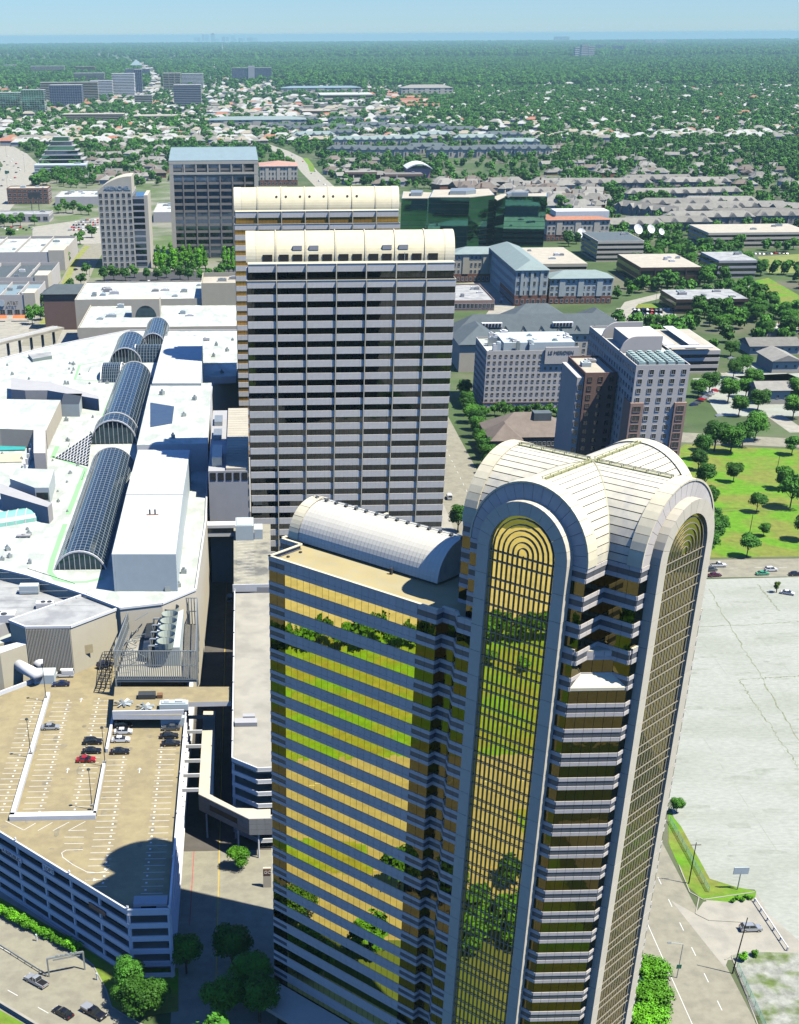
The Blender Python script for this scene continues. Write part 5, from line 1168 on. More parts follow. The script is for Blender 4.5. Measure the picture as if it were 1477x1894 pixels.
x0, x1, Y, h = bb(282, 320, 374, 412); bld('low_garage', 'low white-roofed block between the two left office towers', x0, x1, Y, 90, 9, WARMW, WHITE, 'grid', 'building', wins=False, nunits=4, seed=24)
x0, x1, Y, h = bb(484, 552, 312, 340); a = apt('red_roof_apartments', 'pink-roofed tan apartment block right of the dark glass tower', 480, 550, 308, 344, 60, CREAMW, M('pink_tile', (0.50, 0.30, 0.24), .9, .1, .4), 4, 4, 10)
# northern mall wing behind the skylights
x0, x1, Y, h = bz(110, 440, 608, 28)
nw = bld('mall_wing', 'northern mall wing with white roof and arched entrance pavilion', x0 + 10, x1, Y, 130, 28, CREAMW, WHITE, 'grid', 'mall', wins=False, nunits=16, seed=31)
c = at(270, 588, 28); MB().box(-8, 8, 0, 14, 28, 38).build('entrance_pavilion', CREAMW, nw, loc=(c.x - (x0 + 10 + x1) / 2, c.y - Y, 0)); MB().poly([(6 * math.cos(math.pi * k / 10), -.05, 28.5 + 6 * math.sin(math.pi * k / 10)) for k in range(11)]).build('arched_window', SKYGL, nw, loc=(c.x - (x0 + 10 + x1) / 2, c.y - Y, 0))
x0, x1, Y, h = bz(138, 430, 556, 31); bld('mall_wing', 'white-roofed store wing in front of the row of green trees', x0, x1, Y, 66, 31, CREAMW, WHITE, 'grid', 'mall', wins=False, nunits=12, seed=32)
x0, x1, Y, h = bz(372, 440, 532, 38); bld('store', 'tan plant block with recessed roof left of the far slab tower', x0, x1, Y, 40, 38, TANW, TANROOF, 'grid', 'store', wins=False, nunits=2, seed=33, parapet=2.5)
# curved wall ring at left behind the mall and the low ramp
a, b = at(-20, 637, 20), at(108, 606, 20); rp = thing('access_ramp', 'long white elevated ramp with dark underside at left of the mall', 'ramp')
MB().bar(tuple(a), tuple(b), 9, 1.2).build('ramp_deck', CONC, rp); MB().bar((a.x, a.y - 4.6, 21), (b.x, b.y - 4.6, 21), .4, 1.4).build('ramp_parapet', WHITEP, rp)
for k in range(6): c = a.lerp(b, (k + .5) / 6); MB().tube((c.x, c.y, 0), (c.x, c.y, 19.5), .8).build('ramp_pier', CONC, rp)
mw = thing('gate_pavilion', 'grey hip-roofed corner pavilion with arched opening at left of the mall', 'building', at(130, 610, 0)); w = 26
MB().box(-16, 30, 0, 14, 0, 22).build('wall', BROWNW, mw); hip(MB(), -16, 30, 0, 14, 22, 5, 1).build('roof', SLATE, mw); MB().poly([(4 * math.cos(math.pi * k / 10) + 10, -.06, 12 + 4 * math.sin(math.pi * k / 10)) for k in range(11)]).build('arched_opening', CORE, mw)
# ================================================================ streets further out
CORR = []       # street corridors kept clear of trees: (polyline, half width)
def street(name, pts_px, w, z=0.02, mat=ROAD, line=True):
    q = [at(px, py) for px, py in pts_px]; mb = MB()
    L, R = [], []
    for i, p in enumerate(q):
        d = (q[min(i + 1, len(q) - 1)] - q[max(i - 1, 0)]); d.z = 0; d.normalize(); n = Vector((-d.y, d.x, 0)) * w / 2; L.append(p + n); R.append(p - n)
    for i in range(len(q) - 1): mb.quad((R[i].x, R[i].y, z), (R[i + 1].x, R[i + 1].y, z), (L[i + 1].x, L[i + 1].y, z), (L[i].x, L[i].y, z))
    struct(name, mb, mat); CORR.append(([(p.x, p.y) for p in q], w / 2 + 3))
street('left_avenue', [(70, 640), (100, 580), (128, 540), (150, 495), (185, 440), (200, 420)], 22)
street('left_avenue_verge', [(78, 600), (106, 560), (122, 520), (140, 480), (162, 455)], 5, .035, M('dry_grass', (0.28, 0.30, 0.08), .95, .3, .2))
street('highway', [(-60, 400), (0, 356), (30, 330), (38, 305), (20, 285), (-10, 268), (-60, 250)], 52, .03, CONC)
street('highway_far', [(-40, 262), (0, 240), (50, 222), (110, 205), (175, 196), (250, 184), (285, 170), (290, 150), (260, 120), (200, 104), (130, 96)], 38, .024, CONC)
street('frontage_road', [(-20, 420), (40, 350), (60, 320), (58, 300), (20, 275)], 14, .034, CONC)
street('boulevard', [(640, 372), (600, 345), (572, 318), (556, 298), (520, 280), (470, 262), (400, 246)], 24, .026, CONC)
street('boulevard_median', [(578, 318), (574, 305), (564, 293)], 8, .04, GRASS)
street('suburb_street', [(700, 215), (900, 200), (1200, 190), (1477, 186)], 16, .03, CONC, 0)
street('suburb_street', [(300, 215), (420, 180), (500, 160), (620, 150), (800, 140), (1100, 130)], 22, .038, CONC)
street('suburb_street', [(1000, 365), (1130, 345), (1300, 335), (1477, 322)], 10, .046, CONC)
street('office_drive', [(1150, 590), (1170, 560), (1230, 545), (1400, 530), (1477, 555)], 12, .026, CONC)
street('right_lane', [(1477, 800), (1420, 760), (1370, 720), (1340, 690)], 9, .027, CONC)
street('court_drive', [(915, 590), (935, 560), (930, 530), (905, 505)], 16, .026, CONC)
for nm, pts, mt in (('tower_car_park', [(60, 455), (60, 420), (200, 400), (200, 450)], CONC), ('store_car_park', [(190, 505), (440, 500), (440, 540), (190, 540)], ASPH), ('office_car_park', [(1130, 600), (1140, 570), (1250, 570), (1250, 600)], CONC), ('shed_car_park', [(1280, 700), (1480, 690), (1480, 770), (1330, 770)], LOT),
                    ('mown_lot', [(1400, 475), (1480, 470), (1480, 505), (1420, 505)], M('mown_grass', (0.22, 0.26, 0.07), .95, .2, .1)), ('office_lawn', [(1165, 582), (1225, 580), (1225, 562), (1180, 562)], GRASS), ('bank_lawn', [(1395, 520), (1420, 514), (1480, 548), (1480, 580), (1430, 560)], GRASS),
                    ('tower_side_car_park', [(840, 560), (930, 556), (915, 520), (840, 525)], CONC), ('apartment_car_park', [(1340, 690), (1400, 670), (1480, 700), (1480, 740)], LOT)):
    q = P2(pts); sheet(nm, q, .03, mt); xs, ys = [p[0] for p in q], [p[1] for p in q]; foot(min(xs), max(xs), min(ys), max(ys), 0)

# ================================================================ distant offices
def fo(name, label, pl, pr, pt, pb_, D, wall, style, glass=WINGL, wh=.7, **k):
    x0, x1, Y, h = bb(pl, pr, pt, pb_); return bld(name, label, x0, x1, Y, D, h, wall, k.pop('roof', GREYROOF), style, 'office', glass=glass, wh=wh, nunits=k.pop('nunits', 1), **k)
fo('distant_office', 'dark teal glass office at far left edge beside the highway', -10, 36, 172, 208, 40, STEELD, 'glass', GREENGL)
fo('distant_office', 'second dark teal glass office from the left edge beside the highway', 38, 80, 167, 216, 40, STEELD, 'glass', GREENGL)
o = fo('distant_office', 'dark blue glass office set in a tan frame, far left', 90, 150, 158, 200, 45, STEELD, 'glass', M('deep_blue_glass', (0.02, 0.035, 0.10), .3))
fo('distant_office', 'tan framed slab directly behind the blue glass office', 74, 180, 153, 192, 30, CREAMW, 'band', BLUEGL, fh=4)
fo('distant_office', 'pale banded lower office left of the tall pale office', 166, 207, 150, 184, 40, WHITEP, 'band', BLUEGL, fh=4, wh=.5)
fo('distant_office', 'tall pale banded office with dark glass end, far left group', 206, 247, 137, 183, 50, WHITEP, 'band', BLUEGL, fh=4, wh=.5)
fo('distant_office', 'dark blue glass annex at right end of the tall pale office', 247, 261, 129, 178, 40, STEELD, 'glass', M('deep_blue_glass', (0.02, 0.035, 0.10), .3))
fo('distant_office', 'flat pale glass office behind the left office group', 135, 192, 136, 158, 50, GREYW, 'band', BLUEGL, fh=4)
pyr = fo('distant_office', 'dark office with pointed dark roof behind the tall pale office', 231, 276, 128, 146, 60, STEELD, 'glass', M('deep_blue_glass', (0.02, 0.035, 0.10), .3))
hip(MB(), -30, 20, 0, 50, 52, 22).build('pointed_roof', BLUERF, pyr)
fo('distant_office', 'square dark flat office beyond the left office group', 139, 175, 124, 138, 40, BROWNW, 'band', BLUEGL, fh=4)
fo('distant_office', 'long pale office block far at left horizon side', 56, 118, 123, 140, 40, WARMW, 'band', BLUEGL, fh=5)
fo('distant_office', 'tiny white block at far left below the horizon', 7, 29, 121, 131, 40, WHITEP, 'band', WINGL, fh=5)
fo('distant_office', 'dark blue office with tan corner left of the banded office', 301, 333, 136, 174, 40, CREAMW, 'band', BLUEGL, fh=5, wh=.75, piers=3)
fo('distant_office', 'pale glass office right of the dark blue office with tan corner', 335, 375, 137, 168, 40, WHITEP, 'band', BLUEGL, fh=4, wh=.55)
fo('distant_office', 'dark banded square office in front of the pale glass pair', 320, 371, 158, 200, 50, GREYW, 'band', M('deep_blue_glass', (0.02, 0.035, 0.10), .3), fh=4)
o = fo('distant_office', 'wide dark blue office slab with grey centre shaft, mid distance', 428, 502, 126, 153, 40, STEELD, 'glass', M('deep_blue_glass', (0.02, 0.035, 0.10), .3))
MB().box(-14, 12, -3, 43, 0, o.children[0].dimensions.z + 6).build('centre_shaft', GREYW, o)
fo('distant_office', 'small banded office below the tall pale office', 248, 281, 177, 199, 30, WARMW, 'band', BLUEGL, fh=4)
fo('parking_garage', 'long tan parking garage below the far left offices', 115, 228, 212, 231, 40, CREAMW, 'band', CORE, fh=3.5, roof=TANROOF)
fo('distant_store', 'tan stores beside the far parking garage', 246, 336, 215, 228, 50, CREAMW, 'band', CORE, fh=8, roof=TANROOF)
apt('distant_apartments', 'long green-roofed apartment row in mid distance at left of centre', 386, 566, 222, 240, 60, CREAMW, GREENRF, 5, 4, 14, brick=False)
apt('distant_apartments', 'far blue-roofed apartment row above the white store', 520, 668, 163, 175, 60, CREAMW, BLUERF, 5, 4, 10, brick=False)
apt('distant_apartments', 'cream far apartment row with grey roof at right of the white store', 742, 838, 163, 182, 60, CREAMW, SHINGLE, 8, 4, 10, brick=False)
fo('distant_store', 'large white-roofed store in mid distance left of centre', 592, 690, 176, 188, 160, CREAMW, 'band', CORE, fh=8, roof=WHITE)
fo('distant_store', 'brown flat store left of the large white store', 558, 612, 206, 216, 60, BROWNW, 'band', CORE, fh=8, roof=TANROOF)
for k in range(5): apt('terracotta_row', 'row of terracotta-roofed townhouses, mid distance right of centre, %s' % ('nearest', 'second nearest', 'middle', 'second farthest', 'farthest')[k], 752 - k * 9, 818 - k * 13, 196 - k * 5, 202 - k * 5, 16, CREAMW, REDTILE, 5, 2, 6, brick=False, gable=True)
# far right towers and skyline
for pl, pr, pt, pb_, lb, wl in ((1064, 1075, 88, 110, 'left thin tower of the paired grey towers near right horizon', GREYW), (1076, 1088, 84, 112, 'tallest middle slab of the grey towers near right horizon', GREYW), (1089, 1100, 86, 111, 'right slab of the grey towers near right horizon', GREYW), (1103, 1120, 84, 96, 'dark block just right of the grey towers near horizon', BLUERF), (1134, 1154, 85, 99, 'square dark blue block near right horizon', BLUERF), (1130, 1150, 75, 83, 'brown block at horizon above the dark blue block', BROWNW), (1155, 1178, 74, 83, 'second brown block at horizon, right of the first', BROWNW), (1193, 1214, 76, 86, 'purple grey block at right horizon', GREYW), (1212, 1232, 76, 86, 'white block at right horizon beside the purple grey one', WHITEP), (1025, 1053, 68, 80, 'pale blue block at horizon left of the grey towers', PALEBL)):
    fo('skyline_block', lb, pl, pr, pt, pb_, 60, {GREYW: WARMW, BROWNW: BROWNW}.get(wl, wl), 'glass' if wl is BLUERF else 'band', M('deep_blue_glass', (0.02, 0.035, 0.10), .3), fh=12, wh=.45, nunits=0)
rs = random.Random(11)
for k in range(16):
    px = 358 + k * 7.4 + rs.uniform(-2, 2); ph = rs.uniform(3, 11) * (1.2 if 1 < k < 6 else .8); x0, x1, Y, h = bb(px, px + rs.uniform(4, 9), 76 - ph, 76 + rs.uniform(0, 2)); w = x1 - x0
    MBO = MB().box(-w / 2, w / 2, 0, 60, 0, h).box(-w / 4, w / 4, 10, 40, h, h + 12); tag(MBO.build('skyline_block', GREYW if k % 3 else PALEBL, None, loc=((x0 + x1) / 2, Y, 0)), 'pale hazy block in the skyline cluster left of centre on the horizon', 'building', 'hazy skyline cluster')
def water_tower(px, py, r, label):
    c = at(px, py + 5); s = 1; t = thing('water_tower', label, 'water tower', c); mb = MB(); n, m = 16, 8; zt = aty(px, py, c.y).z
    for i in range(m):
        for k in range(n):
            f = lambda a, b: (r * math.sin(math.pi * a / m) * math.cos(2 * math.pi * b / n), r * math.sin(math.pi * a / m) * math.sin(2 * math.pi * b / n), zt + r * .6 * math.cos(math.pi * a / m)); mb.quad(f(i, k), f(i + 1, k), f(i + 1, k + 1), f(i, k + 1))
    mb.build('tank', WHITEP, t, smooth=True); MB().tube((0, 0, 0), (0, 0, zt - r * .4), r * .22, r * .16).build('stem', WHITEP, t)
water_tower(1318, 66, 24, 'white domed water tower on the right horizon'); water_tower(250, 71, 18, 'white water tower on the left horizon'); water_tower(488, 62, 14, 'thin white water tower at horizon left of centre')
c = at(411, 97); t = thing('church_spire', 'slender white church spire in the far trees left of centre', 'spire', c); MB().box(-10, 10, 0, 40, 0, 18).build('nave', WHITEP, t); MB().tube((0, 5, 0), (0, 5, 40), 5).tube((0, 5, 40), (0, 5, 95), 4.5, .3).build('spire', WHITEP, t)
# stepped glass pyramid by the highway
x0, x1, Y, h = bb(62, 156, 256, 312); w = x1 - x0; t = thing('stepped_glass_office', 'stepped pyramid office of dark glass beside the highway at left', 'office', ((x0 + x1) / 2, Y, 0))
for k in range(7): MB().box(-w / 2 + k * w * .055, w / 2 - k * w * .06, k * 5, 60 - k * 2, k * h / 7, (k + 1) * h / 7 - .6).build('glass_tier', BLUEGL if k % 2 else GREENGL, t); MB().box(-w / 2 + k * w * .055 - .4, w / 2 - k * w * .06 + .4, k * 5 - .4, 60 - k * 2, (k + 1) * h / 7 - .6, (k + 1) * h / 7).build('tier_edge', GREYW, t)
foot(x0, x1, Y, Y + 60)
x0, x1, Y, h = bb(62, 158, 300, 322); bld('low_glass_office', 'low dark glass office with pale blue roof in front of the stepped pyramid', x0, x1, Y, 26, max(8, h * .7), PALEBL, PALEBL, 'band', 'office', glass=BLUEGL, nunits=2)
# arched-roof gym and school wings
x0, x1, Y, h = bb(754, 796, 312, 330); w = x1 - x0; t = thing('arched_gym', 'pink gym hall with white arched roof among the trees, centre', 'gym', ((x0 + x1) / 2, Y, 0)); MB().box(-w / 2, w / 2, 0, 40, 0, h).build('wall', M('pink_wall', (0.50, 0.27, 0.30), .85), t)
mb = MB(); n = 12
for i in range(n):
    a0, a1 = i / n, (i + 1) / n; f = lambda a: (-w / 2 - 2 + (w + 4) * a, h + 9 * math.sin(math.pi * (.12 + .76 * a)) - 3); p, q = f(a0), f(a1); mb.quad((p[0], -3, p[1]), (q[0], -3, q[1]), (q[0], 44, q[1]), (p[0], 44, p[1])); mb.quad((p[0], -3, p[1] - 1.2), (q[0], -3, q[1] - 1.2), (q[0], -3, q[1]), (p[0], -3, p[1]))
mb.build('arched_roof', WHITEP, t); foot(x0, x1, Y, Y + 44)
for pl, pr, pt, pb_, lb in ((638, 697, 320, 336, 'long brown flat school wing with columns, centre'), (712, 782, 324, 340, 'brick school wing in front of the arched gym')):
    fo('school_wing', lb, pl, pr, pt, pb_, 26, BROWNW, 'band', CORE, fh=7, roof=SHINGLE)

# ================================================================ houses
HP = []
def house_protos():
    r = random.Random(2)
    for k in range(6):
        w, d, hh = r.uniform(15, 21), r.uniform(10, 13), r.uniform(3.2, 5.5); wall = MB().box(-w / 2, w / 2, -d / 2, d / 2, 0, hh); roof = hip(MB(), -w / 2, w / 2, -d / 2, d / 2, hh, r.uniform(3.4, 4.6), .7, gable=(k % 3 == 0))
        sx = r.choice((-1, 1)); a, b = sorted((sx * w * .05, sx * w * .45)); ww = b - a
        wall.box(a, b, -d / 2 - 5, -d / 2, 0, hh - .1); hip(roof, a, b, -d / 2 - 5, d * .2, hh + .03, 3.2, .6); ch = r.uniform(-w * .3, w * .3)
        wall.box(ch - .5, ch + .5, 1, 2, hh, hh + 6)
        for q in range(4):
            x = -w / 2 + w * (q + .5) / 4
            if a - 1 < x < b + 1: continue
            wall.box(x - .7, x + .7, -d / 2 - .06, -d / 2, 1, 2.5, 1)
        HP.append((wall, roof))
house_protos()
HM = {}
def house(x, y, rz, k, rf, wl, label, group, s=1.0):
    key = (k, rf.name, wl.name)
    if key not in HM: HM[key] = (HP[k][0].mesh('wall', [wl, WINGL]), HP[k][1].mesh('roof', rf))
    t = thing('house', label, 'house', (x, y, 0), rz, group); ob('wall', HM[key][0], t, scale=s); ob('roof', HM[key][1], t, scale=s); FOOT.append((x - 8 * s, x + 8 * s, y - 8 * s, y + 8 * s))
ROOFM = {'grey': [SHINGLE, SHINGLE, SHINGLE, SHINGLEB], 'slate': [SLATE, SLATE, GREENRF, SLATE]}
FREEF = []
def inside(x, y):
    return any(a <= x <= b and c <= y <= d for a, b, c, d in FREEF) 
def near_corr(x, y):
    for pts, hw in CORR:
        for (ax, ay), (bx, by) in zip(pts[:-1], pts[1:]):
            dx, dy = bx - ax, by - ay; L2 = dx * dx + dy * dy; t_ = max(0, min(1, ((x - ax) * dx + (y - ay) * dy) / L2)) if L2 else 0
            if (x - ax - dx * t_) ** 2 + (y - ay - dy * t_) ** 2 < (hw + 6) ** 2: return True
    return False
FREEF = list(FOOT); placed = []
def scatter(n, poly_px, rf, label, group, seed, mind=17, sc=(.9, 1.2), walls=(CREAMW, WARMW, BRICK, CREAMW)):
    r = random.Random(seed); q = poly_px; xs = [p[0] for p in q]; ys = [p[1] for p in q]; k = 0; tries = 0
    def pin(x, y):
        c = False; j = len(q) - 1
        for i in range(len(q)):
            if (q[i][1] > y) != (q[j][1] > y) and x < (q[j][0] - q[i][0]) * (y - q[i][1]) / (q[j][1] - q[i][1]) + q[i][0]: c = not c
            j = i
        return c
    while k < n and tries < n * 60:
        tries += 1; px, py = r.uniform(min(xs), max(xs)), r.uniform(min(ys), max(ys))
        if not pin(px, py): continue
        p = at(px, py)
        if inside(p.x, p.y) or near_corr(p.x, p.y) or any((p.x - a) ** 2 + (p.y - b) ** 2 < mind * mind for a, b in placed): continue
        placed.append((p.x, p.y)); s = r.uniform(*sc); house(p.x, p.y, r.choice((0, math.pi / 2, .3, -.3, math.pi)) + r.uniform(-.1, .1), r.randrange(6), r.choice(rf), r.choice(walls), label, group, s); k += 1
scatter(85, [(60, 240), (310, 232), (312, 330), (170, 345), (160, 250)], ROOFM['grey'], 'grey-brown shingled house in the suburb left of the dark glass tower', 'houses left of the dark glass tower', 1)
scatter(30, [(330, 240), (470, 245), (480, 275), (330, 268)], ROOFM['grey'], 'grey shingled house just behind the dark glass tower roof', 'houses behind the dark glass tower', 2)
scatter(18, [(590, 300), (700, 300), (760, 345), (620, 345)], ROOFM['grey'], 'tan-walled house among trees near the school wings', 'houses near the school', 3)
scatter(75, [(1010, 270), (1330, 262), (1477, 330), (1477, 350), (1010, 350)], ROOFM['grey'], 'grey shingled house in the wooded suburb at right', 'houses in the right suburb', 4)
scatter(45, [(800, 345), (1000, 335), (1120, 365), (1100, 400), (1020, 392), (800, 350)], ROOFM['grey'], 'grey shingled house behind the green glass offices', 'houses behind the green glass offices', 5, mind=20, sc=(1.1, 1.5))
def slate_row(px, py, L, label, rf=SLATE, D=18, h=11, rot=0.0, group=None, wall=CREAMW):
    c = at(px, py); t = thing('apartment_row', label, 'apartments', c, rot, group); MB().box(-L / 2, L / 2, 0, D, 0, h).build('wall', wall, t); r_ = hip(MB(), -L / 2, L / 2, 0, D, h, 5, 1).build('roof', rf, t); n = max(2, int(L / 14))
    for k in range(n):
        x = -L / 2 + L * (k + .5) / n; hip(MB(), x - 3.6, x + 3.6, -2.2, D * .5, h + .02, 3.6, .5, gable=True).build('cross_gable', rf, r_); MB().box(x - 3.4, x + 3.4, -2.0, 0, 0, h).build('bay', wall, t); ob('window', win_mesh(2.2, 5), t, (x, -2.05, 2.5))
    foot(c.x - L / 2, c.x + L / 2, c.y - 3, c.y + D, 2)
GRPS = 'slate-roofed apartment rows in mid distance'
rs = random.Random(8)
for (px, py, L, rf) in ((520, 246, 70, SLATE), (565, 250, 80, SLATE), (610, 246, 80, SLATE), (655, 250, 90, SLATE), (580, 262, 90, GREENRF), (630, 258, 70, SLATE), (690, 243, 80, SLATE), (735, 248, 90, SLATE), (660, 272, 100, GREENRF), (735, 270, 110, GREENRF), (800, 262, 80, GREENRF), (650, 290, 90, SLATE), (715, 292, 120, SLATE), (790, 286, 80, SLATE), (850, 292, 120, SLATE), (920, 290, 110, SLATE), (985, 290, 70, SLATE), (800, 246, 80, SLATE), (850, 252, 80, SLATE), (880, 268, 90, GREENRF), (930, 262, 80, SLATE), (960, 276, 80, GREENRF), (560, 232, 80, SLATE), (640, 232, 90, SLATE), (720, 230, 80, SLATE)):
    slate_row(px, py, L * .85, '%s apartment row, %s of the estate beyond the slab towers, %s' % ('blue slate roofed' if rf is SLATE else 'pale green roofed', 'left' if px < 650 else 'middle' if px < 800 else 'right', 'far side' if py < 255 else 'near side' if py > 280 else 'centre'), rf, group=GRPS)
k = 0
for (px, py, L, rot) in ((1165, 398, 46, -.95), (1210, 405, 60, -.95), (1150, 432, 80, 0), (1230, 428, 90, 0), (1310, 418, 90, 0), (1390, 412, 90, 0), (1460, 415, 70, 0), (1250, 392, 80, -.1), (1330, 388, 80, -.1), (1300, 403, 80, 0), (1380, 398, 90, 0), (1440, 400, 60, -.6), (1230, 372, 90, 0), (1310, 370, 80, .1), (1130, 352, 100, 0), (1215, 345, 90, 0), (1290, 350, 80, 0), (1050, 352, 90, 0), (1010, 370, 60, 0)):
    slate_row(px, py, L, 'long grey gabled townhouse row, %s of the rows at right' % (('near' if py > 405 else 'middle' if py > 380 else 'far') + (' left' if px < 1230 else ' centre' if px < 1340 else ' right')), SHINGLE, D=13, h=8, rot=rot, group='townhouse rows at right', wall=M('dim_siding', (0.33, 0.31, 0.28), .9, .1, .3))
# tiny roofs scattered through the far woods, beyond counting
mb = MB(); r = random.Random(77)
for k in range(9500):
    Y = 2600 + 9000 * r.random() ** 1.3; X = r.uniform(-.27, .46) * Y; p = (X, Y)
    if any(a - 10 <= X <= b + 10 and c - 10 <= Y <= d + 10 for a, b, c, d in FREEF): continue
    if X / Y > .02 and r.random() < .3: continue
    w, d = r.uniform(8, 16), r.uniform(6, 10); h_ = r.uniform(5, 8); m = r.choice((0, 0, 0, 0, 0, 0, 1, 1, 1, 1, 1, 1, 3, 3, 3, 0, 1, 2)); mb.box(X - w, X + w, Y - d, Y + d, 0, h_, 1 if m != 3 else 3); hip(mb, X - w, X + w, Y - d, Y + d, h_, 5, .8, m)
for k in range(170):
    p = at(r.uniform(370, 770), 150 + 75 * r.random()); X, Y = p.x, p.y
    if any(a - 12 <= X <= b + 12 and c - 12 <= Y <= d + 12 for a, b, c, d in FREEF) or near_corr(X, Y): continue
    w, d = r.uniform(10, 34), r.uniform(8, 20); mb.box(X - w, X + w, Y - d, Y + d, 0, r.uniform(5, 9), r.choice((1, 3, 3, 0)))
    FOOT.append((X - w, X + w, Y - d - 40, Y + d))
tag(mb.build('distant_roofs', [SHINGLE, M('pale_far_roof', (0.48, 0.48, 0.46), .9), REDTILE, M('tan_far_roof', (0.40, 0.36, 0.28), .9)], None), 'scattered tiny house roofs in the distant woods', 'houses', None, 'stuff')
# ================================================================ trees
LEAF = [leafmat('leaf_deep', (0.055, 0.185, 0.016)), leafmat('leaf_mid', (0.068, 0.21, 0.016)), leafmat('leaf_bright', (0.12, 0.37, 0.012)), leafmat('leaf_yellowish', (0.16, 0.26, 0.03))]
def crown_mesh(name, seed, h, w, n, leaf, mats, shape='round', trunk=0.25, lobes=11, core=True):
    """leaf-sized faces spread over clumps through the crown's volume"""
    g = np.random.default_rng(seed); z0 = h * trunk; ch = h - z0; V = []; Fc = []
    L = []
    for k in range(lobes):
        a = g.uniform(0, 2 * np.pi); u = g.uniform(0.05, 1) ** .6
        if shape == 'cone': zz = g.uniform(0, 1) ** 1.1; rr = (1 - zz) * .8 + .12; c = np.array([np.cos(a) * w / 2 * rr * .55 * u, np.sin(a) * w / 2 * rr * .55 * u, z0 + ch * (.08 + .84 * zz)]); R = w * (.16 + .2 * (1 - zz))
        else: zz = g.uniform(0.18, .82); rr = np.sqrt(max(.05, 1 - (2 * zz - 1) ** 2)); c = np.array([np.cos(a) * w / 2 * rr * .62 * u, np.sin(a) * w / 2 * rr * .62 * u, z0 + ch * zz]); R = w * g.uniform(.17, .27)
        L.append((c, R))
    per = n // lobes
    for c, R in L:
        d = g.normal(size=(per, 3)); d /= np.linalg.norm(d, axis=1)[:, None]; d[:, 2] = np.where(d[:, 2] < -.5, -d[:, 2], d[:, 2])
        p = c + d * R * np.array([1, 1, .8]) * g.uniform(.72, 1.12, size=(per, 1))
        nn = d + g.normal(scale=.45, size=(per, 3)); nn[:, 2] += .25; nn /= np.linalg.norm(nn, axis=1)[:, None]
        t = np.cross(nn, g.normal(size=(per, 3))); t /= np.linalg.norm(t, axis=1)[:, None]; b = np.cross(nn, t); s = leaf * g.uniform(.6, 1.3, size=(per, 1))
        q = np.stack([p - t * s * .5 - b * s * .35, p + t * s * .5 - b * s * .25, p + t * s * .35 + b * s * .5, p - t * s * .45 + b * s * .4], 1).reshape(-1, 3)
        i = len(V); V += [tuple(x) for x in q]; Fc += [(i + 4 * k, i + 4 * k + 1, i + 4 * k + 2, i + 4 * k + 3) for k in range(per)]
        if core:
            i = len(V); rc = R * .6
            for a in range(4):
                for e in range(6): V.append((c[0] + rc * math.sin(math.pi * (a + .5) / 4) * math.cos(2 * math.pi * e / 6 + a), c[1] + rc * math.sin(math.pi * (a + .5) / 4) * math.sin(2 * math.pi * e / 6 + a), c[2] + rc * .8 * math.cos(math.pi * (a + .5) / 4)))
            for a in range(3):
                for e in range(6): Fc.append((i + a * 6 + e, i + (a + 1) * 6 + e, i + (a + 1) * 6 + (e + 1) % 6, i + a * 6 + (e + 1) % 6))
            Fc.append(tuple(i + e for e in range(6)))
    me = bpy.data.meshes.new(name); me.from_pydata(V, [], Fc); me.materials.append(mats); me.update(); return me, L
def trunk_mesh(name, h, w, L, trunk=.25):
    mb = MB(); r = max(.16, h * .022); top = h * (trunk + .25); mb.tube((0, 0, 0), (0, 0, top), r * 1.25, r * .6, 8)
    for c, R in L[:7]: mb.tube((0, 0, h * trunk * .9), tuple(c), r * .5, r * .15, 5)
    return mb.mesh(name, BARK)
TP = {}
def protos():
    for key, args in {
        'near0': dict(seed=1, h=9.5, w=9, n=6400, leaf=.38, mats=LEAF[1], lobes=20), 'near1': dict(seed=2, h=10, w=8, n=6400, leaf=.38, mats=LEAF[0], lobes=20), 'near2': dict(seed=3, h=8.5, w=9.5, n=6400, leaf=.38, mats=LEAF[2], lobes=19, trunk=.2),
        'oak0': dict(seed=21, h=8, w=9, n=3600, leaf=.45, mats=LEAF[0], lobes=12, trunk=.33), 'oak1': dict(seed=22, h=7, w=8, n=3600, leaf=.45, mats=LEAF[1], lobes=11, trunk=.3),
        'mid0': dict(seed=4, h=10, w=9.5, n=900, leaf=.95, mats=LEAF[0], lobes=12), 'mid1': dict(seed=5, h=9, w=9, n=900, leaf=.95, mats=LEAF[1], lobes=11), 'mid2': dict(seed=6, h=11, w=10, n=900, leaf=.95, mats=LEAF[1], lobes=12),
        'cone0': dict(seed=7, h=15, w=6.5, n=1300, leaf=.8, mats=LEAF[2], lobes=18, shape='cone', trunk=.06), 'cone1': dict(seed=8, h=14, w=6, n=1300, leaf=.8, mats=LEAF[2], lobes=18, shape='cone', trunk=.06),
        'shrub0': dict(seed=9, h=2.0, w=3.2, n=700, leaf=.3, mats=LEAF[2], lobes=8, trunk=.02), 'young': dict(seed=10, h=4.2, w=2.8, n=500, leaf=.35, mats=LEAF[3], lobes=7, trunk=.12)}.items():
        me, L = crown_mesh('crown', **args); TP[key] = (me, trunk_mesh('trunk', args['h'], args['w'], L, args.get('trunk', .25)))
protos()
ntree = 0
def tree(x, y, kind, s, label, group=None, name='tree', z=0.0, cat='tree', sz=None):
    global ntree
    t = thing(name, label, cat, (x, y, z), random.uniform(0, 6.28), group); sc = (s, s, s * (sz or random.uniform(.88, 1.12))); ob('crown', TP[kind][0], t, scale=sc); ob('trunk', TP[kind][1], t, scale=sc); ntree += 1; return t
random.seed(99)
def tp(px, py, kind, s, label, group=None, **k): p = at(px, py); return tree(p.x, p.y, kind, s, label, group, **k)
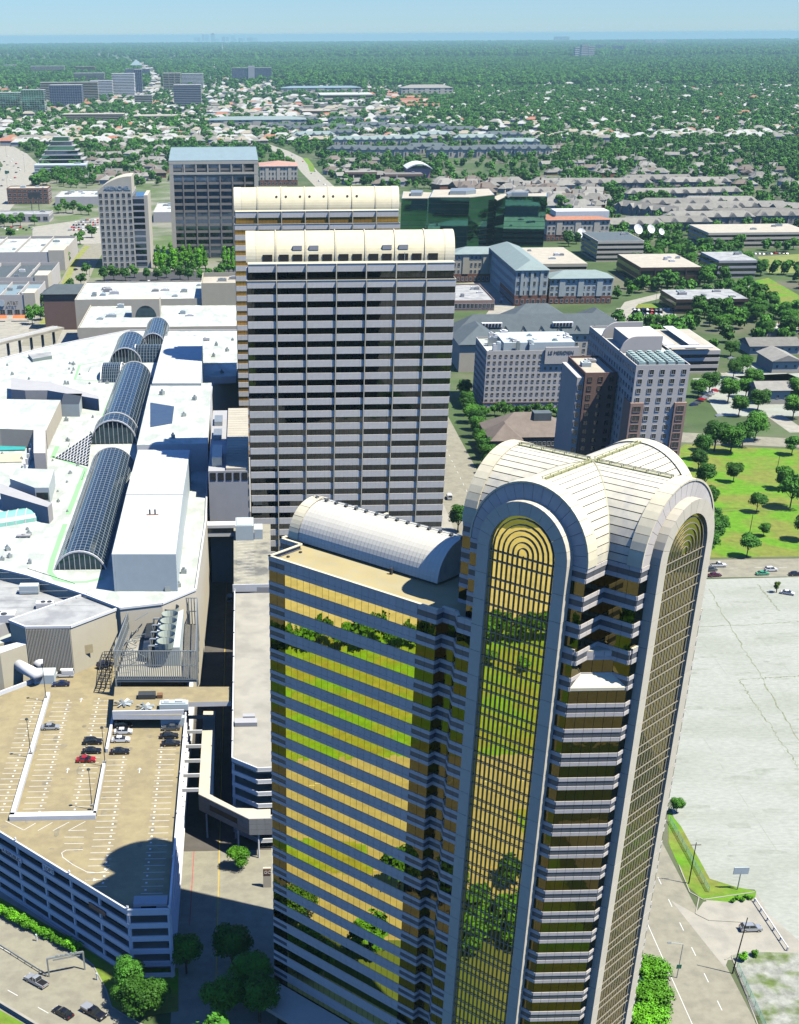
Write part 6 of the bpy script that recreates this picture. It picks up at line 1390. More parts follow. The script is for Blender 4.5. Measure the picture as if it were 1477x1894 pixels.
# foreground left
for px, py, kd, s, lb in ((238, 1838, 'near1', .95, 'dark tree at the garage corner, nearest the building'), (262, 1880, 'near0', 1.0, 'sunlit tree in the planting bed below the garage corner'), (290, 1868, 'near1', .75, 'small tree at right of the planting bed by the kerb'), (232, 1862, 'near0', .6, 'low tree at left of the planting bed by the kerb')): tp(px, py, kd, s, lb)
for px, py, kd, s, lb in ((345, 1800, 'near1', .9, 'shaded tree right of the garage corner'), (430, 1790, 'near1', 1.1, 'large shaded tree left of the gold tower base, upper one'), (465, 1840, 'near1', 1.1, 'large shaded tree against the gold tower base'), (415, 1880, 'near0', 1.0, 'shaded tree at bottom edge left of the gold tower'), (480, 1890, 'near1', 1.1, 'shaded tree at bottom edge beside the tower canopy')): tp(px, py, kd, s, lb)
tp(440, 1605, 'near2', .62, 'small bright green tree beside the covered walkway')
tp(425, 1062, 'near2', .9, 'green tree in the shaded street below the footbridge')
for k in range(17):
    px, py = -12 + k * 9.6, 1690 + k * 4.75; tp(px, py - 6, 'shrub0', random.uniform(.8, 1.15), 'bright green shrub in the hedge along the access road', 'hedge shrubs along the access road', name='shrub', cat='shrub')
# right foreground
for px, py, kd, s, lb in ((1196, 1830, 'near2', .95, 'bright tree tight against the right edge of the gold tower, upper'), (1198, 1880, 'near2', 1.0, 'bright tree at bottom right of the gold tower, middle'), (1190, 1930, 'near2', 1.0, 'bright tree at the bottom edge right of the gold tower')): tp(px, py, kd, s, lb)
tp(1250, 1503, 'near0', .42, 'bushy small tree on the verge at right edge of the gold tower')
for k, (px, py) in enumerate(((1354, 1668), (1362, 1662), (1371, 1667), (1380, 1660), (1387, 1664))): tp(px, py, 'shrub0', .42, 'small dark round shrub at tip of the lot verge', 'shrubs at the lot verge', name='shrub', cat='shrub')
tp(1372, 1775, 'shrub0', .8, 'green shrub clump beside the drive at lower right', name='shrub', cat='shrub'); tp(1395, 1768, 'shrub0', .6, 'lower shrub right of the clump beside the drive', name='shrub', cat='shrub')
tp(1435, 1096, 'young', 1.0, 'young yellow-green tree alone on the concrete lot')
# the green
for px, py, kd, s, lb in ((1355, 892, 'oak1', 1.05, 'spreading lone tree near the top left of the green'), (1398, 948, 'oak0', .95, 'rounded lone tree in the middle of the green'), (1380, 1030, 'oak0', 1.0, 'tree by the street at bottom of the green'), (1411, 992, 'oak1', .7, 'small round tree right of the utility pole on the green'), (1460, 940, 'oak0', 1.5, 'large spreading tree at right edge of the green'), (1445, 905, 'oak1', 1.2, 'dark tree left of the large tree at right edge of the green'), (1463, 842, 'oak0', 1.1, 'tree at right edge near the back street of the green'), (1480, 1000, 'oak0', 1.1, 'tree cut off by the right edge of the green'),
                          (1320, 835, 'near1', 1.45, 'big dark tree in the clump at top of the green, left'), (1350, 838, 'near0', 1.4, 'big tree in the clump at top of the green, centre'), (1395, 815, 'near0', 1.3, 'big tree in the clump at top of the green, right'), (1372, 826, 'oak0', 1.3, 'darker tree between the big trees at top of the green')): tp(px, py, kd, s, lb)
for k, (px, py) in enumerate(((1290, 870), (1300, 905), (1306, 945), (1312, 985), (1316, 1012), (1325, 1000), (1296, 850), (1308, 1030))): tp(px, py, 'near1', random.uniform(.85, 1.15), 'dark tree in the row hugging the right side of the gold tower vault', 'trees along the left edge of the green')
# street trees between slab tower and hotels
for k in range(11): tp(856 + k * 5.2 + random.uniform(-3, 3), 742 + k * 13.5, 'near0' if k % 2 else 'near1', random.uniform(.85, 1.1), 'street tree along the avenue right of the slab tower', 'street trees right of the slab tower')
tp(846, 985, 'near1', 1.05, 'tree between the wing barrel roof and the slab tower')
for k in range(9): tp(895 + k * 19, 772 + random.uniform(-4, 4), 'mid1', random.uniform(.6, .85), 'small tree at the foot of the white hotel', 'trees at the hotel foot')
for px, py in ((1355, 700), (1378, 735), (1290, 735), (1310, 728), (1345, 745), (1365, 770), (1400, 760), (1390, 720), (1472, 745), (1465, 775), (1372, 690), (1350, 660)): tp(px, py, 'near0', random.uniform(1.0, 1.35), 'leafy tree among the parking right of the apartment tower', 'trees right of the apartment tower')
GT = 'trees around the low offices at right'
r = random.Random(14)
FR = list(FOOT)
def clear(x, y, m=3): return not any(a - m <= x <= b + m and c - m <= y <= d + m for a, b, c, d in FR)
def grove(poly, n, kinds, s, label, group, mind=6, name='tree'):
    xs, ys = [p[0] for p in poly], [p[1] for p in poly]; got = []; tries = 0
    def pin(x, y):
        c = False; j = len(poly) - 1
        for i in range(len(poly)):
            if (poly[i][1] > y) != (poly[j][1] > y) and x < (poly[j][0] - poly[i][0]) * (y - poly[i][1]) / (poly[j][1] - poly[i][1]) + poly[i][0]: c = not c
            j = i
        return c
    while len(got) < n and tries < n * 40:
        tries += 1; px, py = r.uniform(min(xs), max(xs)), r.uniform(min(ys), max(ys))
        if not pin(px, py): continue
        p = at(px, py)
        if not clear(p.x, p.y) or near_corr(p.x, p.y) or any((p.x - a) ** 2 + (p.y - b) ** 2 < mind * mind for a, b in got): continue
        got.append((p.x, p.y)); tree(p.x, p.y, r.choice(kinds), r.uniform(*s), label, group, name=name)
grove([(1130, 470), (1200, 530), (1290, 600), (1350, 620), (1477, 640), (1477, 520), (1420, 470), (1300, 460), (1130, 455)], 62, ('near0', 'near1', 'mid0', 'mid2'), (.9, 1.3), 'full green tree among the low offices at right', GT)
grove([(1030, 440), (1150, 440), (1150, 480), (1060, 470)], 10, ('mid0', 'mid1'), (.9, 1.2), 'tree beside the two ground satellite dishes', 'trees by the satellite dishes')
grove([(1300, 462), (1477, 462), (1477, 480), (1300, 480)], 12, ('mid0', 'mid2'), (.8, 1.1), 'tree in the row in front of the wide tan office', 'trees before the tan office')
grove([(640, 345), (800, 345), (800, 352), (640, 352)], 10, ('mid0', 'mid2'), (1.0, 1.3), 'tree just above the far slab tower roof', 'trees behind the far slab tower')
# rows by the left office towers
for k in range(17): tp(288 + (k % 9) * 11.5 + (k // 9) * 5, 500 - (k // 9) * 14 + random.uniform(-4, 4), 'cone0' if k % 2 else 'cone1', random.uniform(.95, 1.25), 'bright green conical tree in the row below the dark glass tower', 'conical trees below the dark glass tower')
for k in range(8): tp(415 + (k % 4) * 8, 505 - (k // 4) * 20, 'cone1', random.uniform(.9, 1.1), 'conical tree between dark glass tower and far slab tower', 'conical trees beside the far slab tower')
for k in range(12): tp(190 + k * 20 + random.uniform(-4, 4), 516 + random.uniform(-3, 5), 'mid2' if k % 2 else 'mid0', random.uniform(.8, 1.05), 'round dark tree along the store car park', 'round trees at the store car park')
for px, py in ((130, 545), (140, 560), (150, 528), (122, 568), (160, 508), (118, 585), (90, 585), (75, 592), (60, 600), (80, 570), (128, 470), (140, 455), (122, 490)): tp(px, py, 'mid1', random.uniform(.9, 1.15), 'tree lining the left avenue beside the stores', 'trees along the left avenue')
for px, py in ((108, 395), (122, 394), (135, 395), (150, 397), (164, 398), (64, 417), (8, 420), (24, 420), (148, 452), (170, 440), (20, 442), (5, 415), (38, 418)): tp(px, py, 'mid2', random.uniform(.9, 1.2), 'round tree around the left car park', 'trees around the left car park')
grove([(55, 328), (150, 325), (185, 335), (180, 350), (60, 345)], 24, ('mid0', 'mid2'), (.9, 1.2), 'tree in the dark grove before the low glass office', 'grove before the low glass office', mind=5)
# mirrored trees west of the tower
for k in range(40): tree(-173 + random.uniform(-3, 3), 70 + k * 5.6, 'mid0', random.uniform(.75, 1.0), 'tree in the row along the far side of the west lawn', 'trees along the west lawn')
for k in range(3): tree(random.uniform(-158, -140), random.uniform(80, 175), 'mid1', random.uniform(.4, .7), 'small tree on the west lawn', 'small trees on the west lawn')
for k in range(9): tree(random.uniform(-36, -6), random.uniform(150, 188), 'mid0', random.uniform(.8, 1.1), 'tree south-west of the gold tower', 'trees south-west of the gold tower')

# ---- the woods: one mass, tree by tree instanced
def gn_forest(name, P, S, K, objs):
    me = bpy.data.meshes.new(name); me.from_pydata([tuple(p) for p in P], [], [])
    for nm, arr, ty in (('scl', S, 'FLOAT'), ('kin', K, 'INT'), ('rot', rng.uniform(0, 6.28, len(P)), 'FLOAT')):
        a = me.attributes.new(nm, ty, 'POINT'); a.data.foreach_set('value', np.asarray(arr, dtype=np.float32 if ty == 'FLOAT' else np.int32))
    o = bpy.data.objects.new(name, me); COL.objects.link(o)
    ng = bpy.data.node_groups.new(name, 'GeometryNodeTree'); ng.interface.new_socket('Geometry', in_out='INPUT', socket_type='NodeSocketGeometry'); ng.interface.new_socket('Geometry', in_out='OUTPUT', socket_type='NodeSocketGeometry')
    N, Lk = ng.nodes, ng.links.new; gi, go = N.new('NodeGroupInput'), N.new('NodeGroupOutput'); iop = N.new('GeometryNodeInstanceOnPoints'); jn = N.new('GeometryNodeJoinGeometry')
    for ob_ in objs:
        oi = N.new('GeometryNodeObjectInfo'); oi.inputs['Object'].default_value = ob_; oi.inputs['As Instance'].default_value = True; Lk(oi.outputs['Geometry'], jn.inputs[0])
    def attr(nm, ty): a = N.new('GeometryNodeInputNamedAttribute'); a.data_type = ty; a.inputs['Name'].default_value = nm; return a.outputs['Attribute']
    cx = N.new('ShaderNodeCombineXYZ'); Lk(attr('rot', 'FLOAT'), cx.inputs[2])
    Lk(gi.outputs[0], iop.inputs['Points']); Lk(jn.outputs[0], iop.inputs['Instance']); iop.inputs['Pick Instance'].default_value = True; Lk(attr('kin', 'INT'), iop.inputs['Instance Index']); Lk(attr('scl', 'FLOAT'), iop.inputs['Scale']); Lk(cx.outputs[0], iop.inputs['Rotation']); Lk(iop.outputs[0], go.inputs[0])
    md = o.modifiers.new('forest', 'NODES'); md.node_group = ng; return o
fobj = []
for k, (sd, n, mt) in enumerate(((31, 300, LEAF[0]), (32, 300, LEAF[0]), (33, 300, LEAF[1]), (34, 300, LEAF[1]))):
    me, _ = crown_mesh('wood_crown', sd, 10, 10.5, n, 1.7, mt, lobes=9, trunk=.1); fobj.append(bpy.data.objects.new('wood_crown', me))
def density(px, py, X, Y):
    d = np.full(X.shape, .72)
    d = np.where(px > 560, .92, d); d = np.where((px < 520) & (py < 225), .50, d); d = np.where((px < 330) & (py >= 225) & (py < 350), .50, d)
    d = np.where((px >= 330) & (px < 1010) & (py > 225) & (py < 350), .48, d); d = np.where((px > 1010) & (py > 330), .55, d); d = np.where((px > 380) & (px < 740) & (py > 165) & (py < 222), .28, d)
    blob = .5 + .5 * np.sin(X * .011 + 2 * np.sin(Y * .0043)) * np.sin(Y * .006 + 1.7 * np.sin(X * .0071)); big = .5 + .5 * np.sin(X * .0031 + 1.3 * np.sin(Y * .0011 + 1)) * np.sin(Y * .0017 + 1.1 * np.sin(X * .0023)); d = d * (.5 + .6 * blob) * (.62 + .55 * big)
    return d
Rm = RC.T
def project(X, Y):
    v = Rm @ np.stack([X, Y, np.full_like(X, -H)]); return PX - F * v[0] / v[2], PY + F * v[1] / v[2]
PT, SS, KK = [], [], []
FA = np.array(FOOT)
for (ya, yb_, per_ha, s0) in ((820, 2700, 75, 1.0), (2700, 5200, 40, 1.35), (5200, 11000, 13, 2.3), (11000, 31000, 1.7, 3.8)):
    area = .40 * (yb_ ** 2 - ya ** 2); n = int(area / 1e4 * per_ha); Y = np.sqrt(rng.uniform(ya ** 2, yb_ ** 2, n)); X = rng.uniform(-.30, .50, n) * Y; px, py = project(X, Y)
    keep = (py > 40) & (px > -60) & (px < 1540) & (rng.uniform(size=n) < density(px, py, X, Y)) & ((py < 345) | ((px > 1000) & (py < 440)) | ((px > 1140) & (py < 650) & (rng.uniform(size=n) < .9)))
    X, Y = X[keep], Y[keep]; ok = np.ones(len(X), bool); m = 4 * s0
    for a, b, c, d in FA: ok &= ~((X > a - m) & (X < b + m) & (Y > c - m) & (Y < d + m))
    for pts, hw in CORR:
        for (ax, ay), (bx, by) in zip(pts[:-1], pts[1:]):
            dx, dy = bx - ax, by - ay; L2 = dx * dx + dy * dy; t_ = np.clip(((X - ax) * dx + (Y - ay) * dy) / L2, 0, 1); ok &= (X - ax - dx * t_) ** 2 + (Y - ay - dy * t_) ** 2 > (hw + 3 * s0) ** 2
    X, Y = X[ok], Y[ok]; PT += list(zip(X, Y, np.zeros(len(X)))); SS += list(s0 * rng.uniform(.65, 1.3, len(X))); KK += list(rng.integers(0, 4, len(X)))
fo_ = gn_forest('woodland', PT, SS, KK, fobj); tag(fo_, 'dense green woodland filling the suburbs to the horizon', 'woodland', None, 'stuff')
print('woodland trees', len(PT), 'single trees', ntree)
# ================================================================ vehicles
CARP = {}
def paint(name, rgb, metal=0.0): return M('paint_' + name, rgb, 0.22, 0.03, 1.0, metal=metal, spec=.6)
PAINT = {'black': paint('black', (.012, .013, .02)), 'navy': paint('navy', (.015, .025, .09)), 'white': paint('white', (.78, .78, .77)), 'silver': paint('silver', (.50, .52, .54), .4), 'red': paint('red', (.42, .012, .02)), 'grey': paint('grey', (.13, .14, .15), .3), 'maroon': paint('maroon', (.12, .01, .03)), 'green': paint('green', (.08, .42, .22))}
CGL = M('car_glass', (0.02, 0.025, 0.03), .04, .05, 1.0, spec=.8); LAMP = M('lamp_lens', (.7, .7, .66), .15, .03, 1.); TAIL = M('tail_lens', (.35, .01, .01), .2, .03, 1.)
PROF = {'sedan': dict(L=4.7, W=1.82, low=[(-2.35, .35), (-2.32, .72), (-2.2, .86), (-1.35, .95), (1.25, .93), (2.15, .78), (2.33, .6), (2.35, .32)], cab=[(-1.75, .92), (-1.1, 1.4), (.35, 1.42), (1.2, .92)]),
        'suv': dict(L=4.7, W=1.88, low=[(-2.35, .4), (-2.34, .95), (-2.2, 1.05), (1.1, 1.02), (2.1, .9), (2.33, .7), (2.35, .38)], cab=[(-2.15, 1.03), (-1.85, 1.62), (.4, 1.66), (1.15, 1.02)]),
        'van': dict(L=5.4, W=2.0, low=[(-2.7, .4), (-2.7, 1.15), (1.7, 1.15), (2.45, .98), (2.68, .7), (2.7, .38)], cab=[(-2.68, 1.13), (-2.6, 2.05), (1.0, 2.1), (1.85, 1.13)]),
        'pickup': dict(L=5.7, W=2.0, low=[(-2.85, .5), (-2.83, 1.05), (1.2, 1.08), (2.5, 1.0), (2.8, .8), (2.85, .45)], cab=[(-.75, 1.06), (-.55, 1.75), (.55, 1.78), (1.3, 1.06)])}
def car_meshes(kind, col):
    key = (kind, col)
    if key in CARP: return CARP[key]
    P = PROF[kind]; W = P['W'] / 2; pm = PAINT[col]
    def extr(prof, wa, wb, mi=0):
        """closed side profile extruded across, upper points drawn in"""
        mb = MB(); zmax = max(p[1] for p in prof); zmin = min(p[1] for p in prof); f = lambda z: wa + (wb - wa) * (z - zmin) / (zmax - zmin)
        l = [(x, -f(z), z) for x, z in prof]; r_ = [(x, f(z), z) for x, z in prof]; n = len(prof)
        mb.poly(l[::-1]); mb.poly(r_)
        for k in range(n): mb.quad(l[k], l[(k + 1) % n], r_[(k + 1) % n], r_[k])
        return mb
    body = extr(P['low'], W, W * .93); c = P['cab']
    roof = [(c[1][0] + .05, c[1][1] - .03), (c[1][0] + .18, c[1][1] + .05), (c[2][0] - .15, c[2][1] + .05), (c[2][0] + .02, c[2][1] - .03)]; rb = extr(roof, W * .74, W * .7)
    i = len(body.v); body.v += rb.v; body.f += [tuple(i + q for q in f) for f in rb.f]; body.m += rb.m
    for x in ((c[0][0] + c[1][0]) / 2 - .1, (c[1][0] + c[2][0]) / 2 + .05):      # roof pillars
        for s in (-1, 1): body.bar((x, s * W * .92, c[0][1] - .05), (x * .98 + .02, s * W * .74, c[1][1]), .12)
    if kind == 'van': body.box(-2.6, .55, -W * .97, W * .97, 1.1, 2.0)
    glass = extr(c, W * .9, W * .72)
    if kind == 'pickup':
        bed = MB().box(-2.72, -.85, -W * .78, W * .78, 1.05, 1.10); glass2 = bed
    me = [body.mesh('body', pm), glass.mesh('windows', CGL)]
    wh = MB().tube((0, -.12, 0), (0, .12, 0), .34, n=14).tube((0, -.13, 0), (0, .13, 0), .2, n=10, m=1).mesh('wheel', [TYRE, RIM])
    hl = MB().box(-.04, .04, -.22, .22, -.08, .08).mesh('headlight', LAMP); tl = MB().box(-.04, .04, -.2, .2, -.09, .09).mesh('tail_light', TAIL)
    bedm = MB().box(-2.72, -.85, -W * .76, W * .76, 1.06, 1.085).mesh('cargo_bed', CORE) if kind == 'pickup' else None
    CARP[key] = (me, wh, hl, tl, bedm); return CARP[key]
NAMES = {'sedan': 'parked_car', 'suv': 'parked_car', 'van': 'parked_van', 'pickup': 'pickup_truck'}
def car(x, y, z, rz, kind, col, label, cat='car', name=None, group=None, s=1.0):
    (bd, gl), wh, hl, tl, bed = car_meshes(kind, col); P = PROF[kind]; t = thing(name or NAMES[kind], label, cat, (x, y, z), rz, group); t.scale = (s,) * 3
    ob('body', bd, t); ob('windows', gl, t); L, W = P['L'] / 2, P['W'] / 2
    for a in (-1, 1):
        for b in (-1, 1): ob('wheel', wh, t, (a * L * .62, b * (W - .1), .34))
        z1 = .62 if kind in ('sedan',) else .8
        ob('headlight', hl, t, (L - .06, a * W * .66, z1)); ob('tail_light', tl, t, (-L + .04, a * W * .68, z1 + .1))
    if bed: ob('cargo_bed', bed, t)
    return t
def cpx(px, py, z, rz, kind, col, label, **k): p = at(px, py, z); return car(p.x, p.y, z, rz, kind, col, label, **k)
PI = math.pi
for px, py, rz, kd, cl, lb in ((119, 1251, PI, 'van', 'white', 'white cargo van parked by the beige store wall'), (113, 1268, PI, 'sedan', 'navy', 'dark blue sedan parked below the white van'), (94, 1348, 0, 'sedan', 'silver', 'lone silver sedan in the left bay of the garage deck'),
                              (172, 1375, 0, 'suv', 'black', 'black wagon in the middle bay, above two other cars'), (170, 1392, 0, 'sedan', 'black', 'black sedan between black wagon and red car'), (159.6, 1408, 0, 'sedan', 'red', 'red sedan parked on the garage deck'),
                              (228, 1345, 0, 'suv', 'black', 'black wagon half under the platform edge'), (228, 1356, 0, 'sedan', 'white', 'white sedan just below the platform edge'), (223.5, 1371, 0, 'sedan', 'white', 'second white sedan in the right bay of the garage deck'), (222, 1393, 0, 'sedan', 'black', 'black sedan alone below the two white sedans'),
                              (316, 1349, PI, 'sedan', 'grey', 'grey sedan at the right wall of the garage deck'), (313, 1364, 0, 'sedan', 'black', 'black sedan at right wall, below the grey sedan'), (316, 1378, 0, 'sedan', 'black', 'lowest black sedan at right wall of the garage deck')):
    cpx(px, py, GZ, rz + .02, kd, cl, lb)
cpx(194, 1232, GZ + .3, .7, 'suv', 'navy', 'dark blue car beside the scaffold frame')
p, q = at(70, 1815), at(176, 1872); rz = math.atan2(q.y - p.y, q.x - p.x)
rdir = math.atan2((at(100, 1830) - at(0, 1775)).y, (at(100, 1830) - at(0, 1775)).x)
cpx(68, 1818, 0, rdir + PI, 'pickup', 'silver', 'silver pickup truck on the access road', name='pickup_truck', cat='truck'); cpx(117, 1876, 0, rdir + PI, 'sedan', 'black', 'black coupe behind the silver pickup on the access road', name='car'); t = cpx(174, 1876, 0, rdir, 'pickup', 'black', 'black pickup with silver bed cover at the road corner', name='pickup_truck', cat='truck')
MB().box(-2.8, -.8, -.95, .95, 1.05, 1.45).build('bed_cover', PAINT['silver'], t)
cpx(425, 1110, 0, PI / 2, 'van', 'white', 'white truck in the shaded street beside the parking deck', cat='truck', name='delivery_truck')
cpx(1387, 1720, 0, .02, 'suv', 'silver', 'silver hatchback leaving the drive at right'); cpx(830, 922, 0, PI / 2, 'van', 'white', 'white van on the avenue right of the slab tower', cat='van', name='van')
for px, py, rz, kd, cl, lb in ((1321, 1066, .1, 'sedan', 'maroon', 'maroon car in the street beside the gold tower'), (1313, 1056, .1, 'suv', 'grey', 'grey car just behind the maroon car'), (1328, 1048, 0, 'pickup', 'white', 'white truck behind the maroon car'), (1409, 1063, .05, 'sedan', 'green', 'bright green car on the cross street'), (1425, 1056, .05, 'suv', 'white', 'white car beside the green car'), (1470, 1064, .05, 'sedan', 'black', 'black car at right edge of the cross street'), (1455, 1099, -.5, 'sedan', 'white', 'white car near the young tree on the lot')): cpx(px, py, 0, rz, kd, cl, lb)
# small traffic and parked cars far off
def tiny(name, label, group, pts, rz, seed, s=1.0, z=.03):
    r = random.Random(seed); k = 0; cols = ['white', 'silver', 'black', 'grey', 'white', 'navy', 'red', 'silver']
    for px, py in pts:
        p = at(px, py); kd = r.choice(('sedan', 'suv')); cl = r.choice(cols); key = ('tiny', kd, cl)
        if key not in _mc:
            (bd, gl), wh, hl, tl, bed = car_meshes(kd, cl); bm = bmesh.new(); bm.from_mesh(bd); nf = len(bm.faces); bm.from_mesh(gl)
            for i_, f in enumerate(bm.faces): f.material_index = 0 if i_ < nf else 1
            me = bpy.data.meshes.new('small_car'); bm.to_mesh(me); bm.free(); me.materials.clear(); me.materials.append(PAINT[cl]); me.materials.append(CGL); _mc[key] = me
        o = ob(name, _mc[key], None, (p.x, p.y, z - .25), (rz if not callable(rz) else rz(px, py)) + r.uniform(-.05, .05), s); tag(o, label, 'car', group)
r = random.Random(5)
tiny('parked_car', 'small parked car in the crowded lot left of the curved-top office', 'cars in the left car park', [(128 + (k % 13) * 4.4 + r.uniform(-.6, .6), 408 + (k // 13) * 4.6 + r.uniform(-.5, .5)) for k in range(62) if (k % 13) * 4.4 + (k // 13) * 6 > 18], PI / 2, 1)
tiny('parked_car', 'small car parked at the store behind round trees, left edge', 'cars by the left store', [(5 + k * 5.5, 422 + (k % 3) * 2.2) for k in range(11)], PI / 2, 2)
tiny('highway_car', 'small car on the highway at left edge', 'cars on the highway', [(8, 300), (14, 306), (20, 300), (26, 308), (30, 304), (34, 311), (38, 316), (12, 322), (20, 334), (6, 334), (28, 330), (3, 345), (16, 290), (24, 296), (2, 312), (30, 320)], 1.2, 3)
tiny('highway_car', 'tiny car on the far highway curve at left', 'cars on the far highway', [(4 + k * 9, 236 - k * 2.6 + (k % 3) * 1.5) for k in range(18)], .5, 4)
tiny('parked_car', 'small parked car in the store car park behind white roofs', 'cars in the store car park', [(200 + k * 13 + r.uniform(-3, 3), 522 + (k % 3) * 5) for k in range(18)], PI / 2, 5)
tiny('parked_car', 'small parked car in the office lot behind the brick office', 'cars in the office lot', [(1172 + (k % 9) * 8, 574 + (k // 9) * 8 + r.uniform(-1, 1)) for k in range(16)], PI / 2, 6)
tiny('parked_car', 'small parked car in front of the wide tan office', 'cars before the tan office', [(1330 + k * 7.3, 470 + r.uniform(-1, 1)) for k in range(18)], PI / 2, 7)
tiny('parked_car', 'small parked car in the lane right of the apartment tower', 'cars right of the apartment tower', [(1282 + k * 5, 750 - k * 3.2) for k in range(9)] + [(1438 + k * 9, 712 + (k % 2) * 6) for k in range(5)] + [(1330, 770), (1352, 664)], .3, 8)
tiny('parked_car', 'small car in the court between green-roofed apartments', 'cars in the apartment court', [(925 + k * 2.4, 560 - k * 5) for k in range(9)] + [(850 + k * 9, 545 - (k % 2) * 4) for k in range(7)], PI / 2, 9)
tiny('street_car', 'tiny car on the boulevard above the far slab tower', 'cars on the boulevard', [(560, 300), (576, 322), (590, 336), (600, 342), (540, 288), (583, 318), (606, 348)], 1.9, 10)
tiny('street_car', 'small car on the left avenue beside the stores', 'cars on the left avenue', [(104, 560), (140, 500), (146, 512)], 1.2, 12)

# ================================================================ lamps, poles, signs, fences
def lamp(px, py, h, label, group, z=0.0, arm=1.2):
    p = at(px, py, z); t = thing('lamp_post', label, 'lamp post', p, 0, group); MB().tube((0, 0, 0), (0, 0, h), .11, .07).build('pole', STEELD, t); MB().tube((0, 0, h), (0, 0, h + .35), .45, .3, 10).build('lamp_head', STEELD, t); MB().box(-.35, .35, -.35, .35, 0, .5).build('base', CONC, t)
for px, py, lb in ((57, 1394, 'lamp post on the left ramp wall of the garage deck'), (85, 1290, 'lamp post at the top end of the left ramp wall'), (194, 1410, 'lamp post at the gap in the middle ramp wall'), (170, 1490, 'lamp post near the lower end of the middle ramp wall')): lamp(px, py, 9.2, lb, None, GZ + 1.1)
for px, py, lb in ((166, 512, 'lamp post in the shade below the curved-top office'), (247, 470, 'lamp post between curved-top office and dark glass tower'), (1212, 560, 'lamp post by the office lawn at right'), (1183, 610, 'lamp post on the three-level garage roof')): lamp(px, py, 11, lb, None)
def pole(px, py, h, label, arms=(), lean=0.0):
    p = at(px, py); t = thing('utility_pole', label, 'pole', p); MB().tube((0, 0, 0), (lean, 0, h), .16, .1, 8).build('pole', M('creosote_wood', (.05, .04, .035), .9), t)
    for a in arms: MB().bar((lean - a, 0, h - .6), (lean + a, 0, h - .6), .12).build('crossarm', BARK, t)
pole(1273, 1634, 11, 'dark utility pole on the verge right of the gold tower', (1.2,)); pole(1382, 1005, 12, 'utility pole beside the tree at bottom of the green', (1.0,)); pole(1354, 1800, 14, 'tall leaning street light pole at the drive corner', (), .6); pole(1437, 866, 7, 'thin post standing on the green near the back street')
p = at(1251, 1808); t = thing('street_light', 'curved-arm street light with green sign beside the avenue', 'street light', p); MB().tube((0, 0, 0), (0, 0, 8.5), .12, .08).build('pole', STEEL, t); MB().tube((0, 0, 8.5), (-2.6, 0, 9.0), .08, .05).box(-3.3, -2.5, -.18, .18, 8.9, 9.1).build('lamp_arm', STEEL, t); MB().box(-.5, .5, -.1, -.04, 2.4, 3.4).build('street_sign', M('sign_green', (.02, .16, .10), .4), t)
p = at(1363, 1645); t = thing('billboard', 'blank white sign board on a post at the lot corner', 'sign', p); MB().tube((0, 0, 0), (0, 0, 5), .14).build('post', STEEL, t); MB().box(-1.7, 1.7, -.12, .12, 4.2, 6.0).build('board', PALEBL, t)
for k, (a, b) in enumerate((((1238, 1520), (1310, 1650)), ((1362, 1790), (1440, 1960)))):
    a, b = at(*a), at(*b); n = 9; t = thing('chain_link_fence', 'thin green wire fence along the %s verge' % ('upper' if k == 0 else 'lower'), 'fence', a); d = b - a
    for q in range(n + 1): MB().tube(tuple(d * q / n), tuple(d * q / n + Vector((0, 0, 1.5))), .05, n=6).build('post', STEEL, t)
    mb = MB()
    for zz in (.2, .55, .9, 1.25, 1.5): mb.bar((0, 0, zz), tuple(d + Vector((0, 0, zz))), .05)
    mb.build('wire', M('green_wire', (.12, .30, .25), .5), t)
a, b = at(1395, 1668), at(1455, 1758); t = thing('gate_rail', 'low white gate rail across the drive at right', 'barrier', a); d = b - a; MB().bar((0, 0, .9), tuple(d + Vector((0, 0, .9))), .18).build('rail', WHITEP, t)
for q in range(6): MB().box(-.15, .15, -.15, .15, 0, 1.0).build('post', WHITEP, t, loc=tuple(d * q / 5))
# gantry over the access road, guard rail and low wall
a, b = at(91, 1806), at(157, 1793); t = thing('road_gantry', 'grey steel height gantry spanning the access lane', 'gantry', a); d = b - a
MB().bar((0, 0, 0), (0, 0, 4.6), .3).build('leg', STEEL, t); MB().bar(tuple(d), tuple(d + Vector((0, 0, 4.6))), .3).build('leg', STEEL, t); MB().bar((0, 0, 4.6), tuple(d + Vector((0, 0, 4.6))), .35).build('crossbeam', STEEL, t); MB().bar(tuple(d * .15 + Vector((0, 0, 3.9))), tuple(d * .9 + Vector((0, 0, 3.9))), .2).build('clearance_bar', STEEL, t)
for q in range(5): MB().bar(tuple(d * (.25 + .13 * q) + Vector((0, 0, 4.7))), tuple(d * (.31 + .13 * q) + Vector((0, 0, 4.7))), .3, .6).build('light_box', STEEL, t)
a, b = at(-30, 1733), at(86, 1806); d = b - a; t = thing('guard_rail', 'grey guard rail beside the access lane at left edge', 'guard rail', a)
for zz in (.55, .8): MB().bar((0, 0, zz), tuple(d + Vector((0, 0, zz))), .12, .18).build('rail', STEEL, t)
for q in range(10): MB().bar(tuple(d * q / 9), tuple(d * q / 9 + Vector((0, 0, .9))), .14).build('post', STEEL, t)
a, b = at(-30, 1842), at(90, 1915); d = b - a; t = thing('low_wall', 'low dark barrier wall at the bottom left corner', 'wall', a); MB().bar((0, 0, .6), tuple(d + Vector((0, 0, .6))), .45, 1.2).build('wall', M('blue_grey_wall', (.12, .2, .24), .7), t); MB().bar((0, 0, 1.25), tuple(d + Vector((0, 0, 1.25))), .6, .1).build('coping', CONC, t)
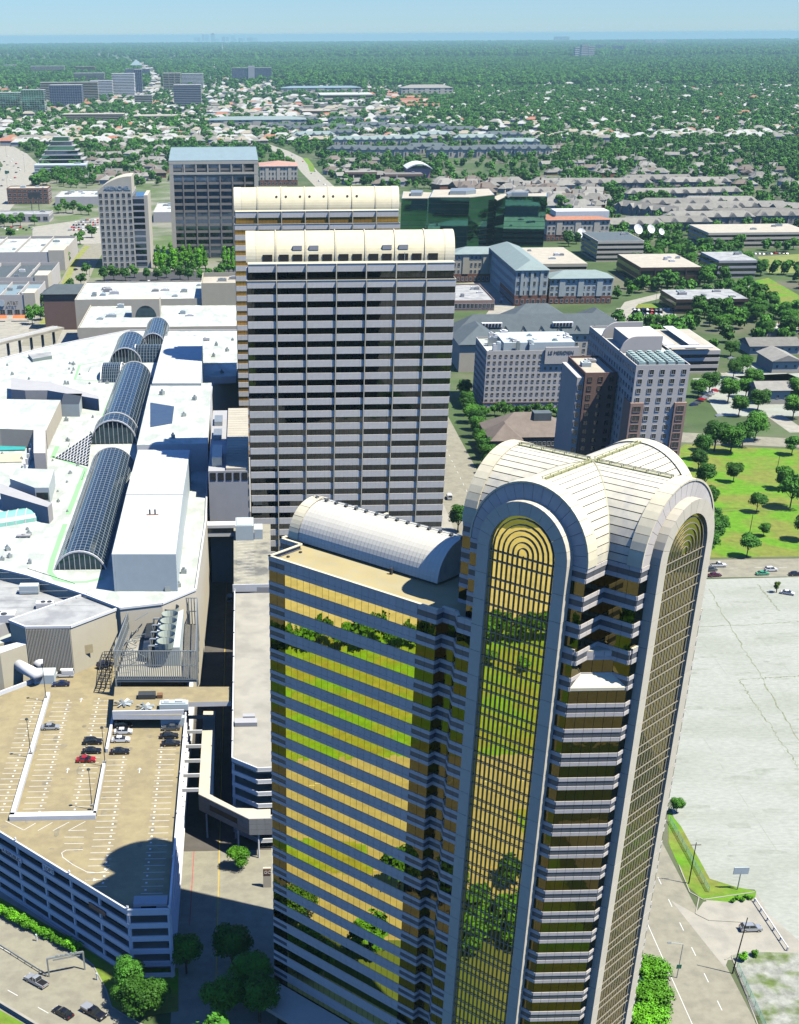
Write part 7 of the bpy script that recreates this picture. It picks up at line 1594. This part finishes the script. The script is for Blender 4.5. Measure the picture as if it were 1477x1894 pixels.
for px, py, lb in ((68, 1740, 'small white bollard light in the hedge'), (180, 1812, 'small white bollard light at the bed corner')):
    p = at(px, py); t = thing('bollard_light', lb, 'bollard', p); MB().tube((0, 0, 0), (0, 0, 1.3), .16).build('post', WHITEP, t); MB().tube((0, 0, 1.3), (0, 0, 1.75), .26, .2).build('lamp_head', PALEBL, t)
p = at(494, 1640); t = thing('pylon_sign', 'brown and white sign pylon at the edge of the gold tower', 'sign', p); MB().box(-.9, .9, -.3, .3, 0, 5.2).build('pylon', CREAMW, t); MB().box(-.8, .8, -.36, -.3, 3.4, 5.0).build('panel', M('brown_sign', (.25, .12, .05), .6), t); text('GO', 1.1, WHITEP, t, (-.7, -.38, 3.8), (PI / 2, 0, 0))
# highway sign and lamp masts
for px, py, lb in ((14, 352, 'highway lamp mast nearest the left edge'), (46, 318, 'tall highway lamp mast beside the grey car lane'), (12, 290, 'farther highway lamp mast at left edge'), (64, 420, 'mast by the left store behind round trees')): lamp(px, py, 22, lb, None)
p = at(14, 330); t = thing('overhead_sign', 'green overhead highway sign at left edge', 'sign', p); MB().tube((0, 0, 0), (0, 0, 7), .2).build('post', STEEL, t); MB().box(-3, 3, -.1, .1, 6, 9).build('panel', M('sign_green', (.02, .16, .10), .4), t)
p = at(66, 392); t = thing('billboard', 'dark billboard on two posts beside the brick shops', 'sign', p); MB().box(-7, 7, -.4, .4, 14, 19).build('board', STEELD, t)
for x in (-4, 4): MB().tube((x, 0, 0), (x, 0, 14), .35).build('post', STEELD, t)
p = at(2, 590, 0)
x0, x1, Y, h = bz(-6, 24, 552, 11); t = thing('store_sign', 'round blue-white globe and dark letters on the left store front', 'sign', (x0, Y - .5, 8)); MB().tube((3, 0, 0), (3, .3, 0), 2.2, n=20).build('globe', PALEBL, t); text('AT&T', 3.2, BLACK, t, (6.5, 0, -1.2), (PI / 2, 0, 0))
# street wires over the green
mb = MB(); a, b = at(1310, 990), at(1480, 985)
for k, zz in enumerate((9.8, 10.4, 11.0)):
    pr = None
    for q in range(13): c = a.lerp(b, q / 12); c.z = zz - 1.2 * math.sin(math.pi * q / 12); mb.bar(pr, c, .05) if pr else None; pr = c.copy()
tag(mb.build('overhead_wires', STEELD, None), 'thin overhead wires crossing the green', 'wires')
# patio umbrellas and roof clutter beside the plant
for k, (px, py) in enumerate(((48, 818), (50, 832), (44, 845))): pass
# ================================================================ air
hz = MB().box(-46000, 46000, -46000, 46000, -1.5, H + 6); hm = bpy.data.materials.new('haze_air'); hm.use_nodes = True; nt = hm.node_tree; nt.nodes.remove(nt.nodes['Principled BSDF'])
pv = nt.nodes.new('ShaderNodeVolumePrincipled'); pv.inputs['Color'].default_value = (.52, .88, 1.0, 1); pv.inputs['Density'].default_value = 4.2e-5; pv.inputs['Anisotropy'].default_value = 0.0
nt.links.new(pv.outputs[0], nt.nodes['Material Output'].inputs['Volume'])
hzo = hz.build('haze', hm, None); hzo['kind'] = 'stuff'; tag(hzo, 'pale blue summer haze over the distant suburbs', 'haze')
